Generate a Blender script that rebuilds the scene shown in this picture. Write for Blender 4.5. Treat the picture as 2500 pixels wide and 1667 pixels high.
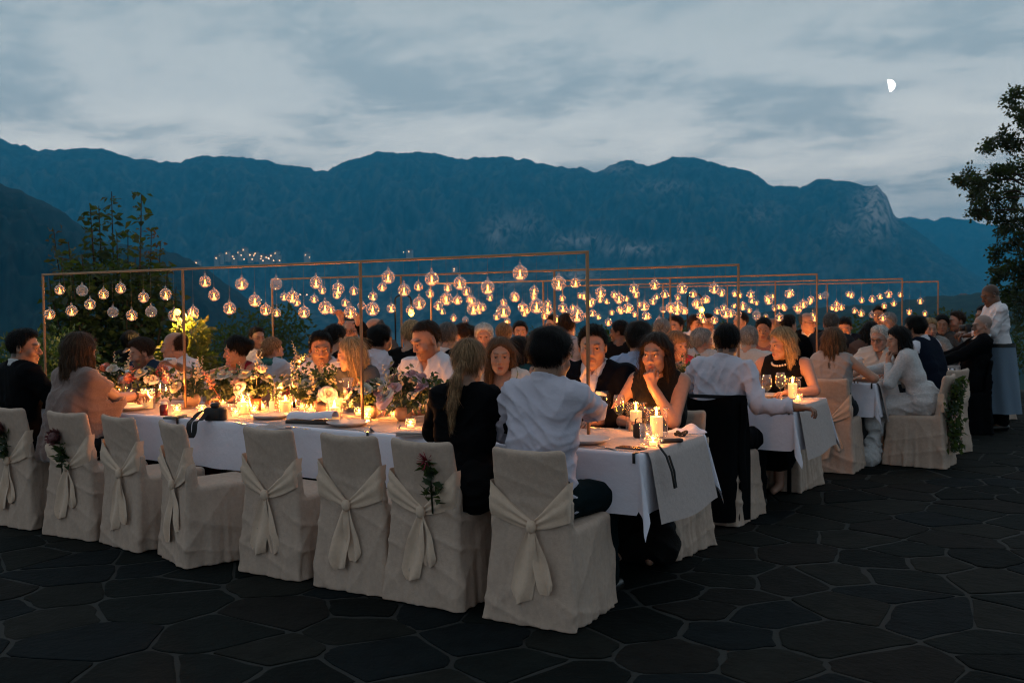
import bpy, math, random
import numpy as np
from mathutils import Vector, Matrix

D = bpy.data
SC = bpy.context.scene
for o in list(D.objects):
    D.objects.remove(o, do_unlink=True)
COL = SC.collection

# ------------------------------------------------------------------ camera
EYE = np.array([2.10, -4.49, 1.50])
FPX = 2431.0                                   # 35 mm lens, in pixels of a 2500 px wide frame
YAW, PITCH, ROLL = math.radians(32.3), math.atan((833.5 - 745) / FPX), -0.01
_f0 = np.array([-math.sin(YAW), math.cos(YAW), 0.0]); _r0 = np.array([math.cos(YAW), math.sin(YAW), 0.0]); _u0 = np.array([0, 0, 1.0])
FWD = _f0 * math.cos(PITCH) - _u0 * math.sin(PITCH)
_up = _f0 * math.sin(PITCH) + _u0 * math.cos(PITCH)
RGT = math.cos(ROLL) * _r0 + math.sin(ROLL) * _up
UPV = -math.sin(ROLL) * _r0 + math.cos(ROLL) * _up
cam = D.cameras.new('camera')
cam.sensor_width = 36.0; cam.lens = 36.0 * FPX / 2500.0
cam.clip_start = 0.1; cam.clip_end = 60000
cam.dof.use_dof = True; cam.dof.focus_distance = 5.2; cam.dof.aperture_fstop = 5.0
camo = D.objects.new('camera', cam); COL.objects.link(camo)
M = Matrix.Identity(4)
for i in range(3):
    M[i][0], M[i][1], M[i][2], M[i][3] = RGT[i], UPV[i], -FWD[i], EYE[i]
camo.matrix_world = M
SC.camera = camo


def ray(px, py):
    return FWD + RGT * (px - 1250) / FPX + UPV * (833.5 - py) / FPX


def at_z(px, py, z):
    d = ray(px, py); return EYE + d * (z - EYE[2]) / d[2]


def at_y(px, py, y):
    d = ray(px, py); return EYE + d * (y - EYE[1]) / d[1]


def at_dist(px, py, r):
    d = ray(px, py); return EYE + d * r / math.hypot(d[0], d[1])


# ------------------------------------------------------------------ node helpers
class NT:
    def __init__(self, tree):
        self.t = tree; self.n = tree.nodes; self.l = tree.links

    def node(self, typ, **kw):
        nd = self.n.new(typ)
        for k, v in kw.items():
            setattr(nd, k, v)
        return nd

    def put(self, sock, v):
        if isinstance(v, bpy.types.NodeSocket):
            self.l.new(v, sock)
        elif v is not None:
            sock.default_value = v

    def math(self, op, a, b=None, c=None, clamp=False):
        nd = self.node('ShaderNodeMath', operation=op, use_clamp=clamp)
        self.put(nd.inputs[0], a)
        if b is not None: self.put(nd.inputs[1], b)
        if c is not None: self.put(nd.inputs[2], c)
        return nd.outputs[0]

    def noise(self, vec, scale, detail=4.0, rough=0.55, dist=0.0):
        nd = self.node('ShaderNodeTexNoise')
        if vec is not None: self.l.new(vec, nd.inputs['Vector'])
        nd.inputs['Scale'].default_value = scale; nd.inputs['Detail'].default_value = detail
        nd.inputs['Roughness'].default_value = rough; nd.inputs['Distortion'].default_value = dist
        return nd.outputs['Fac']

    def mapping(self, vec, scale=(1, 1, 1), loc=(0, 0, 0), rot=(0, 0, 0)):
        nd = self.node('ShaderNodeMapping')
        self.l.new(vec, nd.inputs['Vector'])
        nd.inputs['Scale'].default_value = scale; nd.inputs['Location'].default_value = loc; nd.inputs['Rotation'].default_value = rot
        return nd.outputs['Vector']

    def ramp(self, fac, stops):
        nd = self.node('ShaderNodeValToRGB'); cr = nd.color_ramp
        while len(cr.elements) < len(stops): cr.elements.new(0.5)
        for e, (p, c) in zip(cr.elements, stops):
            e.position = p; e.color = (c[0], c[1], c[2], 1) if not isinstance(c, (int, float)) else (c, c, c, 1)
        self.put(nd.inputs['Fac'], fac)
        return nd.outputs['Color']

    def mix(self, fac, a, b, mode='MIX'):
        nd = self.node('ShaderNodeMix', data_type='RGBA', blend_type=mode)
        self.put(nd.inputs[0], fac)
        for s, v in ((nd.inputs[6], a), (nd.inputs[7], b)):
            if isinstance(v, (tuple, list)): v = (v[0], v[1], v[2], 1)
            self.put(s, v)
        return nd.outputs[2]

    def smooth(self, x, lo, hi):
        nd = self.node('ShaderNodeMapRange', interpolation_type='SMOOTHSTEP')
        self.put(nd.inputs[0], x); nd.inputs[1].default_value = lo; nd.inputs[2].default_value = hi
        return nd.outputs[0]

    def bump(self, h, strength=0.3, dist=0.01):
        nd = self.node('ShaderNodeBump')
        nd.inputs['Strength'].default_value = strength; nd.inputs['Distance'].default_value = dist
        self.l.new(h, nd.inputs['Height'])
        return nd.outputs['Normal']


# ------------------------------------------------------------------ dusk sky
W = D.worlds.new('World'); SC.world = W; W.use_nodes = True
w = NT(W.node_tree); W.node_tree.nodes.clear()
tc = w.node('ShaderNodeTexCoord').outputs['Generated']
sep = w.node('ShaderNodeSeparateXYZ'); w.l.new(tc, sep.inputs[0])
dx, dy, dz = sep.outputs
el = w.math('MAXIMUM', dz, 0.0)
base = w.ramp(el, [(0.0, (2.0, 1.84, 1.62)), (.12, (1.86, 1.74, 1.56)), (.20, (.98, 1.01, .985)), (.30, (.56, .635, .655)), (.5, (.56, .65, .71)), (1.0, (.42, .51, .58))])
# cloud layer: the direction is carried to a flat layer overhead, so clouds flatten towards the horizon
inv = w.math('DIVIDE', 1.0, w.math('ADD', el, 0.16))
cv = w.node('ShaderNodeCombineXYZ')
w.l.new(w.math('MULTIPLY', dx, inv), cv.inputs[0]); w.l.new(w.math('MULTIPLY', dy, inv), cv.inputs[1]); cv.inputs[2].default_value = 3.7
fwx, rgx = (-math.sin(YAW), math.cos(YAW)), (math.cos(YAW), math.sin(YAW))
cmap = w.mapping(cv.outputs[0], rot=(0, 0, -YAW), scale=(1.15, 1.45, 1))
n1 = w.noise(cmap, 1.35, 7, .56, .35)
n2 = w.noise(cmap, 4.2, 8, .66, .5)
dens = w.math('ADD', n1, w.math('MULTIPLY', w.math('SUBTRACT', n2, .5), .46))
bias = None                                      # where the larger clouds of the evening stand (azimuth px, elevation px, half sizes)
for (px, py, sx, sy, a) in ((1010, 245, 170, 55, .12), (1700, 190, 300, 50, .13), (1480, 160, 200, 30, .07), (60, 225, 120, 60, .12), (450, 180, 200, 50, .09), (720, 255, 180, 40, .06),
                            (1900, 240, 190, 26, .08), (380, 320, 110, 22, .08), (2300, 20, 180, 40, .1), (2450, 100, 120, 30, .06), (1300, 250, 150, 30, .07), (1400, 345, 150, 14, .06), (760, 345, 90, 14, .05)):
    d = ray(px, py); d = d / np.linalg.norm(d)
    x0 = float(d[0] * rgx[0] + d[1] * rgx[1]); z0 = float(d[2])
    xr = w.math('ADD', w.math('MULTIPLY', dx, rgx[0]), w.math('MULTIPLY', dy, rgx[1]))
    ex = w.math('POWER', w.math('MULTIPLY', w.math('SUBTRACT', xr, x0), FPX / sx), 2.0)
    ez = w.math('POWER', w.math('MULTIPLY', w.math('SUBTRACT', dz, z0), FPX / sy), 2.0)
    g = w.math('MULTIPLY', w.math('EXPONENT', w.math('MULTIPLY', w.math('ADD', ex, ez), -1.0)), a)
    bias = g if bias is None else w.math('ADD', bias, g)
front = w.smooth(w.math('ADD', w.math('MULTIPLY', dx, fwx[0]), w.math('MULTIPLY', dy, fwx[1])), 0.0, 0.3)
dens = w.math('ADD', dens, w.math('MULTIPLY', bias, front))
cl = w.smooth(dens, .48, .70)
lite = w.smooth(dens, .36, .50)
skyc = w.mix(w.math('MULTIPLY', lite, .25), base, (.80, .84, .85))
skyc = w.mix(w.math('MULTIPLY', cl, .62), skyc, (.36, .48, .55))
# twilight: glow over the mountains ahead, unseen sky behind dimmed to set the foreground's light
glow = w.smooth(w.math('ADD', w.math('MULTIPLY', dx, fwx[0]), w.math('MULTIPLY', dy, fwx[1])), -.75, .70)
gk = w.math('MULTIPLY_ADD', glow, .48, .52)
gc = w.node('ShaderNodeCombineColor')
for i in range(3): w.l.new(gk, gc.inputs[i])
skyc = w.mix(1.0, skyc, gc.outputs[0], 'MULTIPLY')
bg = w.node('ShaderNodeBackground'); w.l.new(skyc, bg.inputs['Color']); bg.inputs['Strength'].default_value = 1.0
wo = w.node('ShaderNodeOutputWorld'); w.l.new(bg.outputs[0], wo.inputs[0])

SC.view_settings.view_transform = 'Standard'
SC.view_settings.look = 'None'
SC.view_settings.exposure = 0.0
SC.view_settings.gamma = 1.0
SC.view_settings.use_curve_mapping = False
cy = SC.cycles
SC.render.engine = 'CYCLES'
cy.use_denoising = True
try:
    cy.denoiser = 'OPENIMAGEDENOISE'; cy.denoising_input_passes = 'RGB_ALBEDO_NORMAL'; cy.denoising_prefilter = 'ACCURATE'
except Exception:
    pass
cy.max_bounces = 6; cy.diffuse_bounces = 3; cy.glossy_bounces = 3; cy.transmission_bounces = 4; cy.volume_bounces = 1; cy.transparent_max_bounces = 40
cy.caustics_reflective = False; cy.caustics_refractive = False
cy.sample_clamp_indirect = 3.0
cy.use_light_tree = True
cy.use_adaptive_sampling = False
cy.filter_width = 1.15

# ------------------------------------------------------------------ object helpers
RNG = np.random.default_rng(7)
random.seed(7)


def mesh_obj(name, verts, faces, mat=None, parent=None, smooth=True, cols=None, loc=None):
    me = D.meshes.new(name)
    v = np.asarray(verts, dtype=np.float32)
    if isinstance(faces, np.ndarray):
        n, k = faces.shape
        me.vertices.add(len(v)); me.vertices.foreach_set('co', v.ravel())
        me.loops.add(n * k); me.loops.foreach_set('vertex_index', faces.astype(np.int32).ravel())
        me.polygons.add(n); me.polygons.foreach_set('loop_start', np.arange(0, n * k, k, dtype=np.int32))
        me.update(calc_edges=True)
    else:
        me.from_pydata(v.tolist(), [], faces); me.update()
    if smooth and len(me.polygons):
        me.polygons.foreach_set('use_smooth', np.ones(len(me.polygons), dtype=bool))
    if cols is not None:
        a = me.color_attributes.new('Col', 'FLOAT_COLOR', 'POINT')
        c = np.ones((len(v), 4), dtype=np.float32); c[:, :3] = cols
        a.data.foreach_set('color', c.ravel())
    if mat is not None: me.materials.append(mat)
    o = D.objects.new(name, me); COL.objects.link(o)
    if parent is not None: o.parent = parent
    if loc is not None: o.location = loc
    return o


def empty(name, loc=(0, 0, 0), rz=0.0):
    o = D.objects.new(name, None); COL.objects.link(o)
    o.location = loc; o.rotation_euler = (0, 0, rz); o.empty_display_size = .1
    return o


def tag(o, label=None, cat=None, group=None, kind=None):
    if label: o['label'] = label
    if cat: o['category'] = cat
    if group: o['group'] = group
    if kind: o['kind'] = kind
    return o


def copy_tree(o, parent=None):
    c = o.copy(); COL.objects.link(c)
    c.parent = parent
    for ch in list(o.children): copy_tree(ch, c)
    return c


def dup(o, loc, rz=0.0, label=None, group=None, scale=None):
    c = copy_tree(o); c.location = loc; c.rotation_euler = (0, 0, rz)
    if scale: c.scale = (scale, scale, scale)
    if label: c['label'] = label
    if group: c['group'] = group
    return c


class MB:
    """collects rings, boxes, tubes and sheets into one mesh"""
    def __init__(s): s.v = []; s.f = []

    def add(s, v, f):
        b = len(s.v); s.v += [tuple(map(float, p)) for p in v]; s.f += [tuple(i + b for i in q) for q in f]; return s

    def box(s, x0, x1, y0, y1, z0, z1, ch=0.0):
        if ch <= 0:
            v = [(x, y, z) for z in (z0, z1) for y in (y0, y1) for x in (x0, x1)]
            return s.add(v, [(0, 2, 3, 1), (4, 5, 7, 6), (0, 1, 5, 4), (2, 6, 7, 3), (0, 4, 6, 2), (1, 3, 7, 5)])
        prof = [(z0, ch), (z0 + ch, 0), (z1 - ch, 0), (z1, ch)]
        v = []; f = []
        for z, c in prof:
            v += [(x0 + c, y0, z), (x1 - c, y0, z), (x1, y0 + c, z), (x1, y1 - c, z), (x1 - c, y1, z), (x0 + c, y1, z), (x0, y1 - c, z), (x0, y0 + c, z)] if c == 0 and False else \
                 [(x0 + ch, y0 + c, z), (x1 - ch, y0 + c, z), (x1 - c, y0 + ch, z), (x1 - c, y1 - ch, z), (x1 - ch, y1 - c, z), (x0 + ch, y1 - c, z), (x0 + c, y1 - ch, z), (x0 + c, y0 + ch, z)]
        for k in range(3):
            for i in range(8):
                f.append((k * 8 + i, k * 8 + (i + 1) % 8, k * 8 + 8 + (i + 1) % 8, k * 8 + 8 + i))
        f.append(tuple(range(7, -1, -1))); f.append(tuple(range(24, 32)))
        return s.add(v, f)

    def lathe(s, prof, n=16, cx=0, cy=0, z0=0, cap=True):
        v = []; f = []; m = len(prof)
        for r, z in prof:
            for i in range(n):
                a = 2 * math.pi * i / n; v.append((cx + r * math.cos(a), cy + r * math.sin(a), z0 + z))
        for k in range(m - 1):
            for i in range(n):
                j = (i + 1) % n; f.append((k * n + i, k * n + j, k * n + n + j, k * n + n + i))
        if cap:
            if prof[0][0] > 1e-6: f.append(tuple(range(n - 1, -1, -1)))
            if prof[-1][0] > 1e-6: f.append(tuple(range((m - 1) * n, m * n)))
        return s.add(v, f)

    def tube(s, pts, r, n=8, cap=True):
        pts = [np.array(p, float) for p in pts]; v = []; f = []
        rr = r if isinstance(r, (list, tuple)) else [r] * len(pts)
        ref = np.array([0, 0, 1.0])
        t0 = pts[1] - pts[0]
        if abs(t0[2]) > .9 * np.linalg.norm(t0): ref = np.array([1.0, 0, 0])
        for k, p in enumerate(pts):
            t = pts[min(k + 1, len(pts) - 1)] - pts[max(k - 1, 0)]; t = t / (np.linalg.norm(t) + 1e-9)
            a = np.cross(ref, t); a /= np.linalg.norm(a) + 1e-9; b = np.cross(t, a)
            for i in range(n):
                an = 2 * math.pi * i / n; v.append(p + rr[k] * (math.cos(an) * a + math.sin(an) * b))
        for k in range(len(pts) - 1):
            for i in range(n):
                j = (i + 1) % n; f.append((k * n + i, k * n + j, k * n + n + j, k * n + n + i))
        if cap: f.append(tuple(range(n - 1, -1, -1))); f.append(tuple(range((len(pts) - 1) * n, len(pts) * n)))
        return s.add(v, f)

    def sheet(s, fn, nu, nv, thick=None):
        v = [fn(i / nu, j / nv) for j in range(nv + 1) for i in range(nu + 1)]
        f = [(j * (nu + 1) + i, j * (nu + 1) + i + 1, (j + 1) * (nu + 1) + i + 1, (j + 1) * (nu + 1) + i) for j in range(nv) for i in range(nu)]
        return s.add(v, f)

    def build(s, name, mat=None, parent=None, smooth=True, loc=None):
        return mesh_obj(name, s.v, s.f, mat, parent, smooth, loc=loc)


# ------------------------------------------------------------------ materials
_mats = {}


def pmat(name, color, rough=.6, metal=0.0, bump=None, var=0.0, vscale=8.0, spec=.5, sheen=0.0, emit=None, estr=0.0, coords='Object', attr=None, coat=0.0, sss=0.0):
    if name in _mats: return _mats[name]
    m = D.materials.new(name); m.use_nodes = True
    t = NT(m.node_tree); b = t.n['Principled BSDF']
    vec = t.node('ShaderNodeTexCoord').outputs[coords]
    c = None
    if attr: 
        c = t.node('ShaderNodeAttribute', attribute_name=attr).outputs['Color']
        if color is not None: c = t.mix(1.0, c, color, 'MULTIPLY')
    if var > 0:
        nf = t.noise(vec, vscale, 5, .6)
        k = t.math('MULTIPLY_ADD', nf, 2 * var, 1 - var)
        col = c if c is not None else (color[0], color[1], color[2])
        g = t.node('ShaderNodeCombineColor')
        for i in range(3): t.l.new(k, g.inputs[i])
        c = t.mix(1.0, col, g.outputs[0], 'MULTIPLY')
    if c is None: b.inputs['Base Color'].default_value = (color[0], color[1], color[2], 1)
    else: t.l.new(c, b.inputs['Base Color'])
    b.inputs['Roughness'].default_value = rough; b.inputs['Metallic'].default_value = metal
    b.inputs['Specular IOR Level'].default_value = spec
    if sheen: b.inputs['Sheen Weight'].default_value = sheen
    if coat: b.inputs['Coat Weight'].default_value = coat
    if sss:
        b.inputs['Subsurface Weight'].default_value = sss; b.inputs['Subsurface Radius'].default_value = (.02, .008, .004); b.inputs['Subsurface Scale'].default_value = .5
    if emit: b.inputs['Emission Color'].default_value = (*emit, 1); b.inputs['Emission Strength'].default_value = estr
    if bump:
        hs = None
        for (sc, st, stretch) in bump:
            h = t.math('MULTIPLY', t.noise(t.mapping(vec, scale=stretch), sc, 4, .6), st)
            hs = h if hs is None else t.math('ADD', hs, h)
        t.l.new(t.bump(hs, 1.0, 1.0), b.inputs['Normal'])
    _mats[name] = m
    return m


def glass(name, tint=(1, 1, 1), rim=.35, base=.05, gl=.02, veil=0.0):
    if name in _mats: return _mats[name]
    m = D.materials.new(name); m.use_nodes = True
    t = NT(m.node_tree); m.node_tree.nodes.clear()
    lw = t.node('ShaderNodeLayerWeight'); lw.inputs[0].default_value = .35
    fac = t.math('MULTIPLY_ADD', t.math('POWER', lw.outputs['Facing'], 2.2), rim, base, clamp=True)
    tr = t.node('ShaderNodeBsdfTransparent'); tr.inputs[0].default_value = (*tint, 1)
    gb = t.node('ShaderNodeBsdfGlossy'); gb.inputs['Roughness'].default_value = gl; gb.inputs[0].default_value = (.95, .95, .95, 1)
    mx = t.node('ShaderNodeMixShader'); t.l.new(fac, mx.inputs[0]); t.l.new(tr.outputs[0], mx.inputs[1]); t.l.new(gb.outputs[0], mx.inputs[2])
    res = mx.outputs[0]
    if veil:                                     # translucent share added so candlelight makes the glass glow
        tl = t.node('ShaderNodeBsdfTranslucent'); tl.inputs[0].default_value = (.95, .74, .66, 1); mv = t.node('ShaderNodeMixShader'); mv.inputs[0].default_value = veil
        t.l.new(res, mv.inputs[1]); t.l.new(tl.outputs[0], mv.inputs[2]); res = mv.outputs[0]
    out = t.node('ShaderNodeOutputMaterial'); t.l.new(res, out.inputs[0])
    _mats[name] = m
    return m


def emission(name, color, strength):
    if name in _mats: return _mats[name]
    m = D.materials.new(name); m.use_nodes = True
    t = NT(m.node_tree); m.node_tree.nodes.clear()
    e = t.node('ShaderNodeEmission'); e.inputs[0].default_value = (*color, 1); e.inputs[1].default_value = strength
    out = t.node('ShaderNodeOutputMaterial'); t.l.new(e.outputs[0], out.inputs[0])
    _mats[name] = m
    return m
# ================================================================== SETTING
def fbm(x, y, oct=5, seed=0, ridged=False):
    """gradient-free lattice noise on arrays"""
    out = np.zeros_like(x, dtype=float); amp = 1.0; tot = 0
    for o in range(oct):
        r = np.random.default_rng(seed * 31 + o)
        tab = r.random((64, 64))
        xi = np.floor(x).astype(int); yi = np.floor(y).astype(int); fx = x - xi; fy = y - yi
        fx = fx * fx * (3 - 2 * fx); fy = fy * fy * (3 - 2 * fy)
        a = tab[xi % 64, yi % 64]; b = tab[(xi + 1) % 64, yi % 64]; c = tab[xi % 64, (yi + 1) % 64]; d = tab[(xi + 1) % 64, (yi + 1) % 64]
        v = (a * (1 - fx) + b * fx) * (1 - fy) + (c * (1 - fx) + d * fx) * fy
        if ridged: v = 1 - np.abs(2 * v - 1)
        out += v * amp; tot += amp; amp *= .5; x = x * 2.03 + 11.7; y = y * 2.03 + 5.3
    return out / tot


ZV = -70.0          # valley floor below the terrace


def azel(px, py):
    d = ray(px, py); return math.atan2(d[0], d[1]), d[2] / math.hypot(d[0], d[1])


def mountain(name, prof, r_foot, r_ridge, mat, na=420, nr=90, amp=.10, nscale=9.0, seed=1, back=.35, shape=1.0, rock=None, forest=(.022, .056, .068)):  # default forest colour carries some of the haze's blue
    pa = np.array([azel(*p) for p in prof]); o = np.argsort(pa[:, 0]); pa = pa[o]
    az = np.linspace(pa[0, 0], pa[-1, 0], na)
    H = np.interp(az, pa[:, 0], pa[:, 1]) * r_ridge + EYE[2]
    H = H + (fbm(az * 160, az * 0 + 3, 4, seed + 5) - .5) * .012 * r_ridge * .35
    t = np.concatenate([np.linspace(0, 1, nr), np.linspace(1, 1.6, 14)[1:]])
    A, T = np.meshgrid(az, t)
    R = np.where(T <= 1, r_foot + (r_ridge - r_foot) * T, r_ridge + (T - 1) * r_ridge * back)
    hh = np.where(T <= 1, (np.clip(T, 0, 1) ** shape), 1 - (T - 1) / .6)
    nz = fbm(A * nscale * 6, R / r_ridge * nscale * 2.2, 6, seed, True) - .55
    nz2 = fbm(A * nscale * 26, R / r_ridge * nscale * 9, 4, seed + 3) - .5
    env = np.clip(4 * np.clip(T, 0, 1) * (1.04 - np.clip(T, 0, 1)), 0, 1) * (T <= 1) + .1 * (T > 1)
    Hm = np.maximum(H[None, :] - ZV, -1.5)
    Z = ZV + Hm * hh + Hm * env * (nz * amp * 2.2 + nz2 * amp * .5)
    X = EYE[0] + np.sin(A) * R; Y = EYE[1] + np.cos(A) * R
    v = np.stack([X, Y, Z], -1).reshape(-1, 3)
    n_r = len(t)
    idx = np.arange(n_r * na).reshape(n_r, na)
    f = np.stack([idx[:-1, :-1], idx[:-1, 1:], idx[1:, 1:], idx[1:, :-1]], -1).reshape(-1, 4)
    patch = fbm(A * nscale * 40, R / r_ridge * nscale * 34, 5, seed + 9)
    col = np.ones((n_r, na, 3)) * np.array(forest) * np.clip(.25 + 3.2 * (patch[..., None] - .28), .2, 2.4)
    ridge_light = np.clip((nz - .12) * 5, 0, 1) * np.clip((patch - .35) * 5, 0, 1) * (T < .97)  # ridges painted lighter along the relief, modelling put into the colour
    col += (np.array([.10, .115, .12]) - col) * (ridge_light * .55)[..., None] * (r_ridge > 3000)
    mead = np.clip((fbm(A * nscale * 18, R / r_ridge * nscale * 9, 4, seed + 21) - .60) * 9, 0, 1) * (T < .9)
    col += (np.array([.12, .14, .11]) - col) * (mead * .6)[..., None] * (r_ridge > 3000)
    if rock is not None:
        E = (Z - EYE[2]) / R
        for (px, py, sx, sy, s) in rock:
            a0, e0 = azel(px, py)
            m = np.exp(-(((A - a0) * FPX / sx) ** 2 + ((E - e0) * FPX / sy) ** 2)) * s * np.clip((patch - .36) * 4, 0, 1)
            col += (np.array([.58, .50, .46]) - col) * np.clip(m, 0, 1)[..., None]
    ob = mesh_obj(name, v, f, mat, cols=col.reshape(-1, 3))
    tag(ob, kind='structure')
    return ob


m_mount = pmat('forest_slope', None, .95, attr='Col', spec=.1)
main_prof = [(-3200, 720), (-2300, 470), (-1500, 360), (-900, 330), (-420, 300), (-200, 330), (0, 340), (40, 350), (95, 368), (180, 364), (250, 366), (330, 386), (440, 398), (480, 384), (560, 381), (640, 389), (720, 408), (800, 420), (850, 396), (920, 373), (1040, 373),
             (1130, 388), (1240, 384), (1320, 397), (1462, 421), (1490, 402), (1530, 394), (1585, 402), (1640, 383), (1690, 386), (1760, 403), (1840, 425), (1888, 454), (1950, 459), (1995, 440), (2060, 441),
             (2140, 457), (2165, 478), (2182, 525), (2235, 560), (2300, 612), (2360, 655), (2440, 700), (2560, 735)]
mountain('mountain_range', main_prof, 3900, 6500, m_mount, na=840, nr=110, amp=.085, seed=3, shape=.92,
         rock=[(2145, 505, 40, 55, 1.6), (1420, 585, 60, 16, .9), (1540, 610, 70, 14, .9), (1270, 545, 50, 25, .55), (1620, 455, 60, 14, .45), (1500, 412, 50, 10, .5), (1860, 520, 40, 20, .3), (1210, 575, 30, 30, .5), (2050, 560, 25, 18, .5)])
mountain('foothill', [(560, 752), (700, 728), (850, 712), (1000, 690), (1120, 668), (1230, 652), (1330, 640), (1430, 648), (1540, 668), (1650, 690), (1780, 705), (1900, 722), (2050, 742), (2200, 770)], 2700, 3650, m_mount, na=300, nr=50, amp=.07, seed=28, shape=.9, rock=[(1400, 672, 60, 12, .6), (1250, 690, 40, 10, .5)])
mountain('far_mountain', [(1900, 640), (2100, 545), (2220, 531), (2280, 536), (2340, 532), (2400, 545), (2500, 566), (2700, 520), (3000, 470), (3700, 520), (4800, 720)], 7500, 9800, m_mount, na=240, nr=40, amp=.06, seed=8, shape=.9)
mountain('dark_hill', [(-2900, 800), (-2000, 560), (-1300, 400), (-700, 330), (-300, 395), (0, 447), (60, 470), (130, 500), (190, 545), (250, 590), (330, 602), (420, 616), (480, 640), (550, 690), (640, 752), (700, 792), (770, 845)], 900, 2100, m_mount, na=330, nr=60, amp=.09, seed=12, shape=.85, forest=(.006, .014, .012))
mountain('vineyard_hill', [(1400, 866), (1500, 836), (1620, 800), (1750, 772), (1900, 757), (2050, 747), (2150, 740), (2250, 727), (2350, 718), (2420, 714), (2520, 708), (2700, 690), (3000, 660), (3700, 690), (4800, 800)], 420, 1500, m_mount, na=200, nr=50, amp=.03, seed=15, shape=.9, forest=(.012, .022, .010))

# valley floor: one sheet of fields out to the mountains, and the lake in it
def valley():
    n = 120
    gx = np.linspace(-9500, 9500, n); gy = np.linspace(-3000, 12000, n)
    X, Y = np.meshgrid(gx, gy)
    Z = np.full_like(X, ZV - .6) + (fbm(X / 500, Y / 500, 3, 4) - .5) * .8
    idx = np.arange(n * n).reshape(n, n)
    f = np.stack([idx[:-1, :-1], idx[:-1, 1:], idx[1:, 1:], idx[1:, :-1]], -1).reshape(-1, 4)
    m = D.materials.new('valley_fields'); m.use_nodes = True
    t = NT(m.node_tree); b = t.n['Principled BSDF']
    pos = t.node('ShaderNodeNewGeometry').outputs['Position']
    vo = t.node('ShaderNodeTexVoronoi'); t.l.new(t.mapping(pos, scale=(.0035, .009, 0)), vo.inputs['Vector']); vo.inputs['Scale'].default_value = 1.0
    c = t.ramp(t.noise(vo.outputs['Color'], 3.0, 2), [(.3, (.007, .013, .008)), (.5, (.016, .024, .012)), (.7, (.035, .04, .02))])
    t.l.new(c, b.inputs['Base Color']); b.inputs['Roughness'].default_value = 1.0; b.inputs['Specular IOR Level'].default_value = .1
    tag(mesh_obj('valley_floor', np.stack([X, Y, Z], -1).reshape(-1, 3), f, m), kind='structure')
    pts = []
    for (px, py) in ((-500, 822), (-100, 818), (250, 813), (520, 808), (760, 803), (1000, 802), (1200, 800), (1380, 801), (1520, 806), (1620, 815), (1500, 850), (1300, 900), (1000, 960), (500, 1000), (-100, 1010), (-600, 960)):
        pts.append(at_z(px, py, ZV))
    lm = pmat('lake_water', (.08, .13, .15), .16, bump=[(.05, .6, (1, 1, 1))], coords='Object', spec=.6)
    tag(mesh_obj('lake', pts, [tuple(range(len(pts)))], lm, smooth=False), kind='structure')


valley()

# haze: the evening air between the terrace and the mountains
def haze():
    x0, x1, y0, y1, z0, z1 = -14000, 14000, -3500, 13500, ZV - 2.8, 1150
    ob = MB().box(x0, x1, y0, y1, z0, z1).build('haze', None, smooth=False)
    m = D.materials.new('evening_haze'); m.use_nodes = True
    t = NT(m.node_tree); t.n.clear()
    pv = t.node('ShaderNodeVolumePrincipled')
    pv.inputs['Color'].default_value = (.06, .51, .84, 1)
    pv.inputs['Density'].default_value = HAZE_D
    pv.inputs['Anisotropy'].default_value = .0
    out = t.node('ShaderNodeOutputMaterial'); t.l.new(pv.outputs[0], out.inputs['Volume'])
    ob.data.materials.append(m)
    tag(ob, kind='stuff')


HAZE_D = 1.5e-4
haze()

# the half moon
def moon():
    d = ray(2170, 210); d = d / np.linalg.norm(d); R = 11500.0; c = EYE + d * R; rad = 14.5 / FPX * R
    rt = RGT; up = UPV; to = -d
    axis = math.cos(math.radians(14)) * rt + math.sin(math.radians(14)) * up          # towards the lit limb
    side = np.cross(to, axis); v = []; f = []
    n, k = 20, 10
    for j in range(k + 1):
        th = math.pi * j / k                                                        # from pole to pole
        for i in range(n + 1):
            ph = -math.radians(3) + (math.pi / 2 + math.radians(3)) * i / n      # terminator a little past half
            r = math.sin(th)
            v.append(c + rad * (math.cos(th) * side + r * (math.sin(ph) * axis + math.cos(ph) * to)))
    for j in range(k):
        for i in range(n):
            f.append((j * (n + 1) + i, j * (n + 1) + i + 1, (j + 1) * (n + 1) + i + 1, (j + 1) * (n + 1) + i))
    tag(mesh_obj('moon', v, f, emission('moonlit_rock', (1, .98, .93), 9.0)), 'bright white half moon hanging in the dusk sky', 'moon')


moon()

# ------------------------------------------------------------------ terrace: crazy paving, every stone its own slab
def clip_poly(poly, nx, ny, c):
    out = []
    n = len(poly)
    for i in range(n):
        p, q = poly[i], poly[(i + 1) % n]
        dp = p[0] * nx + p[1] * ny - c; dq = q[0] * nx + q[1] * ny - c
        if dp <= 0: out.append(p)
        if (dp < 0) != (dq < 0) and dp != dq:
            t = dp / (dp - dq); out.append((p[0] + t * (q[0] - p[0]), p[1] + t * (q[1] - p[1])))
    return out


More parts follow.
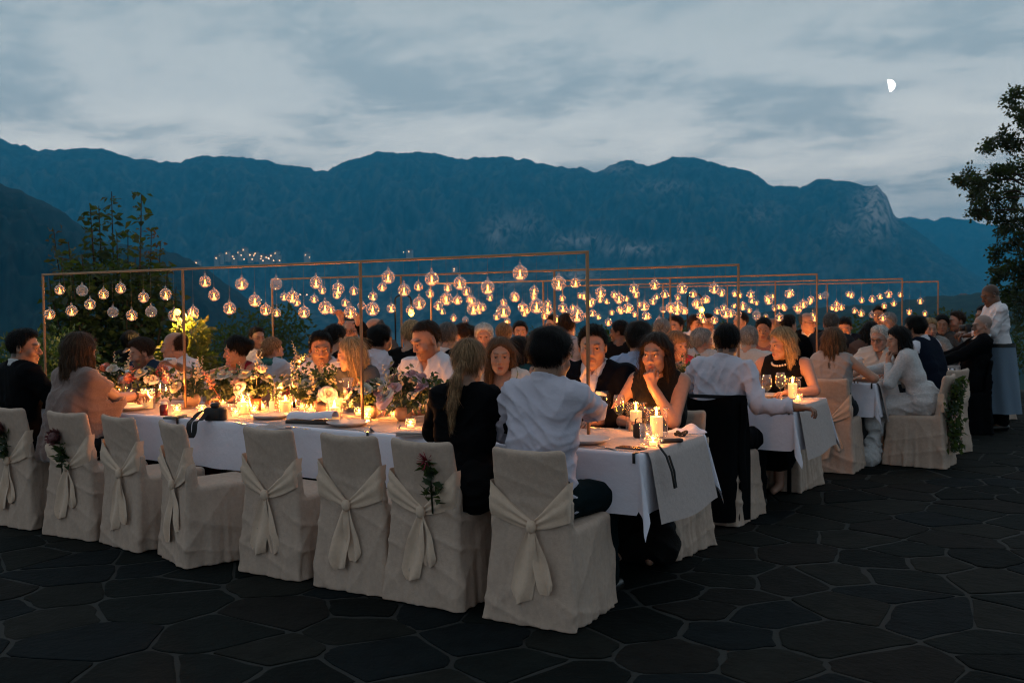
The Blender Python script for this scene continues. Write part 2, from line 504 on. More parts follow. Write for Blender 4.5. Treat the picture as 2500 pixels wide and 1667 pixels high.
def terrace():
    m_mortar = pmat('mortar', (.0125, .0125, .0105), .95, bump=[(60, .002, (1, 1, 1))], var=.75, vscale=1.1)
    base = MB(); base.box(-15, 16, -13, 14.2, -.6, -.004)
    ground = base.build('pavement', m_mortar, smooth=False); tag(ground, kind='structure')
    stones = []
    for i, c in enumerate(((.0026, .0036, .0033), (.0040, .0044, .0037), (.0015, .0022, .0020), (.0046, .0042, .0036), (.0022, .0034, .0039), (.0056, .0057, .0047))):
        stones.append(pmat('paving_stone_%d' % i, tuple(2.1 * q for q in c), .82, bump=[(6, .012, (1, 1, 1)), (28, .006, (1, 1, 1)), (120, .0015, (1, 1, 1))], var=.8, vscale=7, spec=.07))
    r = np.random.default_rng(21)
    pts = []
    sx, sy = .45, .32                                   # stones lie longer along the tables
    for iy in range(-24, 66):
        for ix in range(-36, 36):
            x = (ix + .5 * (iy % 2)) * sx + r.uniform(-.3, .3) * sx; y = iy * sy + r.uniform(-.34, .34) * sy - 1.0
            if r.random() < .14: continue
            pts.append((x * math.cos(.25) - y * math.sin(.25), x * math.sin(.25) + y * math.cos(.25)))
    P = np.array(pts)
    vec = P - EYE[:2]; dep = vec @ _f0[:2]; lat = vec @ _r0[:2]
    keep = (dep > 3.2) & (dep < 20) & (np.abs(lat) < .56 * dep + .8) & (P[:, 0] > -14) & (P[:, 0] < 15) & (P[:, 1] < 13.6)
    under = np.zeros(len(P), bool)
    cells = []
    for i in np.where(keep)[0]:
        d2 = ((P - P[i]) ** 2).sum(1); nb = np.argsort(d2)[1:15]
        a = P[i]; poly = [(a[0] - 1, a[1] - 1), (a[0] + 1, a[1] - 1), (a[0] + 1, a[1] + 1), (a[0] - 1, a[1] + 1)]
        for j in nb:
            dxy = P[j] - a; L = math.hypot(*dxy); nx, ny = dxy / L
            gap = .004 + .010 * abs(math.sin(12.9 * (i * j % 97)))
            c = (a @ np.array([nx, ny])) + L / 2 - gap
            poly = clip_poly(poly, nx, ny, c)
            if len(poly) < 3: break
        if len(poly) < 3: continue
        q = []
        n = len(poly)
        for k in range(n):                              # cut corners, as broken stone has
            p0 = np.array(poly[k]); p1 = np.array(poly[(k + 1) % n])
            e = np.linalg.norm(p1 - p0)
            if e < .03: q.append(tuple((p0 + p1) / 2)); continue
            cc = min(.25, r.uniform(.008, .035) / e); q.append(tuple(p0 + (p1 - p0) * cc)); 
            if e > .10:
                for tt in ((.35, .68) if e > .22 else (.5,)): q.append(tuple(p0 + (p1 - p0) * (tt + r.uniform(-.08, .08)) + r.uniform(-.011, .011, 2)))
            q.append(tuple(p1 + (p0 - p1) * cc))
        cells.append((dep[i], q))
    cells.sort(key=lambda c: c[0])
    rest = MB()
    for k, (dd, q) in enumerate(cells):
        a = np.array(q); c = a.mean(0); n = len(a); zt = r.uniform(-.001, .003); tilt = r.uniform(-.004, .004, 2)
        v = []
        for s, z in ((1.0, -.05), (1.0, -.002), (None, 0.0)):
            for p in a:
                dlt = p - c; L = np.linalg.norm(dlt); s2 = s if s is not None else max(.5, 1 - .008 / max(L, .02))
                pp = c + dlt * s2; v.append((pp[0], pp[1], z + zt + (0 if s is not None and z < -.03 else float(dlt @ tilt))))
        f = [(j * n + i, j * n + (i + 1) % n, (j + 1) * n + (i + 1) % n, (j + 1) * n + i) for j in range(2) for i in range(n)]
        f.append(tuple(range(2 * n, 3 * n)))
        if k < 298:
            o = mesh_obj('paving_stone', v, f, stones[r.integers(0, 6)], ground, smooth=False)
        else:
            rest.add(v, f)
    if rest.v: tag(rest.build('paving_stones', stones[1], ground, smooth=False), kind='stuff')


terrace()


# ------------------------------------------------------------------ plants
def leaf_material(name, c1, c2, trans=.35):
    m = D.materials.new(name); m.use_nodes = True
    t = NT(m.node_tree); t.n.clear()
    at = t.node('ShaderNodeAttribute', attribute_name='Col').outputs['Fac']
    c = t.mix(at, (*c1,), (*c2,))
    d = t.node('ShaderNodeBsdfPrincipled'); t.l.new(c, d.inputs['Base Color']); d.inputs['Roughness'].default_value = .55
    tr = t.node('ShaderNodeBsdfTranslucent'); t.l.new(t.mix(.3, c, (.35, .5, .05)), tr.inputs[0])
    mx = t.node('ShaderNodeMixShader'); mx.inputs[0].default_value = trans
    t.l.new(d.outputs[0], mx.inputs[1]); t.l.new(tr.outputs[0], mx.inputs[2])
    o = t.node('ShaderNodeOutputMaterial'); t.l.new(mx.outputs[0], o.inputs[0])
    return m


def leaves_mesh(name, pos, size, mat, parent=None, dirs=None, flat=.4, seed=0, aspect=.55, tone=None):
    """leaf-sized folded blades at POS; DIRS: growing direction of each"""
    r = np.random.default_rng(seed); n = len(pos)
    pos = np.asarray(pos, float)
    d = r.normal(size=(n, 3)) if dirs is None else np.asarray(dirs, float) + r.normal(size=(n, 3)) * .45
    d[:, 2] -= .15; d /= np.linalg.norm(d, axis=1, keepdims=True)
    up = r.normal(size=(n, 3)) * (1 - flat) + np.array([0, 0, 1.0]) * flat
    s = np.cross(d, up); s /= np.linalg.norm(s, axis=1, keepdims=True) + 1e-9
    nn = np.cross(s, d)
    L = (size if np.ndim(size) else np.full(n, size)) * r.uniform(.7, 1.3, n); L = L[:, None]; Wd = L * aspect * .5
    b = pos; tip = pos + d * L - nn * L * .12; m1 = pos + d * L * .45
    lft = m1 + s * Wd + nn * L * .10; rgt = m1 - s * Wd + nn * L * .10
    v = np.stack([b, lft, tip, rgt, m1], 1).reshape(-1, 3)
    k = np.arange(n)[:, None] * 5
    f = np.concatenate([k + [0, 4, 1], k + [1, 4, 2], k + [4, 3, 2], k + [0, 3, 4]]).reshape(-1, 3)
    tone = r.random(n) if tone is None else tone
    cols = np.repeat(np.repeat(tone[:, None], 3, 1), 5, 0)
    return mesh_obj(name, v, f, mat, parent, smooth=False, cols=cols)


m_bark = pmat('bark', (.03, .022, .017), .9, bump=[(14, .01, (1, 1, .2))], var=.3)
m_leaf_dark = leaf_material('dark_leaf', (.010, .022, .008), (.030, .050, .014))
m_leaf_lit = leaf_material('lamplit_leaf', (.07, .07, .010), (.19, .145, .02), .5)  # golden lamp glow put into the leaf colours
m_leaf_red = leaf_material('reddish_leaf', (.05, .016, .010), (.09, .030, .016))
m_leaf_birch = leaf_material('birch_leaf', (.008, .018, .010), (.022, .036, .016), .3)
m_leaf_hedge = leaf_material('hedge_leaf', (.012, .035, .012), (.035, .075, .020), .3)


def ground_at(px, dist):
    d = ray(px, 800); k = dist / math.hypot(d[0], d[1]); return np.array([EYE[0] + d[0] * k, EYE[1] + d[1] * k, 0.0])


def shoot_tree():
    """young tree with many upright shoots carrying large leaves in tiers"""
    r = np.random.default_rng(5)
    dist = 14.0
    root = ground_at(285, dist); t = empty('leafy_tree', root)
    tag(t, 'dark young tree with upright leafy shoots standing beyond the far table end', 'tree')
    wood = MB(); gp, gd, gt = [], [], []; rp, rd = [], []
    shoots = [(220, 500, 0), (241, 503, 0), (272, 468, 0), (345, 474, 0), (312, 560, 0), (131, 560, 1), (167, 590, 0), (370, 560, 1), (392, 590, 1), (300, 640, 0), (200, 620, 0), (330, 620, 0),
              (150, 640, 0), (255, 600, 0), (225, 560, 0), (285, 570, 0), (410, 650, 0), (120, 680, 0), (430, 700, 0), (360, 650, 0), (180, 700, 0), (240, 680, 0), (310, 720, 0), (280, 760, 0), (200, 780, 0), (140, 780, 0), (370, 760, 0)]
    for (px, py, red) in shoots:
        top = at_dist(px, py, dist + r.uniform(-.7, .7)) - root
        base = np.array([top[0] * .35, top[1] * .35, .15])
        mid = (base + top) / 2 + np.array([top[0] * .22, top[1] * .22, 0])
        ts = np.linspace(0, 1, 9); path = [(1 - q) ** 2 * base + 2 * q * (1 - q) * mid + q * q * top for q in ts]
        wood.tube(path, [.022 * (1 - .75 * q) for q in ts], 5)
        n = int(9 * max(top[2], .8))
        for k in range(n):
            q = (k + r.random()) / n
            if q < .12: continue
            p = (1 - q) ** 2 * base + 2 * q * (1 - q) * mid + q * q * top
            a0 = r.uniform(0, 6.28)
            for sgn in range(3):
                a = a0 + sgn * 2.1 + r.uniform(-.3, .3); out = np.array([math.cos(a), math.sin(a), r.uniform(-.1, .35)])
                L = r.uniform(.06, .30) * (1.15 - .8 * q)
                for e in np.linspace(.3, 1, max(2, int(L / .055))):
                    pp = p + out * L * e + r.normal(size=3) * .015
                    if red and q > .6: rp.append(pp); rd.append(out)
                    else: gp.append(pp); gd.append(out)
    for k in range(5200):                                # the dense body below the shoots
        a = r.uniform(0, 6.28); z = r.uniform(.05, 2.05); rad = 1.0 * (1 - (z / 2.5) ** 2) ** .5 * r.random() ** .4
        if math.sin(a * 3 + z * 5) + math.sin(a * 5 - z * 7) < -1.1: continue
        gp.append(np.array([rad * math.cos(a), rad * math.sin(a), z])); gd.append(np.array([math.cos(a), math.sin(a), .2]))
    for a in range(7):
        wood.tube([(0, 0, 0), (.2 * math.cos(a), .2 * math.sin(a), .6), (.5 * math.cos(a), .5 * math.sin(a), 1.3)], [.05, .035, .015], 6)
    wood.build('trunk', m_bark, t)
    tag(leaves_mesh('crown', gp, .115, m_leaf_dark, t, gd, .55, 3), kind='stuff')
    tag(leaves_mesh('reddish_shoot', rp, .10, m_leaf_red, t, rd, .5, 4), kind='stuff')


shoot_tree()


def shrub(name, label, px, dist, py_top, wide, n, leaf, mat, seed, zlo=.05, group=None, holes=1.0):
    r = np.random.default_rng(seed); root = ground_at(px, dist); t = empty(name, root)
    top = at_dist(px, py_top, dist)[2]
    lobes = [(r.uniform(-.6, .6) * wide, r.uniform(-.6, .6) * wide, r.uniform(.12, .8) * top, r.uniform(.3, .55) * wide) for _ in range(9)]
    pos, dr = [], []
    for k in range(n):
        lx, ly, lz, lr = lobes[r.integers(0, 9)]
        v = r.normal(size=3); v /= np.linalg.norm(v); q = r.random() ** .45 * lr
        p = np.array([lx, ly, lz]) + v * q * np.array([1, 1, .9])
        if p[2] < zlo or p[2] > top * 1.03: continue
        pos.append(p); dr.append(v)
    w = MB()
    for (lx, ly, lz, lr) in lobes: w.tube([(lx * .15, ly * .15, 0), (lx * .6, ly * .6, lz * .6), (lx, ly, lz + lr * .5)], [.03, .018, .006], 5)
    w.build('trunk', m_bark, t)
    tag(leaves_mesh('crown', pos, leaf, mat, t, dr, .4, seed), kind='stuff')
    tag(t, label, 'shrub', group)
    return t


shrub('lit_shrub', 'shrub with yellow green leaves lit by a lamp inside it', 437, 11.4, 700, .42, 2600, .085, m_leaf_lit, 31)
shrub('shrub', 'low green shrub beyond the man in the black suit', 20, 12.5, 805, .9, 3200, .07, m_leaf_hedge, 32)
shrub('shrub', 'green shrub seen between the end post and the poncho woman', 125, 11.5, 800, .8, 3000, .07, m_leaf_hedge, 33)
shrub('shrub', 'dark wide shrub in front of the lake behind the bun woman', 640, 17.5, 752, 1.0, 3600, .08, m_leaf_dark, 34)
shrub('shrub', 'dark low shrub beside the lamp shrub, feathery at its top', 540, 14.5, 800, .6, 1600, .07, m_leaf_dark, 35)
for k, (px, dd, py) in enumerate(((1330, 22, 806), (1490, 22, 800), (1640, 22, 790), (1800, 22, 783), (1960, 22, 776), (2110, 22, 768), (2270, 22, 762), (2420, 22, 765))):
    shrub('shrub', 'dark low shrub along the far terrace edge, %s from the lake' % ['first', 'second', 'third', 'fourth', 'fifth', 'sixth', 'seventh', 'eighth'][k], px, dd, py, 1.0, 1300, .10, m_leaf_dark, 50 + k, group='shrubs along the far terrace edge')


def birch():
    r = np.random.default_rng(9); dist = 21.0
    base = ground_at(2590, dist); t = empty('birch_tree', base)
    tag(t, 'tall dark tree with drooping twigs at the edge of the terrace behind the waiter', 'tree')
    w = MB(); tp = [np.array([0, 0, 0]), np.array([.1, .05, 2.5]), np.array([-.05, .0, 5.2]), np.array([.05, .1, 8.0])]
    w.tube(tp, [.16, .13, .09, .03], 8)
    spots = [(2472, 240, 20), (2490, 275, 26), (2440, 338, 22), (2412, 356, 14), (2475, 352, 20), (2362, 428, 20), (2345, 440, 9), (2395, 440, 24), (2435, 428, 26), (2478, 410, 32), (2380, 475, 20), (2420, 485, 26),
             (2465, 480, 34), (2375, 515, 14), (2408, 520, 18), (2450, 540, 30), (2488, 548, 34), (2437, 612, 16), (2480, 585, 22), (2490, 650, 34), (2450, 655, 20), (2440, 680, 14), (2478, 705, 32), (2500, 740, 36), (2455, 735, 14)]
    for k in range(34): spots.append((r.uniform(2520, 2760), r.uniform(230, 740), r.uniform(22, 44)))
    pos, dr = [], []
    for (px, py, rad) in spots:
        c = at_dist(px, py, dist + r.uniform(-.8, .8)) - base; rm = rad / FPX * dist * 1.15
        zj = max(.5, min(7.6, c[2] - .5)); j = np.array([0, 0, zj]); mid = (j + c) / 2 + np.array([0, 0, .25])
        w.tube([j, mid, c], [.03, .018, .006], 5)
        for tw in range(int(5 + rad * .35)):
            v = r.normal(size=3); v /= np.linalg.norm(v); e = c + v * rm * r.uniform(.5, 1.25); e[2] -= rm * .2
            w.tube([c, (c + e) / 2 + np.array([0, 0, rm * .1]), e], [.006, .004, .002], 3, cap=False)
            for q in r.random(int(18 + rad * .5)):
                pos.append(c + (e - c) * (.25 + .8 * q) + r.normal(size=3) * .045); dr.append(v)
    w.build('trunk', m_bark, t)
    tag(leaves_mesh('crown', pos, .065, m_leaf_birch, t, dr, .2, 11, aspect=.7), kind='stuff')


birch()

# ------------------------------------------------------------------ far village: houses and street lamps on the opposite slope
def village():
    r = np.random.default_rng(3)
    mw = pmat('house_plaster', (.42, .38, .34), .9); mr = pmat('house_roof', (.16, .08, .06), .9); mwin = emission('lit_window', (1, .55, .25), 5.0); mlamp = emission('street_lamp_glow', (1, .52, .26), 14.0); mpost = pmat('lamp_post', (.1, .1, .1), .6)
    side = ['pale', 'white', 'grey', 'cream', 'rosy']
    hp = [(540, 628), (556, 622), (572, 630), (586, 620), (598, 614), (612, 626), (626, 622), (640, 629), (652, 632), (664, 628), (680, 631), (530, 634), (676, 622), (750, 626), (482, 645), (1000, 617), (1110, 660), (2352, 727), (2395, 732)]
    ordw = ['first', 'second', 'third', 'fourth', 'fifth', 'sixth', 'seventh', 'eighth', 'ninth', 'tenth', 'eleventh', 'twelfth', 'thirteenth', 'fourteenth', 'fifteenth', 'sixteenth', 'seventeenth', 'eighteenth', 'nineteenth', 'twentieth']
    dist = 3700.0
    order = {i: k for k, i in enumerate(sorted(range(len(hp)), key=lambda i: hp[i][0]))}
    for i, (px, py) in enumerate(hp):
        dd = dist if px < 2000 else 1490
        sc_ = dd / 3700.0
        c = at_dist(px, py, dd); t = empty('house', c, r.uniform(-.5, .5))
        wx, wy, h = r.uniform(14, 24) * sc_, 14 * sc_, r.uniform(8, 13) * sc_
        b = MB(); b.box(-wx / 2, wx / 2, -wy / 2, wy / 2, -25 * sc_, h); b.build('wall', mw, t, smooth=False)
        rf = MB(); rf.add([(-wx / 2 - 1, -wy / 2 - 1, h), (wx / 2 + 1, -wy / 2 - 1, h), (wx / 2 + 1, wy / 2 + 1, h), (-wx / 2 - 1, wy / 2 + 1, h), (-wx / 2, 0, h + 5 * sc_), (wx / 2, 0, h + 5 * sc_)], [(0, 1, 5, 4), (2, 3, 4, 5), (0, 4, 3), (1, 2, 5), (0, 3, 2, 1)]); rf.build('roof', mr, t, smooth=False)
        wn = MB(); wn.box(-2 * sc_, 2 * sc_, -wy / 2 - .3, -wy / 2 + .1, h * .3, h * .3 + 3 * sc_); wn.build('window', mwin, t, smooth=False)
        tag(t, 'tiny %s house with a lit window on the far slope, %s along the shore' % (side[i % 5], ordw[order[i]]), 'house', 'houses across the lake')
    lp = [(571, 632), (589, 623), (596, 633), (616, 633), (620, 624), (637, 632), (642, 636), (656, 631), (668, 636), (682, 636), (756, 629), (985, 616), (1108, 662), (733, 719), (749, 720), (766, 722), (1176, 731), (1190, 733), (1204, 733), (1222, 734), (1238, 734)]
    order = {i: k for k, i in enumerate(sorted(range(len(lp)), key=lambda i: lp[i][0]))}
    for i, (px, py) in enumerate(lp):
        c = at_dist(px, py, 3640.0); t = empty('street_lamp', c)
        MB().tube([(0, 0, -12), (0, 0, 0)], .4, 5).build('post', mpost, t)
        s = 2.3 if i != 7 else 4.2
        MB().lathe([(.1, -s / 2), (s * .42, -s * .25), (s * .5, 0), (s * .42, s * .25), (.1, s / 2)], 8).build('lamp', mlamp, t)
        tag(t, 'glowing street lamp of the far lakeside village, %s from the dark hill' % (ordw + ['twenty first', 'twenty second'])[order[i]], 'street lamp', 'street lamps across the lake')


village()
# ================================================================== TABLES, CHAIRS, FRAMES, LIGHTS
ORD = ['first', 'second', 'third', 'fourth', 'fifth', 'sixth', 'seventh', 'eighth', 'ninth', 'tenth', 'eleventh', 'twelfth', 'thirteenth', 'fourteenth', 'fifteenth', 'sixteenth', 'seventeenth', 'eighteenth', 'nineteenth']


def ordw(i):
    """0-based ordinal in words"""
    if i < 19: return ORD[i]
    tens = ['twentieth', 'thirtieth', 'fortieth', 'fiftieth', 'sixtieth']; t = ['twenty', 'thirty', 'forty', 'fifty', 'sixty']
    n = i + 1
    return tens[n // 10 - 2] if n % 10 == 0 else t[n // 10 - 2] + ' ' + ORD[n % 10 - 1]


TABLE = ['front', 'second', 'third', 'fourth', 'fifth']
TY = [0.0, 2.47, 4.88, 7.32, 9.75]            # near edge of each long table
TL = [(-6.25, 0.0), (-6.1, 0.03), (-5.9, 0.06), (-5.4, 0.35), (-5.2, 0.30)]
TD, TZ = .88, .75

m_white_cloth = pmat('white_cloth', (.78, .73, .80), .9, bump=[(14, .006, (1, 1, 1)), (500, .0006, (1, 1, 1))], sheen=.2, spec=.2)
m_linen = pmat('natural_linen', (.50, .405, .375), .95, bump=[(18, .006, (1, 1, 1)), (420, .0012, (1, .25, 1)), (420, .0012, (.25, 1, 1))], var=.18, vscale=60, spec=.15)
m_cover = pmat('chair_linen', (.52, .38, .30), .95, bump=[(7, .012, (1, 1, .6)), (22, .005, (1, 1, .5)), (380, .0013, (1, 1, .2)), (380, .0013, (.2, .2, 1))], var=.2, vscale=40, spec=.15)
m_sash = pmat('sash_linen', (.68, .49, .365), .9, bump=[(16, .006, (1, 1, 1)), (420, .0012, (1, 1, .25))], var=.12, vscale=50, spec=.2, sheen=.2)
m_black_metal = pmat('black_metal', (.012, .012, .013), .45, .6)
m_steel = pmat('steel', (.6, .58, .55), .25, 1.0)
m_copper = pmat('copper_tube', (.36, .21, .12), .42, 1.0, var=.25, vscale=14)
m_wax = pmat('candle_wax', (.86, .74, .52), .5, sss=.35, emit=(1, .50, .16), estr=.42)  # flame light passing through the wax put in as emission
m_wax_glow = pmat('tealight_wax', (.9, .75, .5), .5, emit=(1, .34, .10), estr=2.4)  # wax lit by its own flame, painted as a glow
m_wick = pmat('wick', (.02, .015, .01), .9)
m_flame = emission('flame', (1.0, .38, .035), 120.0)
m_flame_small = emission('small_flame', (1.0, .36, .022), 52.0)
m_glass = glass('clear_glass', (1, 1, 1), .8, .06, veil=.02)
m_candle_glass = glass('candle_glass', (1, .99, .97), .8, .07, veil=.028)
m_globe = glass('globe_glass', (.97, .965, .97), .85, .09, .04, veil=.15)
m_string = pmat('thin_wire', (.25, .2, .16), .5, .5)
m_porcelain = pmat('white_porcelain', (.62, .60, .60), .22, spec=.5)
m_tin = pmat('tealight_cup', (.8, .78, .74), .3, .9)
m_plastic_black = pmat('black_plastic', (.010, .010, .011), .38)
m_rubber = pmat('camera_grip', (.012, .012, .012), .7)


# ---- long tables: frame and legs, white cloth, linen runner
def cloth_mesh(x0, x1, y0, y1, drop, seed, name, mat, lift=.004, nx=110, ny=22, corner=1.35, amp=.014):
    """a cloth laid over a table: flat top, hanging sides with folds, corners drooping in points"""
    r = np.random.default_rng(seed); ph = r.uniform(0, 6.28, 12)
    W2, D2 = (x1 - x0) / 2, (y1 - y0) / 2; cx, cy_ = (x0 + x1) / 2, (y0 + y1) / 2
    us = np.concatenate([np.linspace(-W2 - drop, -W2 - .01, 9), np.linspace(-W2, W2, nx), np.linspace(W2 + .01, W2 + drop, 9)])
    vs = np.concatenate([np.linspace(-D2 - drop, -D2 - .01, 9), np.linspace(-D2, D2, ny), np.linspace(D2 + .01, D2 + drop, 9)])
    V = []
    for v in vs:
        for u in us:
            ox = max(abs(u) - W2, 0); oy = max(abs(v) - D2, 0)
            sx, sy_ = (1 if u > 0 else -1), (1 if v > 0 else -1)
            x = max(-W2, min(W2, u)); y = max(-D2, min(D2, v)); z = TZ + lift
            if ox == 0 and oy == 0:
                z += .0012 * math.sin(u * 9 + ph[0]) * math.sin(v * 11 + ph[1])
            elif oy > 0 and ox == 0:
                wv = math.sin(u * 5.1 + ph[2]) + .6 * math.sin(u * 11.3 + ph[3]) + .4 * math.sin(u * 23 + ph[4])
                q = min(oy / drop, 1); y += sy_ * (.006 + amp * q * (1.1 + wv) + .018 * q); z -= oy
                z += .0
            elif ox > 0 and oy == 0:
                wv = math.sin(v * 7.0 + ph[5]) + .6 * math.sin(v * 15.3 + ph[6])
                q = min(ox / drop, 1); x += sx * (.006 + amp * q * (1.1 + wv) + .018 * q); z -= ox
            else:                                     # corner: the square of cloth folds into a hanging point
                L = math.hypot(ox, oy); a = math.atan2(oy, ox)
                out = .055 * (L / drop) * math.sin(2 * a) + .006
                fold = .022 * math.sin(a * 8 + ph[7]) * L / drop
                x += sx * (out * math.cos(a) + .02 * L / drop + .3 * fold); y += sy_ * (out * math.sin(a) + .02 * L / drop - .3 * fold)
                z -= L * (.92 + .05 * math.sin(2 * a))
            V.append((cx + x, cy_ + y, z))
    nu, nv = len(us), len(vs)
    idx = np.arange(nu * nv).reshape(nv, nu)
    f = np.stack([idx[:-1, :-1], idx[:-1, 1:], idx[1:, 1:], idx[1:, :-1]], -1).reshape(-1, 4)
    return mesh_obj(name, V, f, mat)


def tables():
    for i in range(5):
        x0, x1 = TL[i]; y0 = TY[i]; y1 = y0 + TD
        t = empty('banquet_table', ((x0 + x1) / 2, (y0 + y1) / 2, 0)); cx, cy_ = (x0 + x1) / 2, (y0 + y1) / 2
        tag(t, 'long banquet table hidden under white cloth, the %s of five rows' % TABLE[i], 'table', 'long banquet tables')
        MB().box(x0 - cx + .01, x1 - cx - .01, -TD / 2 + .01, TD / 2 - .01, TZ - .035, TZ - .001, .006).build('tabletop', pmat('table_wood', (.25, .17, .1), .6), t)
        for xx in np.linspace(x0 - cx + .25, x1 - cx - .25, 5):
            for yy in (-TD / 2 + .12, TD / 2 - .12):
                MB().tube([(xx, yy, 0), (xx, yy, TZ - .034)], .017, 8).build('leg', m_black_metal, t)
        c = cloth_mesh(x0, x1, y0, y1, .30, i, 'tablecloth', m_white_cloth)
        tag(c, 'white tablecloth with pointed drooping corners over the %s long table' % TABLE[i], 'tablecloth', 'white tablecloths')
        # linen runner along the middle, hanging over the end by the stone floor
        rw = .37; ym = (y0 + y1) / 2
        r = np.random.default_rng(40 + i); ph = r.uniform(0, 6, 4)

        def run(u, v):
            L = (x1 - x0) + .38; d = u * L; y = ym + (v - .5) * 2 * rw
            wob = .006 * math.sin(v * 9 + ph[0])
            if d < .36: return (x1 + .026 + .06 * (1 - d / .36) + .010 * math.sin(v * 7 + ph[1]) * (1 - d / .36) + .02 * (1 - d / .36), y * 1.0 + (v - .5) * .04 * (1 - d / .36), TZ + .008 - (.36 - d) - .012 * math.sin(v * 5 + ph[2]))
            return (x1 - (d - .36) + .02 * max(0, 1 - (d - .36) / .02), y + wob, TZ + .0075)
        mb = MB()
        us = sorted(set(list(np.linspace(0, .36 / ((x1 - x0) + .38), 8)) + list(np.linspace(.37 / ((x1 - x0) + .38), 1, 60))))
        nv = 12
        mb.v = [run(u, j / nv) for j in range(nv + 1) for u in us]; nu = len(us)
        mb.f = [(j * nu + a, j * nu + a + 1, (j + 1) * nu + a + 1, (j + 1) * nu + a) for j in range(nv) for a in range(nu - 1)]
        tag(mb.build('table_runner', m_linen), 'natural linen runner hanging over the end of the %s long table' % TABLE[i], 'table runner', 'linen runners')
        for k, xx in enumerate((x1 - .02, -1.74, -3.42, -5.05)):
            if i > 2 and k: continue
            if i and k > 1: continue
            b = MB(); zz = TZ
            b.box(xx - .007, xx + .007, y0 - .022, y0 - .012, zz - .040, zz + .012, .002); b.box(xx - .007, xx + .007, y0 - .012, y0 + .040, zz + .007, zz + .013, .002)
            tag(b.build('cloth_clip', m_plastic_black), 'small dark clip gripping the %s tablecloth, %s from its stone end' % (TABLE[i], ORD[k]), 'clip', 'tablecloth clips')


tables()


# ---- copper frames with hanging glass globes
def frame(i, posts, y, ztop):
    x0, x1 = posts[0], posts[-1]
    t = empty('copper_frame', ((x0 + x1) / 2, y, TZ)); cx = (x0 + x1) / 2
    tag(t, 'thin copper frame for hanging globes standing on the %s long table' % TABLE[i], 'hanging frame', 'copper frames over the tables')
    b = MB(); s = .0082; zt = ztop - TZ
    b.box(x0 - cx - s, x1 - cx + s, -s, s, zt - 2 * s, zt, .002); b.build('top_rail', m_copper, t, smooth=False)
    for px in posts:
        b = MB(); b.box(px - cx - s, px - cx + s, -s, s, .012, zt - 2 * s - .0005, .002); p = b.build('post', m_copper, t, smooth=False)
        f = MB(); f.box(px - cx - .045, px - cx + .045, -.045, .045, .0085, .0118, .0012); f.build('foot_plate', m_copper, t, smooth=False)
    return t


FR = [([-5.64, -3.90, -2.18, -.52], TY[0] + .45, 1.80), ([-5.52, -3.82, -2.15, -.52], TY[1] + .45, 1.80), ([-5.28, -3.68, -2.12, -.58], TY[2] + .45, 1.78), ([-4.80, -3.27, -1.76, -.26], TY[3] + .45, 1.77), ([-4.78, -3.27, -1.76, -.26], TY[4] + .45, 1.775)]
for i, (p, y, z) in enumerate(FR): frame(i, p, y, z)


def globe_proto(lit):
    t = empty('hanging_globe')
    R = .043
    prof = [(R * math.sin(a), -R * math.cos(a)) for a in np.linspace(.12, math.pi - .28, 15)] + [(.010, R * 1.02), (.0075, R * 1.14), (.009, R * 1.22), (.004, R * 1.34)]
    g = MB(); g.lathe(prof, 20); g.build('glass_ball', m_globe, t)
    lp = MB(); lp.tube([(0.006 * math.cos(a), 0, R * 1.40 + .007 * math.sin(a)) for a in np.linspace(-1.2, 4.3, 9)], .0014, 5); lp.build('loop', m_globe, t)
    c = MB(); c.lathe([(.0005, -R * .80), (.0155, -R * .80), (.0165, -R * .80 + .015), (.0158, -R * .80 + .015), (.0152, -R * .80 + .012), (.0005, -R * .80 + .011)], 14); tl = c.build('tealight', m_wax_glow if lit else m_porcelain, t)
    w_ = MB(); w_.tube([(0, 0, -R * .80 + .010), (0, 0, -R * .80 + .018)], .001, 4); w_.build('wick', m_wick, tl)
    if lit:
        f = MB(); z = -R * .80 + .015; f.lathe([(.0004, z), (.0026, z + .004), (.0036, z + .009), (.0027, z + .018), (.0012, z + .027), (.0003, z + .034)], 8); f.build('flame', m_flame_small, tl)
    return t


GL, GU = globe_proto(True), globe_proto(False)
_first = {True: True, False: True}


def hang(i, items):
    """ITEMS: (x, z, lit, scale) on frame I; globes hang on thin wires from the top rail"""
    items = sorted(items)
    y = FR[i][1]; zt = FR[i][2] - .019
    r = np.random.default_rng(90 + i)
    for k, (x, z, lit, sc_) in enumerate(items):
        yy = y + r.uniform(-.006, .006)
        proto = GL if lit else GU
        if _first[lit]: o = proto; _first[lit] = False
        else: o = copy_tree(proto)
        o.location = (x, yy, z); o.rotation_euler = (0, 0, r.uniform(0, 6.28)); o.scale = (sc_,) * 3
        for ch in list(o.children):
            if ch.name.startswith('wire'): D.objects.remove(ch)
        L = (zt - z) / sc_
        MB().tube([(0, 0, .064), (0, 0, L)], .0009, 3).build('wire', m_string, o)
        hgt = 'low' if z < zt - .30 else ('high' if z > zt - .18 else 'midway')
        tag(o, '%s glass globe hung %s on the %s frame, %s from its lake end' % ('lit' if lit else 'unlit', hgt, TABLE[i], ordw(k)), 'hanging globe', 'glass globes on the %s copper frame' % TABLE[i])


def z1(x, y, S): return S[0] + x * S[2], S[1] + y * S[2]


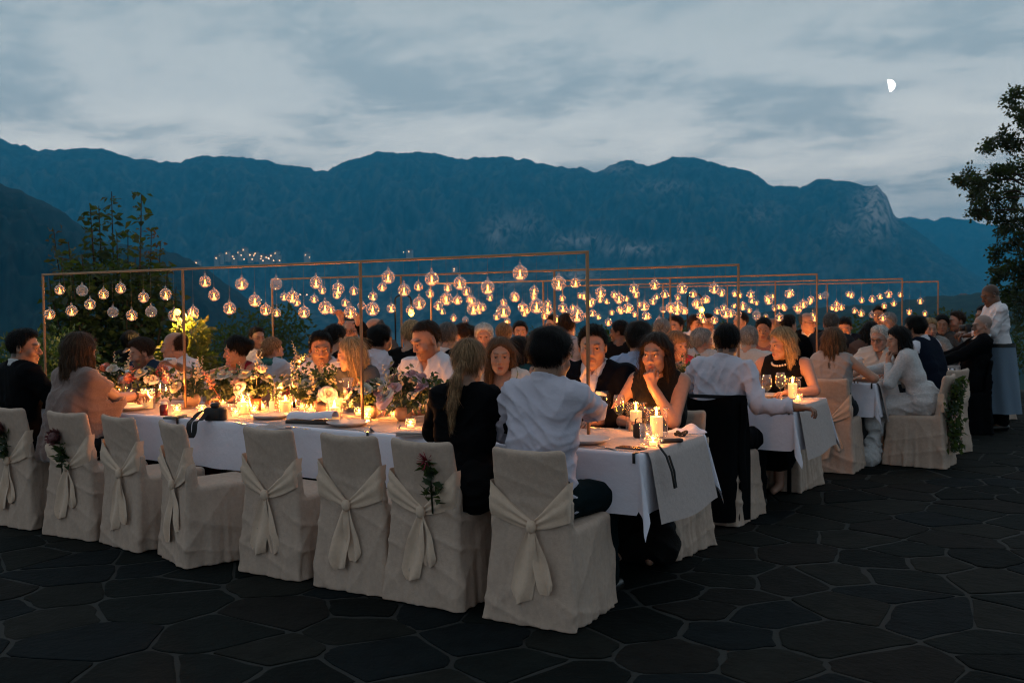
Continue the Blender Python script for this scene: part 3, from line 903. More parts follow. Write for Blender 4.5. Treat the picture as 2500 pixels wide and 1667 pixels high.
K = .26596
A1, A2, A3 = (0, 600, K), (625, 600, K), (1250, 600, K)
g1 = [(A1, p) for p in [(548, 405, 1), (752, 412, 0), (955, 445, 1), (1105, 392, 1), (828, 538, 1), (457, 630, 1), (655, 598, 1), (1037, 610, 0), (1205, 640, 1), (1313, 475, 1), (1390, 605, 0), (1520, 445, 1), (1600, 640, 1), (1780, 610, 1), (1888, 330, 1), (1960, 455, 1), (2112, 575, 1), (2220, 352, 1), (2335, 505, 1)]]
g1 += [(A2, p) for p in [(190, 350, 0), (337, 470, 1), (85, 590, 1), (445, 612, 1), (552, 338, 1), (637, 570, 1), (758, 395, 1), (868, 612, 1), (1065, 580, 1), (1210, 288, 1), (1362, 408, 1), (1500, 530, 1), (1613, 305, 1), (1748, 490, 1), (1873, 345, 1), (1997, 580, 1), (2130, 385, 1), (2272, 600, 1)]]
g1 += [(A3, p) for p in [(75, 250, 1), (428, 345, 1), (222, 555, 1), (598, 640, 1)]]
g2 = [(A2, p) for p in [(255, 470, 1), (192, 615, 1), (373, 520, 1), (610, 410, 1), (537, 490, 1), (690, 585, 1), (740, 450, 1), (895, 415, 1), (817, 525, 1), (965, 550, 1), (1155, 380, 1), (1075, 465, 1), (1243, 575, 1), (1490, 375, 1), (1410, 590, 1), (1600, 440, 1), (1672, 552, 1), (1760, 385, 1), (1850, 500, 1), (1930, 420, 1), (1980, 505, 1), (2040, 560, 1)]]
g2 += [(A3, p) for p in [(20, 470, 1), (95, 565, 1), (203, 415, 1), (583, 340, 1), (325, 590, 1), (465, 570, 1), (715, 520, 1), (815, 430, 1), (980, 485, 1), (1118, 395, 1), (1060, 575, 1), (1213, 555, 1), (1312, 360, 1), (1460, 570, 1), (1560, 395, 1), (1520, 555, 1), (1700, 535, 1), (1855, 395, 1), (1960, 620, 1)]]
for i, g in ((0, g1), (1, g2)):
    its = []
    for S, (x, y, lit) in g:
        q = at_y(*z1(x, y, S), FR[i][1]); its.append((float(q[0]), float(q[2]), bool(lit), .94 + .12 * ((x * 7 + y * 3) % 11) / 10))
    hang(i, its)
r_ = np.random.default_rng(17)
for i, n in ((2, 50), (3, 41), (4, 26)):
    x0, x1 = FR[i][0][0] + .1, FR[i][0][-1] - .08
    if i == 4: x0 = -3.2
    zs = [.28, .12, .36, .20, .42, .15, .32]
    its = [(x0 + (x1 - x0) * (k + r_.uniform(.15, .85)) / n, FR[i][2] - .06 - zs[k % 7] * .95 + r_.uniform(-.03, .03), r_.random() > .06, float(r_.uniform(.93, 1.07))) for k in range(n)]
    hang(i, its)


# ---- garden lamps: a bent black post with a bulb, a lamp inside the shrub
def garden_lamp(px, py, dist, label, arch=True, power=6.0, side=1):
    c = at_dist(px, py, dist); t = empty('garden_lamp', (c[0], c[1], 0)); tag(t, label, 'lamp', 'garden lamps')
    z = c[2]
    if arch:
        dx_, dy_ = -_r0[0] * side, -_r0[1] * side; s = .24
        pts = [(dx_ * s, dy_ * s, 0), (dx_ * s, dy_ * s, z + .20)] + [(dx_ * s * (.5 + .5 * math.cos(a)), dy_ * s * (.5 + .5 * math.cos(a)), z + .20 + .07 * math.sin(a)) for a in np.linspace(.3, math.pi - .05, 8)] + [(0, 0, z + .05)]
        MB().tube(pts, .012, 6).build('post', m_black_metal, t)
    else:
        MB().tube([(0, 0, 0), (0, 0, z - .09)], .007, 6).build('post', m_black_metal, t)
    b = MB(); b.lathe([(.004, -.052), (.026, -.040), (.040, -.012), (.038, .010), (.020, .036), (.014, .050)] if arch else [(.004, -.036), (.022, -.029), (.035, -.008), (.035, .008), (.022, .029), (.004, .036)], 14, z0=z); b.build('bulb', emission('warm_bulb', (1, .56, .05), 17.0), t)
    if arch: MB().lathe([(.016, .048), (.018, .075), (.012, .085)], 10, z0=z).build('socket', m_black_metal, t)
    l = D.lights.new('lamp_light', 'POINT'); l.energy = power; l.color = (1, .55, .17); l.shadow_soft_size = .04
    lo = D.objects.new('lamp_light', l); COL.objects.link(lo); lo.parent = t; lo.location = (-FWD[0] * .075, -FWD[1] * .075, z + .01)


garden_lamp(433, 762, 11.55, 'bright warm lamp glowing inside the yellow green shrub', False, 95)
garden_lamp(1004, 764, 15.0, 'warm bulb on a bent black post near the lake shore edge', True, 5)
garden_lamp(1713, 756, 17.0, 'warm bulb on a bent black post behind the man with spectacles', True, 6)


# ---- candles and table lights
def pillar(h, glass_h, kind='cylinder'):
    t = empty('pillar_candle'); r = .035
    c = MB(); c.lathe([(.001, .004), (r * .98, .004), (r, .008), (r, h - .004), (r * .95, h), (r * .6, h - .004), (.001, h - .007)], 20); b = c.build('wax', m_wax, t)
    MB().tube([(0, 0, h - .008), (.001, 0, h + .008)], .0012, 4).build('wick', m_wick, t)
    f = MB(); f.lathe([(.0006, h + .004), (.0050, h + .010), (.0068, h + .018), (.0050, h + .031), (.0022, h + .043), (.0004, h + .054)], 10); f.build('flame', m_flame, t)
    R = .052
    g = MB()
    if kind == 'cylinder': g.lathe([(.001, .001), (R - .003, .001), (R, .004), (R, glass_h), (R - .002, glass_h), (R - .002, .006)], 24, cap=False)
    else: g.lathe([(.001, .001), (R, .001), (R + .010, .012), (R + .010, glass_h - .035), (R + .002, glass_h - .018), (R - .002, glass_h - .012), (R + .014, glass_h - .010), (R + .016, glass_h), (R - .003, glass_h)], 24, cap=False)
    g.build('glass', m_candle_glass, t)
    l = D.lights.new('candle_light', 'POINT'); l.energy = CANDLE_W if kind == 'cylinder' else CANDLE_W * .28; l.color = (1.0, .34, .07); l.shadow_soft_size = .02
    lo = D.objects.new('candle_light', l); COL.objects.link(lo); lo.parent = t; lo.location = (0, 0, h + .065)
    return t


CANDLE_W = 11.5


def votive():
    t = empty('tealight_glass'); R = .032
    g = MB(); g.lathe([(.001, .001), (R * .85, .001), (R, .010), (R * 1.02, .062), (R * .98, .062), (R * .95, .012)], 18, cap=False); g.build('glass', m_candle_glass, t)
    c = MB(); c.lathe([(.0005, .006), (.019, .006), (.0195, .022), (.0185, .022), (.018, .018), (.0005, .018)], 14); c.build('tealight', m_wax_glow, t)
    f = MB(); f.lathe([(.0004, .020), (.0036, .026), (.0046, .032), (.0034, .042), (.0004, .054)], 8); f.build('flame', m_flame_small, t)
    l = D.lights.new('candle_light', 'POINT'); l.energy = 3.6; l.color = (1.0, .34, .07); l.shadow_soft_size = .015
    lo = D.objects.new('candle_light', l); COL.objects.link(lo); lo.parent = t; lo.location = (0, 0, .064)
    return t


CAND, JAR, VOT = pillar(.085, .15), pillar(.115, .165, 'jar'), votive()
_used = set()


def dim(o, k):
    """candle light turned down to spare nearby chairs its orange: a light of its own with K times the power"""
    for ch in o.children:
        if ch.type == 'LIGHT':
            d = ch.data.copy(); d.energy *= k; ch.data = d




def place(proto, p, label, cat, group, rz=0.0, scale=None):
    if proto.name not in _used and proto.name.split('.')[0] not in ('x',):
        _used.add(proto.name); o = proto
    else: o = copy_tree(proto)
    o.location = p; o.rotation_euler = (0, 0, rz)
    if scale: o.scale = (scale,) * 3
    return tag(o, label, cat, group)


ZT = TZ + .0085       # on the runner
ZC = TZ + .0055       # on the cloth


def on(px, py, z=None):
    q = at_z(px, py, TZ); return (float(q[0]), float(q[1]), ZT if abs(q[1] - .44) < .33 and z is None else ZC)


for k, (px, py, lb) in enumerate(((362, 1000, 'beside the poncho woman and a plate'), (594, 1014, 'behind the black camera and beside a white rose'), (697, 1010, 'behind the small bottle with a paper tag'), (817, 1029, 'near the carafe and the rolled napkin'))):
    place(CAND, on(px, py), 'lit pillar candle, front table, %s' % lb, 'candle', 'pillar candles')
place(JAR, on(1553, 1052), 'lit pillar candle in a rimmed jar behind the small black box', 'candle', 'candle jars')
place(JAR, on(1603, 1070), 'lit pillar candle in a rimmed jar at the corner of the front table', 'candle', 'candle jars')
vp = [(275, 985, 'by the poncho woman hand'), (432, 1010, 'between the red sauce jar and the flowers'), (493, 1012, 'touching the flowers beside the camera'), (575, 1020, 'just beside the camera and a candle'), (640, 1003, 'white frosted, behind the plate beside the tall candle'), (738, 1005, 'behind the rolled napkin'),
      (876, 1018, 'beside the carafe foot'), (895, 1028, 'in front of the carafe'), (962, 1022, 'under the large pink blossom'), (1002, 1049, 'in front of the round vase'), (1594, 1092, 'in front of the corner candle jar'), (1576, 1072, 'between the two candle jars'), (1450, 1040, 'near the hand of the front man'), (330, 985, 'before the coral protea'), (545, 990, 'behind the camera and the cream roses'), (620, 1012, 'beside the frosted tealight'), (760, 1008, 'before the pincushion flowers'), (845, 1002, 'between carafe and snapdragons'), (930, 1012, 'under the mauve rose'), (1085, 1010, 'half behind the ponytail woman'), (1240, 1000, 'before the staring woman')]
for (px, py, lb) in vp: place(VOT, on(px, py), 'small tealight glass, front table, %s' % lb, 'tealight', 'tealights on the front table')
place(JAR, at_z(1895, 952, ZC), 'lit candle jar near the pearl necklace woman, the one behind', 'candle', 'candle jars')
place(JAR, at_z(1935, 972, ZC), 'lit candle jar near the pearl necklace woman, by the table end', 'candle', 'candle jars')
place(VOT, at_z(1948, 980, ZC), 'small burning tealight glass by the hand of the man at the second table end', 'tealight', 'tealights on the second table')
place(JAR, at_z(2345, 868, ZC), 'lit candle jar in front of the bearded man in the pale jacket', 'candle', 'candle jars')
rr = np.random.default_rng(55)
for i in range(1, 5):
    x0, x1 = TL[i]; ym = TY[i] + TD / 2
    n = 6
    for k in range(n):
        x = x1 - .62 - (x1 - x0 - 1.0) * (k + rr.uniform(.2, .6)) / n
        c_ = place(CAND, (x, ym + rr.uniform(-.2, .2), ZT), 'lit pillar candle in glass, %s table, %s from its stone floor end' % (TABLE[i], ORD[k]), 'candle', 'pillar candles'); dim(c_, .8)
    for k in range(9):
        x = x1 - .35 - (x1 - x0 - .6) * (k + rr.uniform(.1, .9)) / 9
        place(VOT, (x, ym + rr.choice([-1, 1]) * rr.uniform(.1, .3), ZT), 'small burning tealight glass, %s table, %s from its stone floor end' % (TABLE[i], ORD[k]), 'tealight', 'tealights on the %s table' % TABLE[i])


# ---- crockery and glasses
def plate():
    t = MB(); t.lathe([(.001, .002), (.085, .002), (.095, .005), (.135, .024), (.137, .027), (.134, .028), (.094, .010), (.001, .008)], 36)
    return t.build('dinner_plate', m_porcelain)


def wine_glass():
    t = empty('wine_glass')
    g = MB(); g.lathe([(.001, .085), (.014, .088), (.030, .104), (.039, .130), (.037, .165), (.030, .205), (.0285, .205), (.0355, .165), (.0375, .131), (.029, .106)], 20, cap=False); g.build('bowl', m_glass, t)
    s = MB(); s.lathe([(.034, .001), (.033, .003), (.008, .006), (.0045, .014), (.004, .080), (.008, .0865)], 14, cap=False); s.build('stem', m_glass, t)
    w_ = MB(); w_.lathe([(.001, .0905), (.013, .0915), (.0285, .107), (.0355, .125), (.001, .125)], 16); w_.build('white_wine', glass('white_wine', (.96, .90, .62), .08, .02), t)
    return t


def tumbler():
    t = empty('tumbler')
    g = MB(); g.lathe([(.001, .001), (.030, .001), (.032, .004), (.035, .105), (.0335, .105), (.030, .010), (.001, .010)], 20, cap=False); g.build('glass', m_glass, t)
    w_ = MB(); w_.lathe([(.001, .0105), (.0295, .0105), (.0315, .055), (.001, .055)], 16); w_.build('water', glass('drinking_water', (.96, .98, 1), .2, .06), t)
    return t


PL, WG, TU = plate(), wine_glass(), tumbler()
for (px, py, lb) in ((318, 1003, 'before the poncho woman'), (660, 1024, 'between the camera and the grey napkin'), (850, 1042, 'beside the rolled napkin'), (1428, 1085, 'before the man in the white shirt with back turned'), (1000, 1000, 'half hidden behind the vase'), (480, 955, 'at the far side by the balding man'), (760, 968, 'at the far side by the dark haired man'), (1060, 985, 'at the far side by the red bearded man'), (1500, 1010, 'at the far side by the suited man')):
    place(PL, on(px, py), 'white plate, front table, %s' % lb, 'plate', 'dinner plates')
for (px, py, lb) in ((400, 997, 'in front of a cream blossom'), (565, 985, 'behind the camera'), (1478, 1035, 'tall, behind the hand of the front man'), (1512, 1050, 'with wine, beside the candle jar'), (880, 985, 'behind the mauve rose'), (705, 992, 'between two candles'), (1330, 985, 'near the far woman with long hair'), (300, 985, 'beside the tall bottle')):
    place(WG, on(px, py), 'stemmed wine glass, front table, %s' % lb, 'wine glass', 'wine glasses')
for (px, py, lb) in ((1577, 1088, 'half full of water before the black box'), (735, 1015, 'among candles behind the rolled napkin'), (925, 1020, 'in front of the mauve rose vase')):
    place(TU, on(px, py), 'straight tumbler, front table, %s' % lb, 'tumbler', 'water tumblers')
for i in range(1, 5):
    x0, x1 = TL[i]
    for s, nm in ((0, 'near'), (1, 'far')):
        for k in range(8):
            x = x1 - .45 - k * .62
            if x < x0 + .3 or (i > 2 and k > 5): continue
            y = TY[i] + (.17 if s == 0 else TD - .17)
            place(PL, (x, y, ZC), 'white plate, %s side of the %s table, %s from its stone end' % (nm, TABLE[i], ORD[k]), 'plate', 'dinner plates')
            place(WG, (x + .17 + rr.uniform(-.02, .02), TY[i] + (.30 if s == 0 else TD - .30), ZT), 'stemmed wine glass, %s side of the %s table, %s from its stone end' % (nm, TABLE[i], ORD[k]), 'wine glass', 'wine glasses')


def cutlery():
    k = MB(); k.box(-.009, .009, -.105, 0, 0, .002); k.box(-.006, .006, 0, .10, 0, .004, .001); kn = k.build('knife', m_steel)
    f = MB(); f.box(-.004, .004, -.03, .095, .001, .004, .001); f.box(-.011, .011, -.058, -.03, .001, .0035)
    for a in (-.009, -.003, .003, .009): f.box(a - .0014, a + .0014, -.10, -.058, .001, .003)
    fk = f.build('fork', m_steel)
    return kn, fk


KN, FK = cutlery()
for (pr, px, py, rz, lb) in ((KN, 905, 1050, .8, 'beside the plate near the second empty chair'), (FK, 890, 1056, 1.1, 'touching the cloth clip'), (FK, 735, 1048, 1.3, 'between the rolled napkin and a plate'), (KN, 590, 1036, 1.2, 'between the camera and a plate'), (FK, 975, 1046, .6, 'before the round vase'), (KN, 1478, 1096, 1.0, 'lit by candles beside the front man plate'), (KN, 470, 1022, 1.4, 'before the flowers'), (FK, 1010, 1062, .9, 'beside the folded napkins')):
    x, y, z = on(px, py, 1); place(pr, (x, y, z), 'steel %s, front table, %s' % (pr.name.split('.')[0], lb), pr.name.split('.')[0], 'cutlery on the front table', rz)


# ---- other things on the front table
def table_things():
    # camera with strap
    x, y, z = on(527, 1028, 1); t = empty('camera', (x, y, z), .5); tag(t, 'black camera with a strap looping over the edge of the white cloth', 'camera')
    b = MB(); b.box(-.072, .072, -.035, .035, .0, .085, .012); b.box(-.03, .03, -.030, .034, .084, .115, .012); b.build('body', m_rubber, t)
    g = MB(); g.box(.045, .078, -.048, .0, .003, .082, .012); g.build('grip', m_rubber, t)
    l = MB(); l.lathe([(.001, .0), (.036, .0), (.038, .03), (.034, .045), (.036, .075), (.030, .075), (.028, .07), (.001, .068)], 20); lo = l.build('lens', m_plastic_black, t); lo.rotation_euler = (-math.pi / 2, 0, 0); lo.location = (-.01, .03, .045)
    sp = [(-.075, 0, .07), (-.11, -.02, .05), (-.135, -.06, .012), (-.13, -.105, .006), (-.125, -.145, -.01), (-.12, -.165, -.06), (-.105, -.168, -.095), (-.085, -.165, -.06), (-.08, -.15, .006), (-.07, -.08, .012), (-.05, -.045, .05)]
    s = MB()
    for k in range(len(sp) - 1): pass
    s.sheet(lambda u, v: _strap(sp, u, v, .034), 40, 2); s.build('strap', pmat('strap_webbing', (.008, .008, .009), .8), t)
    # rolled white napkin on dark tray
    x, y, z = on(762, 1036, 1); t = empty('folded_napkin', (x, y, z), .22); tag(t, 'white folded napkin resting over a dark bread tray on the front table', 'napkin', 'napkins')
    nb = MB()
    nb.sheet(lambda u, v: (-.16 + .33 * u, .045 * math.cos(math.pi * (1.15 * v - .08)) , .027 + .045 * math.sin(math.pi * max(0, min(1, v))) + .012 * u + .004 * math.sin(9 * u)), 18, 14); nb.build('cloth', m_white_cloth, t)
    tr = MB(); tr.box(-.165, .15, -.055, .05, .0, .024, .004); tag(tr.build('bread_tray', pmat('dark_wood', (.035, .024, .018), .6), None, loc=(x, y, z)), 'dark wooden tray under the white rolled napkin', 'tray').rotation_euler = (0, 0, .22)
    # grey napkins
    for k, (px, py, rz, lb) in enumerate(((665, 1046, .5, 'crumpled beside a plate, before the first empty chair back'), (1020, 1066, .3, 'folded in a stack beside the blonde ponytail woman'), (1680, 1058, .9, 'crumpled near the lace dress woman'))):
        x, y, z = on(px, py, 1); r = np.random.default_rng(k + 70); ph = r.uniform(0, 6, 6); mb = MB()
        hgt = (.030, .016, .045)[k]
        mb.sheet(lambda u, v: (-.10 + .20 * u + .012 * math.sin(7 * v + ph[0]), -.06 + .12 * v + .012 * math.sin(6 * u + ph[1]), .002 + hgt * abs(math.sin(math.pi * u) * math.sin(math.pi * v)) ** .5 * (.6 + .3 * math.sin(11 * u + ph[2]) + .25 * math.sin(13 * v + ph[3]))), 26, 20)
        if k == 1:
            for q in range(3): mb.box(-.11, .11, -.07, .07, .001 + q * .009, .008 + q * .009, .002)
        o = mb.build('napkin', m_linen if k < 2 else m_white_cloth, None, loc=(x, y, z)); o.rotation_euler = (0, 0, rz); tag(o, '%s napkin, front table, %s' % ('natural linen' if k < 2 else 'white', lb), 'napkin', 'napkins')
    # red sauce jar, tagged bottle, carafe, mineral water bottles
    x, y, z = on(400, 1016); t = empty('sauce_jar', (x, y, z)); tag(t, 'small jar of red sauce with a white lid on the front table', 'jar')
    MB().lathe([(.001, .001), (.026, .001), (.028, .006), (.028, .066), (.020, .078), (.001, .078)], 18).build('glass', pmat('red_sauce', (.13, .006, .004), .15, coat=.5), t)
    MB().lathe([(.022, .0785), (.024, .080), (.024, .096), (.001, .097)], 16).build('lid', m_porcelain, t)
    x, y, z = on(667, 1010); t = empty('small_bottle', (x, y, z), .5); tag(t, 'small bottle with a pale paper tag among the candles', 'bottle')
    MB().lathe([(.001, .001), (.024, .001), (.026, .006), (.026, .075), (.012, .105), (.011, .13), (.013, .131), (.013, .136), (.010, .136)], 16, cap=False).build('glass', m_glass, t)
    MB().box(-.020, .020, -.032, -.0305, .01, .085).build('paper_tag', pmat('pale_paper', (.6, .6, .6), .9), t, smooth=False)
    x, y, z = on(850, 1010); t = empty('carafe', (x, y, z)); tag(t, 'waisted glass carafe of water behind the plate on the front table', 'carafe')
    MB().lathe([(.001, .001), (.050, .001), (.056, .010), (.050, .07), (.024, .14), (.021, .155), (.034, .22), (.042, .245), (.040, .245), (.032, .22), (.019, .155)], 22, cap=False).build('glass', m_glass, t)
    MB().lathe([(.001, .006), (.050, .008), (.0535, .012), (.047, .07), (.0225, .136), (.001, .136)], 18).build('water', glass('drinking_water', (.96, .98, 1), .2, .06), t)
    for k, (px, py, tp, lb) in enumerate(((312, 985, 925, 'beside the bearded man in blue'), (815, 990, 915, 'between the snapdragons and the carafe'), (1012, 985, 885, 'before the red bearded man'))):
        x, y, z = on(px, py); t = empty('water_bottle', (x, y, z)); tag(t, 'clear water bottle on the front table, %s' % lb, 'bottle', 'water bottles')
        h = .25
        MB().lathe([(.001, .001), (.036, .001), (.038, .006), (.038, .14), (.030, .175), (.014, .215), (.013, h - .012)], 18, cap=False).build('glass', m_glass, t)
        MB().lathe([(.0145, h - .014), (.015, h - .010), (.015, h + .008), (.001, h + .009)], 12).build('cap', m_tin, t)
        MB().lathe([(.001, .006), (.0365, .008), (.0365, .11), (.001, .11)], 16).build('water', glass('drinking_water', (.96, .98, 1), .2, .06), t)
    # phones, flat teal case, small black box, hand strap and torch at the corner
    for (px, py, rz, mat_, lb, sx, sy, h) in ((1541, 1098, -.1, m_plastic_black, 'black phone lying before the tumbler at the table corner', .037, .075, .009), (428, 1022, .2, pmat('teal_case', (.01, .06, .08), .5), 'flat teal case lying before the red sauce jar', .085, .035, .014)):
        x, y, z = on(px, py, 1); t = empty('phone' if h < .01 else 'flat_case', (x, y, z), rz); tag(t, lb, 'phone' if h < .01 else 'case')
        MB().box(-sy, sy, -sx, sx, .0005, h, .003).build('body', mat_, t)
        if h < .01: MB().box(-sy + .004, sy - .004, -sx + .004, sx - .004, h + .0003, h + .0006).build('screen', pmat('dark_screen', (.004, .004, .005), .08), t, smooth=False)
    x, y, z = on(1562, 1072, 1); t = empty('camera_pouch', (x, y, z), .3); tag(t, 'small black pouch with handle between tumbler and candle jar', 'pouch')
    MB().box(-.035, .035, -.025, .025, .0, .085, .012).build('body', m_rubber, t); MB().tube([(-.025, 0, .08), (-.022, 0, .105), (0, 0, .117), (.022, 0, .105), (.025, 0, .08)], .004, 6).build('handle', m_rubber, t)
    x, y, z = on(1618, 1085, 1); t = empty('torch', (x, y, z + .014), .75); tag(t, 'small black torch with a steel end lying at the table corner', 'torch')
    l = MB(); l.lathe([(.001, 0), (.012, 0), (.013, .004), (.013, .10), (.009, .112), (.001, .113)], 14); o = l.build('barrel', m_plastic_black, t); o.rotation_euler = (0, math.pi / 2, 0)
    l = MB(); l.lathe([(.001, -.012), (.0125, -.011), (.0125, -.0005)], 14); o = l.build('cap', m_steel, t); o.rotation_euler = (0, math.pi / 2, 0)
    st = MB(); pts = [np.array(p) for p in ((.02, .19, TZ + .03), (.045, .17, TZ + .012), (.075, .165, TZ - .02), (.105, .165, TZ - .10), (.118, .168, TZ - .18), (.118, .19, TZ - .18), (.105, .195, TZ - .10), (.078, .19, TZ - .02))]
    st.tube(pts, .006, 6); tag(st.build('wrist_strap', m_rubber), 'black wrist strap dangling over the linen runner at the table corner', 'strap')
    k = MB(); c = on(1660, 1068, 1)
    for q in range(2): k.tube([(c[0] + .030 * math.cos(a) + q * .012, c[1] + .022 * math.sin(a), c[2] + .012 + .012 * q + .008 * math.sin(2 * a)) for a in np.linspace(0, 6.1, 14)], .006, 6)
    tag(k.build('coiled_cable', m_rubber), 'black coiled cable beside the white crumpled napkin', 'cable')


def _strap(sp, u, v, wd):
    n = len(sp) - 1; q = min(u * n, n - 1e-6); i = int(q); f = q - i
    P = [np.array(sp[max(0, min(n, i + d))]) for d in (-1, 0, 1, 2)]
    p = .5 * ((2 * P[1]) + (-P[0] + P[2]) * f + (2 * P[0] - 5 * P[1] + 4 * P[2] - P[3]) * f * f + (-P[0] + 3 * P[1] - 3 * P[2] + P[3]) * f ** 3)
    return (p[0] + (v - .5) * wd, p[1], p[2])


table_things()
# ---- flowers
m_petal = {k: pmat('petal_' + k, c, .6, spec=.25, sss=.15) for k, c in dict(cream=(.72, .56, .36), white=(.72, .66, .58), blush=(.70, .48, .42), mauve=(.42, .24, .28), pink=(.62, .40, .42), coral=(.62, .22, .15), red=(.32, .03, .05), dusk=(.20, .07, .07)).items()}
m_leaf_tab = leaf_material('bouquet_leaf', (.022, .045, .020), (.075, .095, .035), .25)
m_leaf_grey = leaf_material('eucalyptus_leaf', (.045, .07, .05), (.09, .115, .08), .25)
m_cone = pmat('flower_heart', (.28, .16, .04), .8)


def rose(R, mat, open_=1.0, seed=0):
    """spiralled cupped petals"""
    r = np.random.default_rng(seed); mb = MB()
    for ring, (n, rad, h, tilt) in enumerate(((3, .22, .95, .10), (4, .42, .92, .22), (5, .66, .80, .5), (6, .88, .62, .85), (6, 1.0, .45, 1.15))):
        if open_ < .8 and ring == 4: continue
        for k in range(n):
            a = 6.283 * (k + .5 * ring) / n + r.uniform(-.15, .15); wdt = 6.283 / n * .72

            def pt(u, v, a=a, rad=rad, h=h, tilt=tilt, wdt=wdt):
                aa = a + (u - .5) * wdt * 2 * (.45 + .55 * math.sin(math.pi * min(v * .75 + .12, 1)))
                rr_ = rad * R * (.25 + .75 * v ** .7) * (1 + tilt * .25 * v * v * open_) + .02 * R * math.sin(5 * u)
                z = R * (h * v ** 1.1 * 1.05 - tilt * .34 * v ** 3 * open_) - R * .1 * (abs(u - .5) * 2) ** 2 * v
                return (rr_ * math.cos(aa), rr_ * math.sin(aa), z)
            mb.sheet(pt, 4, 4)
    o = mb.build('rose', mat); return o


def protea(R, mat, inner, seed=0):
    mb = MB(); r = np.random.default_rng(seed)
    for ring, (n, rad, h, wd) in enumerate(((10, .55, 1.35, .22), (11, .75, 1.2, .24), (10, .92, .9, .26))):
        for k in range(n):
            a = 6.283 * (k + .5 * ring) / n + r.uniform(-.08, .08)

            def pt(u, v, a=a, rad=rad, h=h, wd=wd):
                w_ = wd * R * math.sin(math.pi * min(.12 + .88 * v, .995)) * (u - .5) * 2
                rr_ = R * (.25 + (rad - .25) * v ** .8 + .12 * v * v)
                return (rr_ * math.cos(a) - w_ * math.sin(a), rr_ * math.sin(a) + w_ * math.cos(a), R * h * v)
            mb.sheet(pt, 2, 4)
    o = mb.build('protea', mat)
    d = MB(); d.lathe([(.1 * R, .1 * R), (.50 * R, .45 * R), (.56 * R, .85 * R), (.42 * R, 1.12 * R), (.14 * R, 1.2 * R), (.10 * R, 1.12 * R), (.001, 1.10 * R)], 16); d.build('flower_heart', inner, o)
    return o


def snapdragon(mat, seed=0):
    r = np.random.default_rng(seed); mb = MB()
    for k in range(16):
        z = .10 + .011 * k; a = k * 2.4; q = 1 - k / 20
        c = np.array([.016 * q * math.cos(a), .016 * q * math.sin(a), z])
        mb.lathe([(.002, -.010 * q), (.010 * q, -.004 * q), (.014 * q, .005 * q), (.008 * q, .012 * q), (.001, .013 * q)], 6, c[0], c[1], c[2])
    mb.tube([(0, 0, 0), (0, 0, .10)], .003, 4, cap=False)
    return mb.build('snapdragon', mat)


def pincushion(mat, seed=0):
    r = np.random.default_rng(seed); mb = MB()
    for k in range(34):
        v = r.normal(size=3); v[2] = abs(v[2]) + .25; v /= np.linalg.norm(v); e = v * .055
        mb.tube([v * .012, e * .8, e], [.0022, .0018, .0012], 3)
    return mb.build('pincushion', mat)


def daisy_cluster(mat, seed=0):
    r = np.random.default_rng(seed); mb = MB()
    for k in range(10):
        c = r.normal(size=3) * .024; c[2] = abs(c[2])
        mb.lathe([(.001, -.005), (.009, -.001), (.011, .004), (.005, .007), (.001, .006)], 7, *c)
    return mb.build('small_blossom', mat)


FLW = {}
for k, c in enumerate(('cream', 'white', 'blush', 'mauve', 'pink')): FLW['rose_' + c] = rose(.047, m_petal[c], 1.0, k)
FLW['lisianthus'] = rose(.058, m_petal['pink'], 1.5, 9)
FLW['bud'] = rose(.034, m_petal['white'], .5, 11)
FLW['protea'] = protea(.048, m_petal['coral'], pmat('protea_heart', (.55, .50, .52), .8), 1)
FLW['protea_pink'] = protea(.046, m_petal['blush'], pmat('protea_pale', (.62, .52, .46), .8), 2)
FLW['protea_dark'] = protea(.045, m_petal['dusk'], pmat('protea_dusk', (.12, .05, .05), .8), 3)
FLW['snap_white'] = snapdragon(m_petal['cream'], 1); FLW['snap_coral'] = snapdragon(m_petal['coral'], 2)
FLW['pin'] = pincushion(m_petal['red'], 1); FLW['small'] = daisy_cluster(m_petal['cream'], 1)
FLW_USED = set()


def flower(kind, parent, p, rot):
    src = FLW[kind]
    if kind not in FLW_USED: o = src; FLW_USED.add(kind)
    else: o = copy_tree(src)
    o.parent = parent; o.location = p; o.rotation_euler = rot
    s = random.uniform(.85, 1.15); o.scale = (s, s, s)
    return o


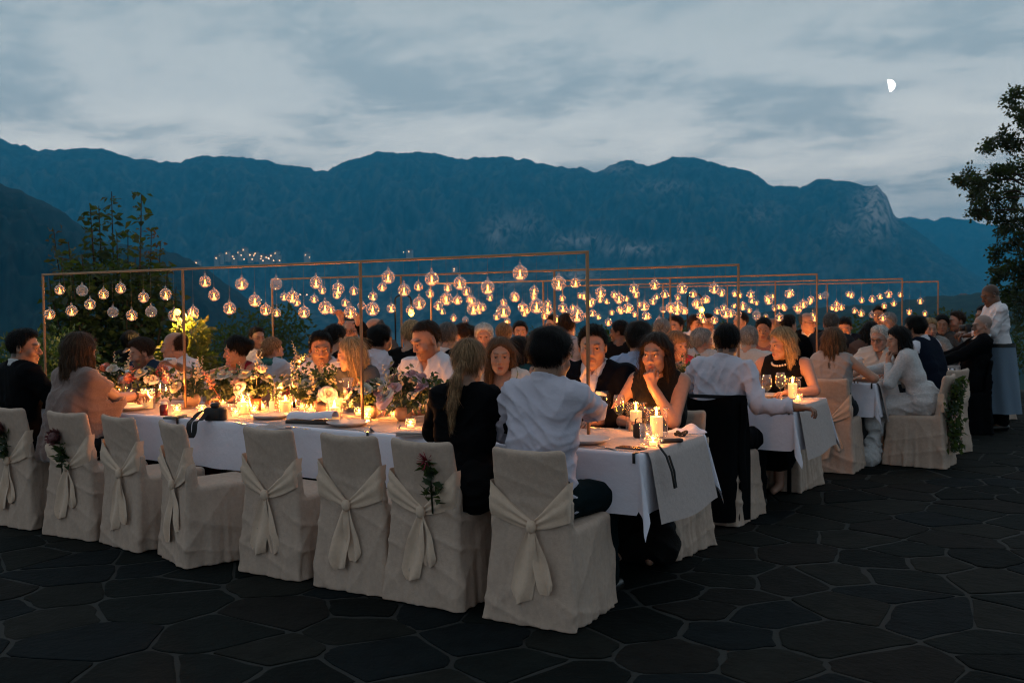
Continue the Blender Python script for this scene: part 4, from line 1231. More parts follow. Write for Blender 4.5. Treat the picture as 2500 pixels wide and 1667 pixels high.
def bouquet(p, label, kinds, seed, wide=.16, high=.20, leaf=260, vase='round', grey=False, group='flower arrangements'):
    r = np.random.default_rng(seed); t = empty('bouquet', p); tag(t, label, 'bouquet', group)
    vh = .09
    if vase == 'round': MB().lathe([(.001, .001), (.035, .001), (.058, .030), (.060, .055), (.046, vh), (.043, vh), (.055, .055)], 20, cap=False).build('vase', pmat('rose_ceramic', (.42, .27, .20), .5), t)
    elif vase == 'glass': MB().lathe([(.001, .001), (.036, .001), (.038, .004), (.040, vh), (.038, vh)], 20, cap=False).build('vase', m_glass, t)
    else: MB().lathe([(.001, .001), (.034, .001), (.044, vh), (.041, vh)], 16, cap=False).build('vase', pmat('copper_vase', (.5, .22, .11), .35, .9), t)
    pos, dr = [], []
    st = MB()
    for k in range(26):
        a = r.uniform(0, 6.283); e = r.uniform(.1, 1.35); L = r.uniform(.5, 1.1)
        d = np.array([math.cos(a) * math.cos(e) * wide, math.sin(a) * math.cos(e) * wide, math.sin(e) * high]) * L * 1.25
        b = np.array([0, 0, vh]); q = b + d; q[2] -= .05 * math.cos(e) * L
        q[2] = max(q[2], .03)
        st.tube([(0, 0, .03), b, b + d * .5 + np.array([0, 0, .02]), q], .0018, 3, cap=False)
        for s in np.linspace(.3, 1.05, max(2, leaf // 26)):
            pp = b + (q - b) * s + np.array([0, 0, .03 * math.sin(math.pi * min(s, 1))]) + r.normal(size=3) * .012
            if pp[2] < .012: pp[2] = .012
            pos.append(pp); dr.append(d + r.normal(size=3) * .12)
    st.build('stem', m_leaf_tab, t)
    tag(leaves_mesh('foliage', pos, .046, m_leaf_grey if grey else m_leaf_tab, t, dr, .3, seed, .6), kind='stuff')
    n = len(kinds)
    for k, kd in enumerate(kinds):
        a = 6.283 * k / n + r.uniform(-.4, .4); e = r.uniform(.25, 1.2) if n > 1 else 1.2
        d = np.array([math.cos(a) * math.cos(e) * wide, math.sin(a) * math.cos(e) * wide, math.sin(e) * high]) * r.uniform(.75, 1.05)
        pp = np.array([0, 0, vh - .01]) + d
        pp[2] = max(pp[2], .06)
        tilt = (math.pi / 2 - e) * .8
        if kd.startswith('snap'): pp = np.array([0, 0, vh - .03]) + d * .45; tilt *= .5
        m = Matrix.Rotation(a, 4, 'Z') @ Matrix.Rotation(tilt, 4, 'Y')
        flower(kd, t, pp, m.to_euler())
    return t


BQ = [(215, 965, 'glass', ['rose_white', 'bud', 'small', 'rose_blush'], 'between the poncho woman and the end post', .17, .16),
      (285, 960, 'round', ['protea', 'snap_white', 'rose_white', 'bud', 'small'], 'with a dusky protea beside the water bottle', .16, .22),
      (372, 968, 'copper', ['protea', 'rose_cream', 'bud', 'rose_white', 'pin'], 'with a large coral protea before the bearded man', .17, .20),
      (470, 985, 'round', ['small', 'rose_cream', 'bud', 'snap_white'], 'mostly dark greenery before the balding man', .20, .17),
      (560, 985, 'glass', ['rose_cream', 'snap_coral', 'rose_white', 'small', 'rose_blush'], 'with a coral snapdragon before the bun woman', .17, .20),
      (625, 985, 'copper', ['protea_pink', 'rose_blush', 'rose_cream', 'small', 'snap_white'], 'with a pale protea before the woman with the scarf', .16, .22),
      (735, 985, 'glass', ['rose_cream', 'pin', 'snap_white', 'small', 'rose_white'], 'with red spiky pincushion before the dark haired man', .18, .22),
      (790, 985, 'round', ['snap_white', 'bud', 'small', 'rose_white'], 'with tall cream snapdragons beside the carafe', .15, .22),
      (905, 1000, 'round', ['rose_mauve', 'rose_cream', 'bud', 'rose_white', 'small'], 'with a mauve rose beside the second post', .15, .16),
      (985, 1028, 'round', ['lisianthus', 'rose_white', 'rose_pink', 'snap_white', 'bud', 'small'], 'with one large pink blossom beside the blonde ponytail woman', .17, .24),
      (1060, 1020, 'glass', ['small', 'rose_cream', 'rose_mauve'], 'half hidden behind the blonde ponytail woman', .17, .18),
      (1260, 985, 'glass', ['rose_white', 'bud', 'small'], 'before the long haired woman facing us', .14, .16)]
for k, (px, py, vs, kinds, lb, wd, hg) in enumerate(BQ):
    q = at_z(px, py, TZ); y = min(max(q[1], .30), .58); q = at_y(px, py, y); d = ray(px, py)
    s = (y - EYE[1]) / d[1]; x = EYE[0] + d[0] * s
    bouquet((x, y, ZT), 'flower arrangement, front table, %s' % lb, kinds * 3, 100 + k, wd, hg, 320, vs, k in (3, 9))
rb = np.random.default_rng(66)
pool = ['rose_cream', 'rose_white', 'rose_blush', 'small', 'bud', 'snap_white', 'protea_pink', 'lisianthus', 'rose_mauve']
for i in range(1, 5):
    for k in range(5):
        x = TL[i][1] - 1.0 - k * 1.02
        bouquet((x, TY[i] + TD / 2 + rb.uniform(-.05, .05), ZT), 'flower arrangement, %s table, %s from its stone end' % (TABLE[i], ORD[k]), [pool[j] for j in rb.integers(0, len(pool), 7)], 200 + i * 10 + k, .16, .20, 160, ['round', 'glass', 'copper'][k % 3])


# ---- chairs in linen covers with a knotted sash
def surface_nets(F, lo, res):
    """vertices and quads of the zero surface of the sampled field F (negative inside)"""
    S = F < 0
    nx, ny, nz = F.shape
    c = np.zeros((nx - 1, ny - 1, nz - 1), np.int8)
    for i in (0, 1):
        for j in (0, 1):
            for k in (0, 1): c += S[i:nx - 1 + i, j:ny - 1 + j, k:nz - 1 + k]
    act = (c > 0) & (c < 8)
    I = np.argwhere(act)
    if len(I) == 0: return np.zeros((0, 3)), np.zeros((0, 4), int)
    corners = [(i, j, k) for i in (0, 1) for j in (0, 1) for k in (0, 1)]
    val = np.stack([F[I[:, 0] + a, I[:, 1] + b, I[:, 2] + d] for a, b, d in corners], 1)
    acc = np.zeros((len(I), 3)); cnt = np.zeros(len(I))
    for a in range(8):
        for b in range(a + 1, 8):
            ca, cb = corners[a], corners[b]
            if sum(abs(p - q) for p, q in zip(ca, cb)) != 1: continue
            m = (val[:, a] < 0) != (val[:, b] < 0)
            t = val[m, a] / (val[m, a] - val[m, b])
            acc[m] += np.array(ca) + t[:, None] * (np.array(cb) - np.array(ca)); cnt[m] += 1
    V = lo + (I + acc / cnt[:, None]) * res
    vid = np.full(act.shape, -1, np.int32); vid[act] = np.arange(len(I))
    quads = []
    for ax in range(3):
        s0 = [slice(None)] * 3; s1 = [slice(None)] * 3; s0[ax] = slice(0, -1); s1[ax] = slice(1, None)
        A, B = S[tuple(s0)], S[tuple(s1)]
        E = np.argwhere(A != B)
        u, w_ = (ax + 1) % 3, (ax + 2) % 3
        ok = (E[:, u] > 0) & (E[:, w_] > 0) & (E[:, u] < F.shape[u] - 1) & (E[:, w_] < F.shape[w_] - 1)
        E = E[ok]; flip = A[E[:, 0], E[:, 1], E[:, 2]]
        q = []
        for du, dw in ((-1, -1), (0, -1), (0, 0), (-1, 0)):
            e = E.copy(); e[:, u] += du; e[:, w_] += dw; q.append(vid[e[:, 0], e[:, 1], e[:, 2]])
        q = np.stack(q, 1); q[~flip] = q[~flip][:, ::-1]; quads.append(q)
    return V, np.concatenate(quads)


def chair_cover(seed):
    res = .0085; lo = np.array([-.34, -.38, -.012]); n = np.array([80, 80, 104])
    X, Y, Z = [lo[i] + res * np.arange(n[i]) for i in range(3)]
    X = X[:, None, None]; Y = Y[None, :, None]; Z = Z[None, None, :]
    r = np.random.default_rng(seed); ph = r.uniform(0, 6.28, 10)
    low = np.clip(1 - Z / .45, 0, 1)
    ang = np.arctan2(Y, X)
    crs = (1 - np.abs(np.sin(7 * X + 11 * Z + 4 * Y + ph[7] + 1.5 * np.sin(9 * Z + ph[8])))) ** 3 * .006 + (1 - np.abs(np.sin(9 * Y - 8 * Z + 5 * X + ph[9] + 1.2 * np.sin(8 * X + ph[5])))) ** 3 * .006
    wave = crs + low * (.007 * np.sin(9 * ang + ph[0]) + .006 * np.sin(17 * ang + ph[1] + 3 * Z) + .004 * np.sin(31 * ang + ph[2])) + .003 * np.sin(14 * X + 9 * Z + ph[3]) * np.sin(11 * Y - 13 * Z + ph[4])
    hx = .210 + .032 * low ** 1.2 + wave; hyb = .232 + .045 * low + wave; hyf = .212 + .035 * low + wave
    dxx = np.abs(X) - hx; dyb = -Y - hyb; dyf = Y - hyf
    rr_ = .03

    def rbox(a, b, c_):
        q = [np.maximum(a + rr_, 0), np.maximum(b + rr_, 0), np.maximum(c_ + rr_, 0)]
        return np.sqrt(q[0] ** 2 + q[1] ** 2 + q[2] ** 2) + np.minimum(np.maximum(np.maximum(a, b), c_) + rr_, 0) - rr_
    top = Z - (.462 + .006 * np.sin(9 * X + ph[5]) * np.sin(8 * Y + ph[6]))
    skirt = rbox(dxx, np.maximum(dyb, dyf), top)
    skirt = np.maximum(skirt, -Z - .0 - .004 * np.sin(7 * ang + ph[7]))
    lean = .075 * np.clip((Z - .40) / .42, 0, 1.2)
    yc = -.218 - lean + .62 * X ** 2
    fold = .6 * crs + .0035 * np.sin(26 * X + 5 * Z + ph[8]) * np.sin(7 * Z + ph[9]) + .002 * np.sin(55 * X + ph[2] + 4 * Z)
    back = rbox(np.abs(X) - (.205 - .012 * np.clip((Z - .45) / .4, 0, 1)), np.abs(Y - yc) - (.021 + fold), Z - (.825 + .35 * X ** 2))
    back = np.maximum(back, .30 - Z)
    # the cover falls straight from the back to the floor
    fall = rbox(np.abs(X) - (.215 + .035 * low + wave), np.abs(Y + .243 + .035 * low) - (.020 + .5 * wave + fold), Z - .60); fall = np.maximum(fall, -Z - .004)
    k = .03

    def smin(a, b, k):
        h = np.clip(.5 + .5 * (b - a) / k, 0, 1); return b + (a - b) * h - k * h * (1 - h)
    F = smin(smin(skirt, back, .02), fall, .03)
    F = np.broadcast_to(F, tuple(n)).copy()
    F[:, :, 0] = np.maximum(F[:, :, 0], .001)
    V, Q = surface_nets(F, lo, res)
    V[:, 2] = np.maximum(V[:, 2], .004)
    return V, Q


def back_y(x, z):
    lean = .075 * min(max((z - .40) / .42, 0), 1.2); yb = -.218 - lean + .62 * x * x - .024
    low = max(0, 1 - z / .45); yf = -.243 - .035 * low - .021
    return min(yb, yf if z < .60 else 9)


def sash_parts(parent, seed):
    r = np.random.default_rng(seed); kx = r.uniform(-.02, .03); kz = r.uniform(.45, .475)
    for s in (-1, 1):
        ph = r.uniform(0, 6, 3); zt, zb = r.uniform(.65, .70), r.uniform(.49, .53)

        def wing(u, v, s=s, ph=ph, zt=zt, zb=zb):
            side = max(0, (u - .82) / .18); uu = min(u / .82, 1)
            top = kz + .020 + (zt - kz - .02) * uu ** 1.05; bot = kz - .018 + (zb - kz + .018) * uu ** 1.6
            z = bot + (top - bot) * v
            x = kx + (s * .205 - kx) * uu
            puff = .010 + .012 * math.sin(math.pi * v) * (.3 + uu) + .005 * math.sin(v * 15 + ph[0] + 2 * u) * (1.1 - .6 * uu)
            y = back_y(x, z) - puff
            if side > 0: y += side * .055; x = s * (.2065 + .002 * math.sin(math.pi * side))
            return (x, y, z)
        mb = MB(); mb.sheet(wing, 22, 12); w_ = mb.build('sash', m_sash, parent)
    kb = back_y(kx, kz)
    k = MB(); k.lathe([(.006, -.030), (.020, -.024), (.026, -.008), (.024, .010), (.018, .024), (.006, .028)], 12); ko = k.build('knot', m_sash, parent); ko.location = (kx, kb - .026, kz); ko.scale = (1, .75, 1.05)
    for j, (dirx, L, wd) in enumerate(((-.05 + r.uniform(-.03, .02), r.uniform(.30, .36), .060), (.07 + r.uniform(-.02, .03), r.uniform(.22, .32), .042))):
        ph = r.uniform(0, 6, 3)

        def tail(u, v, dirx=dirx, L=L, wd=wd, ph=ph, j=j):
            z = kz - .01 - L * u * (1 - .10 * abs(v - .3) * (u > .9)); w_ = (.018 + (wd - .018) * min(u * 2.2, 1)) * (1 if u < .82 else (1 - .75 * (u - .82) / .18 * (v if j else 1 - v)))
            x = kx + dirx * u + (v - .5) * 2 * w_
            return (x, back_y(x * .8, max(z, .05)) - .024 + .010 * u - .012 * math.sin(v * 7 + ph[0] + u * 2) * (.4 + .6 * u) + .004 * math.sin(u * 9 + ph[1]), z)
        mb = MB(); mb.sheet(tail, 10, 18); mb.build('sash_tail', m_sash, parent)


CH = []
for sd in (1, 2, 3, 4, 5):
    t = empty('covered_chair'); V, Q = chair_cover(sd)
    mesh_obj('cover', V, Q, m_cover, t)
    lg = [MB().tube([(sx * .17, sy * .17, .005), (sx * .17, sy * .17, .40)], .014, 6) for sx in (-1, 1) for sy in (-1, 1)]
    sash_parts(t, sd)
    CH.append(t)
_chair_used = [False] * 5
_chn = [0]


def chair(x, y, rz, label, mat=None):
    k = _chn[0] % 5; _chn[0] += 1
    if not _chair_used[k]: o = CH[k]; _chair_used[k] = True
    else: o = copy_tree(CH[k])
    o.location = (x, y, .004); o.rotation_euler = (0, 0, rz)
    if mat is not None:
        for ch in o.children:
            if ch.name.startswith('cover') or ch.name.startswith('sash') or ch.name.startswith('knot'): ch.material_slots[0].link = 'OBJECT'; ch.material_slots[0].material = mat
    return tag(o, label, 'chair', 'linen covered chairs')
# ================================================================== PEOPLE
class Vol:
    def __init__(s, lo, hi, res):
        s.lo = np.array(lo, float); s.res = res; s.n = np.ceil((np.array(hi, float) - s.lo) / res).astype(int) + 1
        s.ax = [s.lo[i] + res * np.arange(s.n[i]) for i in range(3)]
        s.F = np.full(tuple(s.n), .2, np.float32)

    def sub(s, lo, hi):
        a = np.clip(np.floor((np.array(lo) - s.lo) / s.res).astype(int), 0, s.n); b = np.clip(np.ceil((np.array(hi) - s.lo) / s.res).astype(int) + 1, 0, s.n)
        if np.any(b <= a): return None
        sl = tuple(slice(a[i], b[i]) for i in range(3))
        g = [s.ax[i][sl[i]].astype(np.float32) for i in range(3)]
        return sl, g[0][:, None, None], g[1][None, :, None], g[2][None, None, :]

    def put(s, sl, d, k, op='u'):
        f = s.F[sl]
        if op == 's':
            d = -d
            if k > 0:
                h = np.clip(.5 - .5 * (d - f) / k * -1, 0, 1) if False else np.clip(.5 + .5 * (d - f) / k, 0, 1)
                s.F[sl] = f + (d - f) * h + k * h * (1 - h)
            else: s.F[sl] = np.maximum(f, d)
        else:
            if k > 0:
                h = np.clip(.5 + .5 * (f - d) / k, 0, 1); s.F[sl] = f + (d - f) * h - k * h * (1 - h)
            else: s.F[sl] = np.minimum(f, d)

    def cone(s, a, b, ra, rb, k=.02, op='u'):
        a = np.array(a, float); b = np.array(b, float); m = max(ra, rb) + k + 3 * s.res
        q = s.sub(np.minimum(a, b) - m, np.maximum(a, b) + m)
        if q is None: return
        sl, X, Y, Z = q; d = b - a; L2 = d @ d + 1e-12
        t = np.clip(((X - a[0]) * d[0] + (Y - a[1]) * d[1] + (Z - a[2]) * d[2]) / L2, 0, 1)
        D_ = np.sqrt((X - a[0] - t * d[0]) ** 2 + (Y - a[1] - t * d[1]) ** 2 + (Z - a[2] - t * d[2]) ** 2) - (ra + t * (rb - ra))
        s.put(sl, D_, k, op)

    def ell(s, c, r, k=.02, op='u', R=None):
        c = np.array(c, float); r = np.array(r, float); m = (r.max() if R is not None else r) + k + 3 * s.res
        q = s.sub(c - m, c + m)
        if q is None: return
        sl, X, Y, Z = q; x, y, z = X - c[0], Y - c[1], Z - c[2]
        if R is not None: x, y, z = R[0][0] * x + R[1][0] * y + R[2][0] * z, R[0][1] * x + R[1][1] * y + R[2][1] * z, R[0][2] * x + R[1][2] * y + R[2][2] * z
        k0 = np.sqrt((x / r[0]) ** 2 + (y / r[1]) ** 2 + (z / r[2]) ** 2); k1 = np.sqrt((x / r[0] ** 2) ** 2 + (y / r[1] ** 2) ** 2 + (z / r[2] ** 2) ** 2) + 1e-6
        s.put(sl, k0 * (k0 - 1) / k1, k, op)

    def mesh(s): return surface_nets(s.F, s.lo, s.res)


def rotm(rx=0, ry=0, rz=0):
    return np.array(Matrix.Rotation(rz, 3, 'Z') @ Matrix.Rotation(ry, 3, 'Y') @ Matrix.Rotation(rx, 3, 'X'))


def unit(v): v = np.asarray(v, float); return v / (np.linalg.norm(v) + 1e-12)


SKIN = dict(fair=(.42, .24, .165), tan=(.31, .160, .100), rosy=(.41, .215, .148), olive=(.29, .15, .092), brown=(.15, .072, .042), dark=(.06, .030, .02))
HAIRC = dict(black=(.004, .0032, .003), dark=(.010, .0065, .005), brown=(.028, .015, .009), chestnut=(.048, .025, .013), blonde=(.32, .21, .105), lightbrown=(.115, .062, .032), darkblonde=(.23, .132, .068), red=(.20, .075, .03), grey=(.22, .21, .20), white=(.52, .50, .47), darkgrey=(.08, .075, .07))
m_skin = pmat('skin', None, .46, attr='Col', spec=.4, sss=.10, bump=[(90, .0009, (1, 1, 1)), (30, .0012, (1, 1, 1))], var=.20, vscale=45)
m_eye = pmat('eye', None, .12, attr='Col', spec=.6)


def hair_mat():
    if 'hair' in _mats: return _mats['hair']
    m = D.materials.new('hair'); m.use_nodes = True; t = NT(m.node_tree); b = t.n['Principled BSDF']
    c = t.node('ShaderNodeAttribute', attribute_name='Col').outputs['Color']
    vec = t.node('ShaderNodeTexCoord').outputs['Object']
    nf = t.noise(t.mapping(vec, scale=(1, 1, .12)), 160, 3, .6)
    g = t.node('ShaderNodeCombineColor')
    k = t.math('MULTIPLY_ADD', nf, 1.5, .25)
    for i in range(3): t.l.new(k, g.inputs[i])
    t.l.new(t.mix(1.0, c, g.outputs[0], 'MULTIPLY'), b.inputs['Base Color'])
    b.inputs['Roughness'].default_value = .5; b.inputs['Specular IOR Level'].default_value = .12
    t.l.new(t.bump(nf, .6, .004), b.inputs['Normal'])
    _mats['hair'] = m
    return m


_cl = {}


def cloth_mat(color, kind='plain'):
    key = (tuple(color), kind)
    if key in _cl: return _cl[key]
    nm = 'fabric_%s_%d' % (kind, len(_cl)); V1 = (1, 1, 1)
    if kind == 'plain': m = pmat(nm, color, .85, bump=[(26, .0045, V1), (600, .0006, V1)], spec=.1)
    elif kind == 'suit': m = pmat(nm, color, .8, bump=[(18, .004, V1), (700, .0005, V1)], spec=.04)
    elif kind == 'knit': m = pmat(nm, color, .95, bump=[(20, .006, V1), (260, .003, V1)], var=.25, vscale=160, spec=.1, sheen=.4)
    elif kind == 'lace': m = pmat(nm, color, .85, bump=[(70, .006, V1), (25, .004, V1)], var=.35, vscale=55, spec=.2)
    elif kind == 'print': m = pmat(nm, color, .85, bump=[(26, .0045, V1)], var=.85, vscale=38, spec=.2)
    _cl[key] = m
    return m


def vnormals(me):
    n = np.zeros(len(me.vertices) * 3, np.float32); me.vertices.foreach_get('normal', n); return n.reshape(-1, 3)


def head_mesh(sp, neck_to, res):
    """head, face, ears and neck in head coordinates (x right, y forward, z up)"""
    f = sp['sex'] == 'f'; v = Vol((-.115, -.135, -.21), (.115, .145, .145), res)
    jw = .92 if f else 1.0; full = sp.get('full', 1.0)
    v.ell((0, -.014, .036), (.074, .093, .084), .01)
    v.ell((0, .022, -.030), (.060 * full, .066, .082), .03)
    v.ell((0, .018, -.066), (.050 * jw * full, .060, .044), .03)
    for s in (-1, 1):
        v.cone((s * .046 * jw * full, .0, -.050), (s * .020 * jw, .066, -.096), .020, .016, .022)
        v.ell((s * .040 * full, .058, -.026), (.024, .022, .024), .02)
    v.ell((0, .072, -.098), (.020 * jw, .016, .016), .018)
    v.cone((-.032, .080, .026), (.032, .080, .026), .010 if f else .0125, .010 if f else .0125, .018)
    for s in (-1, 1): v.ell((s * .031, .098, .004), (.018, .018, .0125), .010, 's')
    for s in (-1, 1): v.ell((s * .031, .0745, .004), (.0148, .0145, .0138), .004)
    for s in (-1, 1): v.ell((s * .031, .0905, .003), (.0100, .0060, .0042), .0015, 's')
    v.cone((0, .086, .014), (0, .1055, -.028), .0070, .0092 if f else .0112, .012)
    for s in (-1, 1):
        v.ell((s * .0120, .097, -.033), (.0080, .0105, .0072), .006)
        v.ell((s * .006, .103, -.041), (.0032, .005, .003), .002, 's')
    v.cone((-.019, .0865, -.0615), (0, .0925, -.0595), .0048, .0062, .006); v.cone((0, .0925, -.0595), (.019, .0865, -.0615), .0062, .0048, .006)
    v.cone((-.015, .086, -.0725), (.015, .086, -.0725), .0066, .0066, .007)
    v.cone((-.021, .0925, -.0662), (.021, .0925, -.0662), .0014, .0014, .002, 's')
    for s in (-1, 1):
        R = rotm(0, 0, s * -.35)
        v.ell((s * .077, -.012, -.004), (.0085, .019, .031), .006, 'u', R)
        v.ell((s * .084, -.010, .002), (.0045, .010, .017), .004, 's', R)
    nr = .048 if f else .058
    v.cone((0, -.022, -.050), neck_to, nr, nr * 1.05, .022)
    V, Q = v.mesh()
    x, y, z = V[:, 0], V[:, 1], V[:, 2]; ax = np.abs(x)
    sk = np.array(SKIN[sp['skin']]); hc = np.array(HAIRC[sp['hairc']]); bcol = np.array(HAIRC[sp.get('beardc', sp['hairc'])])
    c = np.ones((len(V), 3)) * sk

    def blend(m, col): 
        nonlocal c
        m = np.clip(m, 0, 1)[:, None]; c = c * (1 - m) + np.array(col) * m

    front = np.clip((y - .03) / .02, 0, 1)
    blend(np.exp(-((ax - .043) / .020) ** 2 - ((z + .028) / .022) ** 2) * .28 * front, sk * np.array([1.05, .72, .68]))
    blend(np.exp(-((ax) / .014) ** 2 - ((z + .030) / .012) ** 2) * .25 * front, sk * np.array([1.05, .75, .7]))
    lipm = np.exp(-(ax / .0225) ** 4) * np.exp(-((z + .0665) / .0105) ** 4) * (y > .078)
    blend(lipm * (.85 if f else .5), sk * (np.array([.95, .42, .42]) if f else np.array([.85, .55, .52])))
    blend(np.exp(-((z + .0663) / .0022) ** 2) * (ax < .022) * (y > .075) * .8, sk * np.array([.35, .2, .18]))
    bz = .0255 + .006 * np.sin(np.clip((ax - .012) / .040, 0, 1) * math.pi * .8)
    brow = np.exp(-((z - bz) / (.0038 if f else .0052)) ** 2) * np.clip((ax - .009) / .006, 0, 1) * np.clip((.053 - ax) / .008, 0, 1) * (y > .045)
    bc = hc * .7 if sp['hairc'] not in ('white', 'blonde', 'grey') else hc * .45
    blend(brow * (.85 if not f else .8), bc)
    lid = np.exp(-(((ax - .031) / .0155) ** 2 + ((z - .0085) / .0030) ** 2) ** 2) * (y > .06)
    blend(lid * (.9 if f else .7), sk * .12)
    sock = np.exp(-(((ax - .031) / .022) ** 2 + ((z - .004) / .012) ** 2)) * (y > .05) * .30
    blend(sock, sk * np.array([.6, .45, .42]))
    bd = sp.get('beard', 0)
    if bd:
        jaw = np.clip((-.044 - z - .35 * np.clip(.045 - y, 0, 1) + .012) / .012, 0, 1) * np.clip((z + .135) / .02, 0, 1) * np.clip((y + .012) / .015, 0, 1)
        mou = np.exp(-((z + .049) / .0065) ** 2) * (ax < .030) * (y > .07)
        side = np.clip((ax - .045) / .012, 0, 1) * np.clip((.0 - z) / .02, 0, 1) * np.clip((y + .012) / .01, 0, 1) * np.clip((.045 - y) / .015, 0, 1)
        m = np.maximum(np.maximum(jaw, mou), side) * (1 - lipm) * (1 - np.exp(-((z + .082) / .004) ** 2) * (ax < .02) * .4)
        blend(m * bd, bcol + .12 * sk)
    if sp['hair'] in ('buzz', 'balding'):
        top = np.clip((z - np.interp(y, [-.12, -.04, .02, .07, .1], [-.05, -.04, .03, .085, .10])) / .02, 0, 1)
        blend(top * (.55 if sp['hair'] == 'buzz' else .12), hc)
    if sp['hair'] == 'short' and not f:
        lim = np.interp(z, [-.2, -.045, -.02, .03, .06, .087, .115], [-.06, -.012, .008, .022, .048, .074, .2]) - sp.get('recede', 0) * np.interp(z, [-.02, .03, .06, .115], [0, .025, .035, .035])
        m = np.clip((lim + .004 - y) / .008, 0, 1) * np.clip((z - np.interp(y, [-.12, -.03, -.028, .012, .014], [-.07, -.065, .03, .03, -.032])) / .01, 0, 1) * (np.abs(x) > .02)
        blend(m * .8, hc * 1.3)
    rs = np.random.default_rng(int(abs(neck_to[0] * 1e5)) + sp['seed'])
    V = V * (1 + rs.uniform(-.05, .05, 3) * np.array([1, .6, 1])) if False else V
    low = np.clip(-z / .1, 0, 1.2)
    V[:, 2] *= 1 + rs.uniform(-.05, .07) * (low > 0); V[:, 0] *= 1 + rs.uniform(-.08, .06) * low
    V[:, 1] += rs.uniform(-.004, .006) * np.exp(-(ax / .016) ** 2) * np.exp(-((z + .018) / .026) ** 2) * (y > .07)
    return V, Q, c


def ribbons(V, N, cols, hc, length, segs, n, seed, crown=(0, -.03, .12), width=.0013, down=.35, curl=0.0):
    """fine strands that start on the hair surface and run away from the crown and down"""
    r = np.random.default_rng(seed)
    okv = np.where(~((V[:, 1] > .030) & (V[:, 2] < .075)))[0]; idx = okv[r.integers(0, len(okv), n)]
    P = V[idx] + N[idx] * .0005; nn = N[idx].copy(); L = length * r.uniform(.5, 1.25, n)[:, None] / segs
    rows = []
    d0 = r.normal(size=(n, 3)) * .14
    for k in range(segs + 1):
        fl = P - np.array(crown); fl /= np.linalg.norm(fl, axis=1, keepdims=True) + 1e-9
        fl = fl * .8 + d0 + np.array([0, 0, -1.0]) * (down + .25 * k)
        fl -= nn * (fl * nn).sum(1, keepdims=True); fl /= np.linalg.norm(fl, axis=1, keepdims=True) + 1e-9
        sd = np.cross(fl, nn); sd /= np.linalg.norm(sd, axis=1, keepdims=True) + 1e-9
        w_ = width * (1 - .75 * k / segs)
        off = nn * (.0030 + .0050 * math.sin(math.pi * k / segs))
        rows.append((P + off + sd * w_, P + off - sd * w_))
        P = P + fl * L + (r.normal(size=(n, 3)) * curl if curl else 0)
        if k >= 2: nn = nn * .9 + fl * .0; nn /= np.linalg.norm(nn, axis=1, keepdims=True) + 1e-9
    A = np.stack([np.stack(q, 1) for q in rows], 1)
    bad = ((A[..., 1] > .035) & (A[..., 2] < .070) & (np.abs(A[..., 0]) < .075)).any(axis=(1, 2)); A = A[~bad]; n = len(A)
    m = (segs + 1) * 2; vv = A.reshape(-1, 3); b = np.arange(n)[:, None] * m
    ff = np.concatenate([b + [2 * k, 2 * k + 1, 2 * k + 3, 2 * k + 2] for k in range(segs)])
    tone = np.repeat(r.uniform(.35, 2.3, n), m)[:, None]
    return vv, ff, np.array(hc)[None] * tone


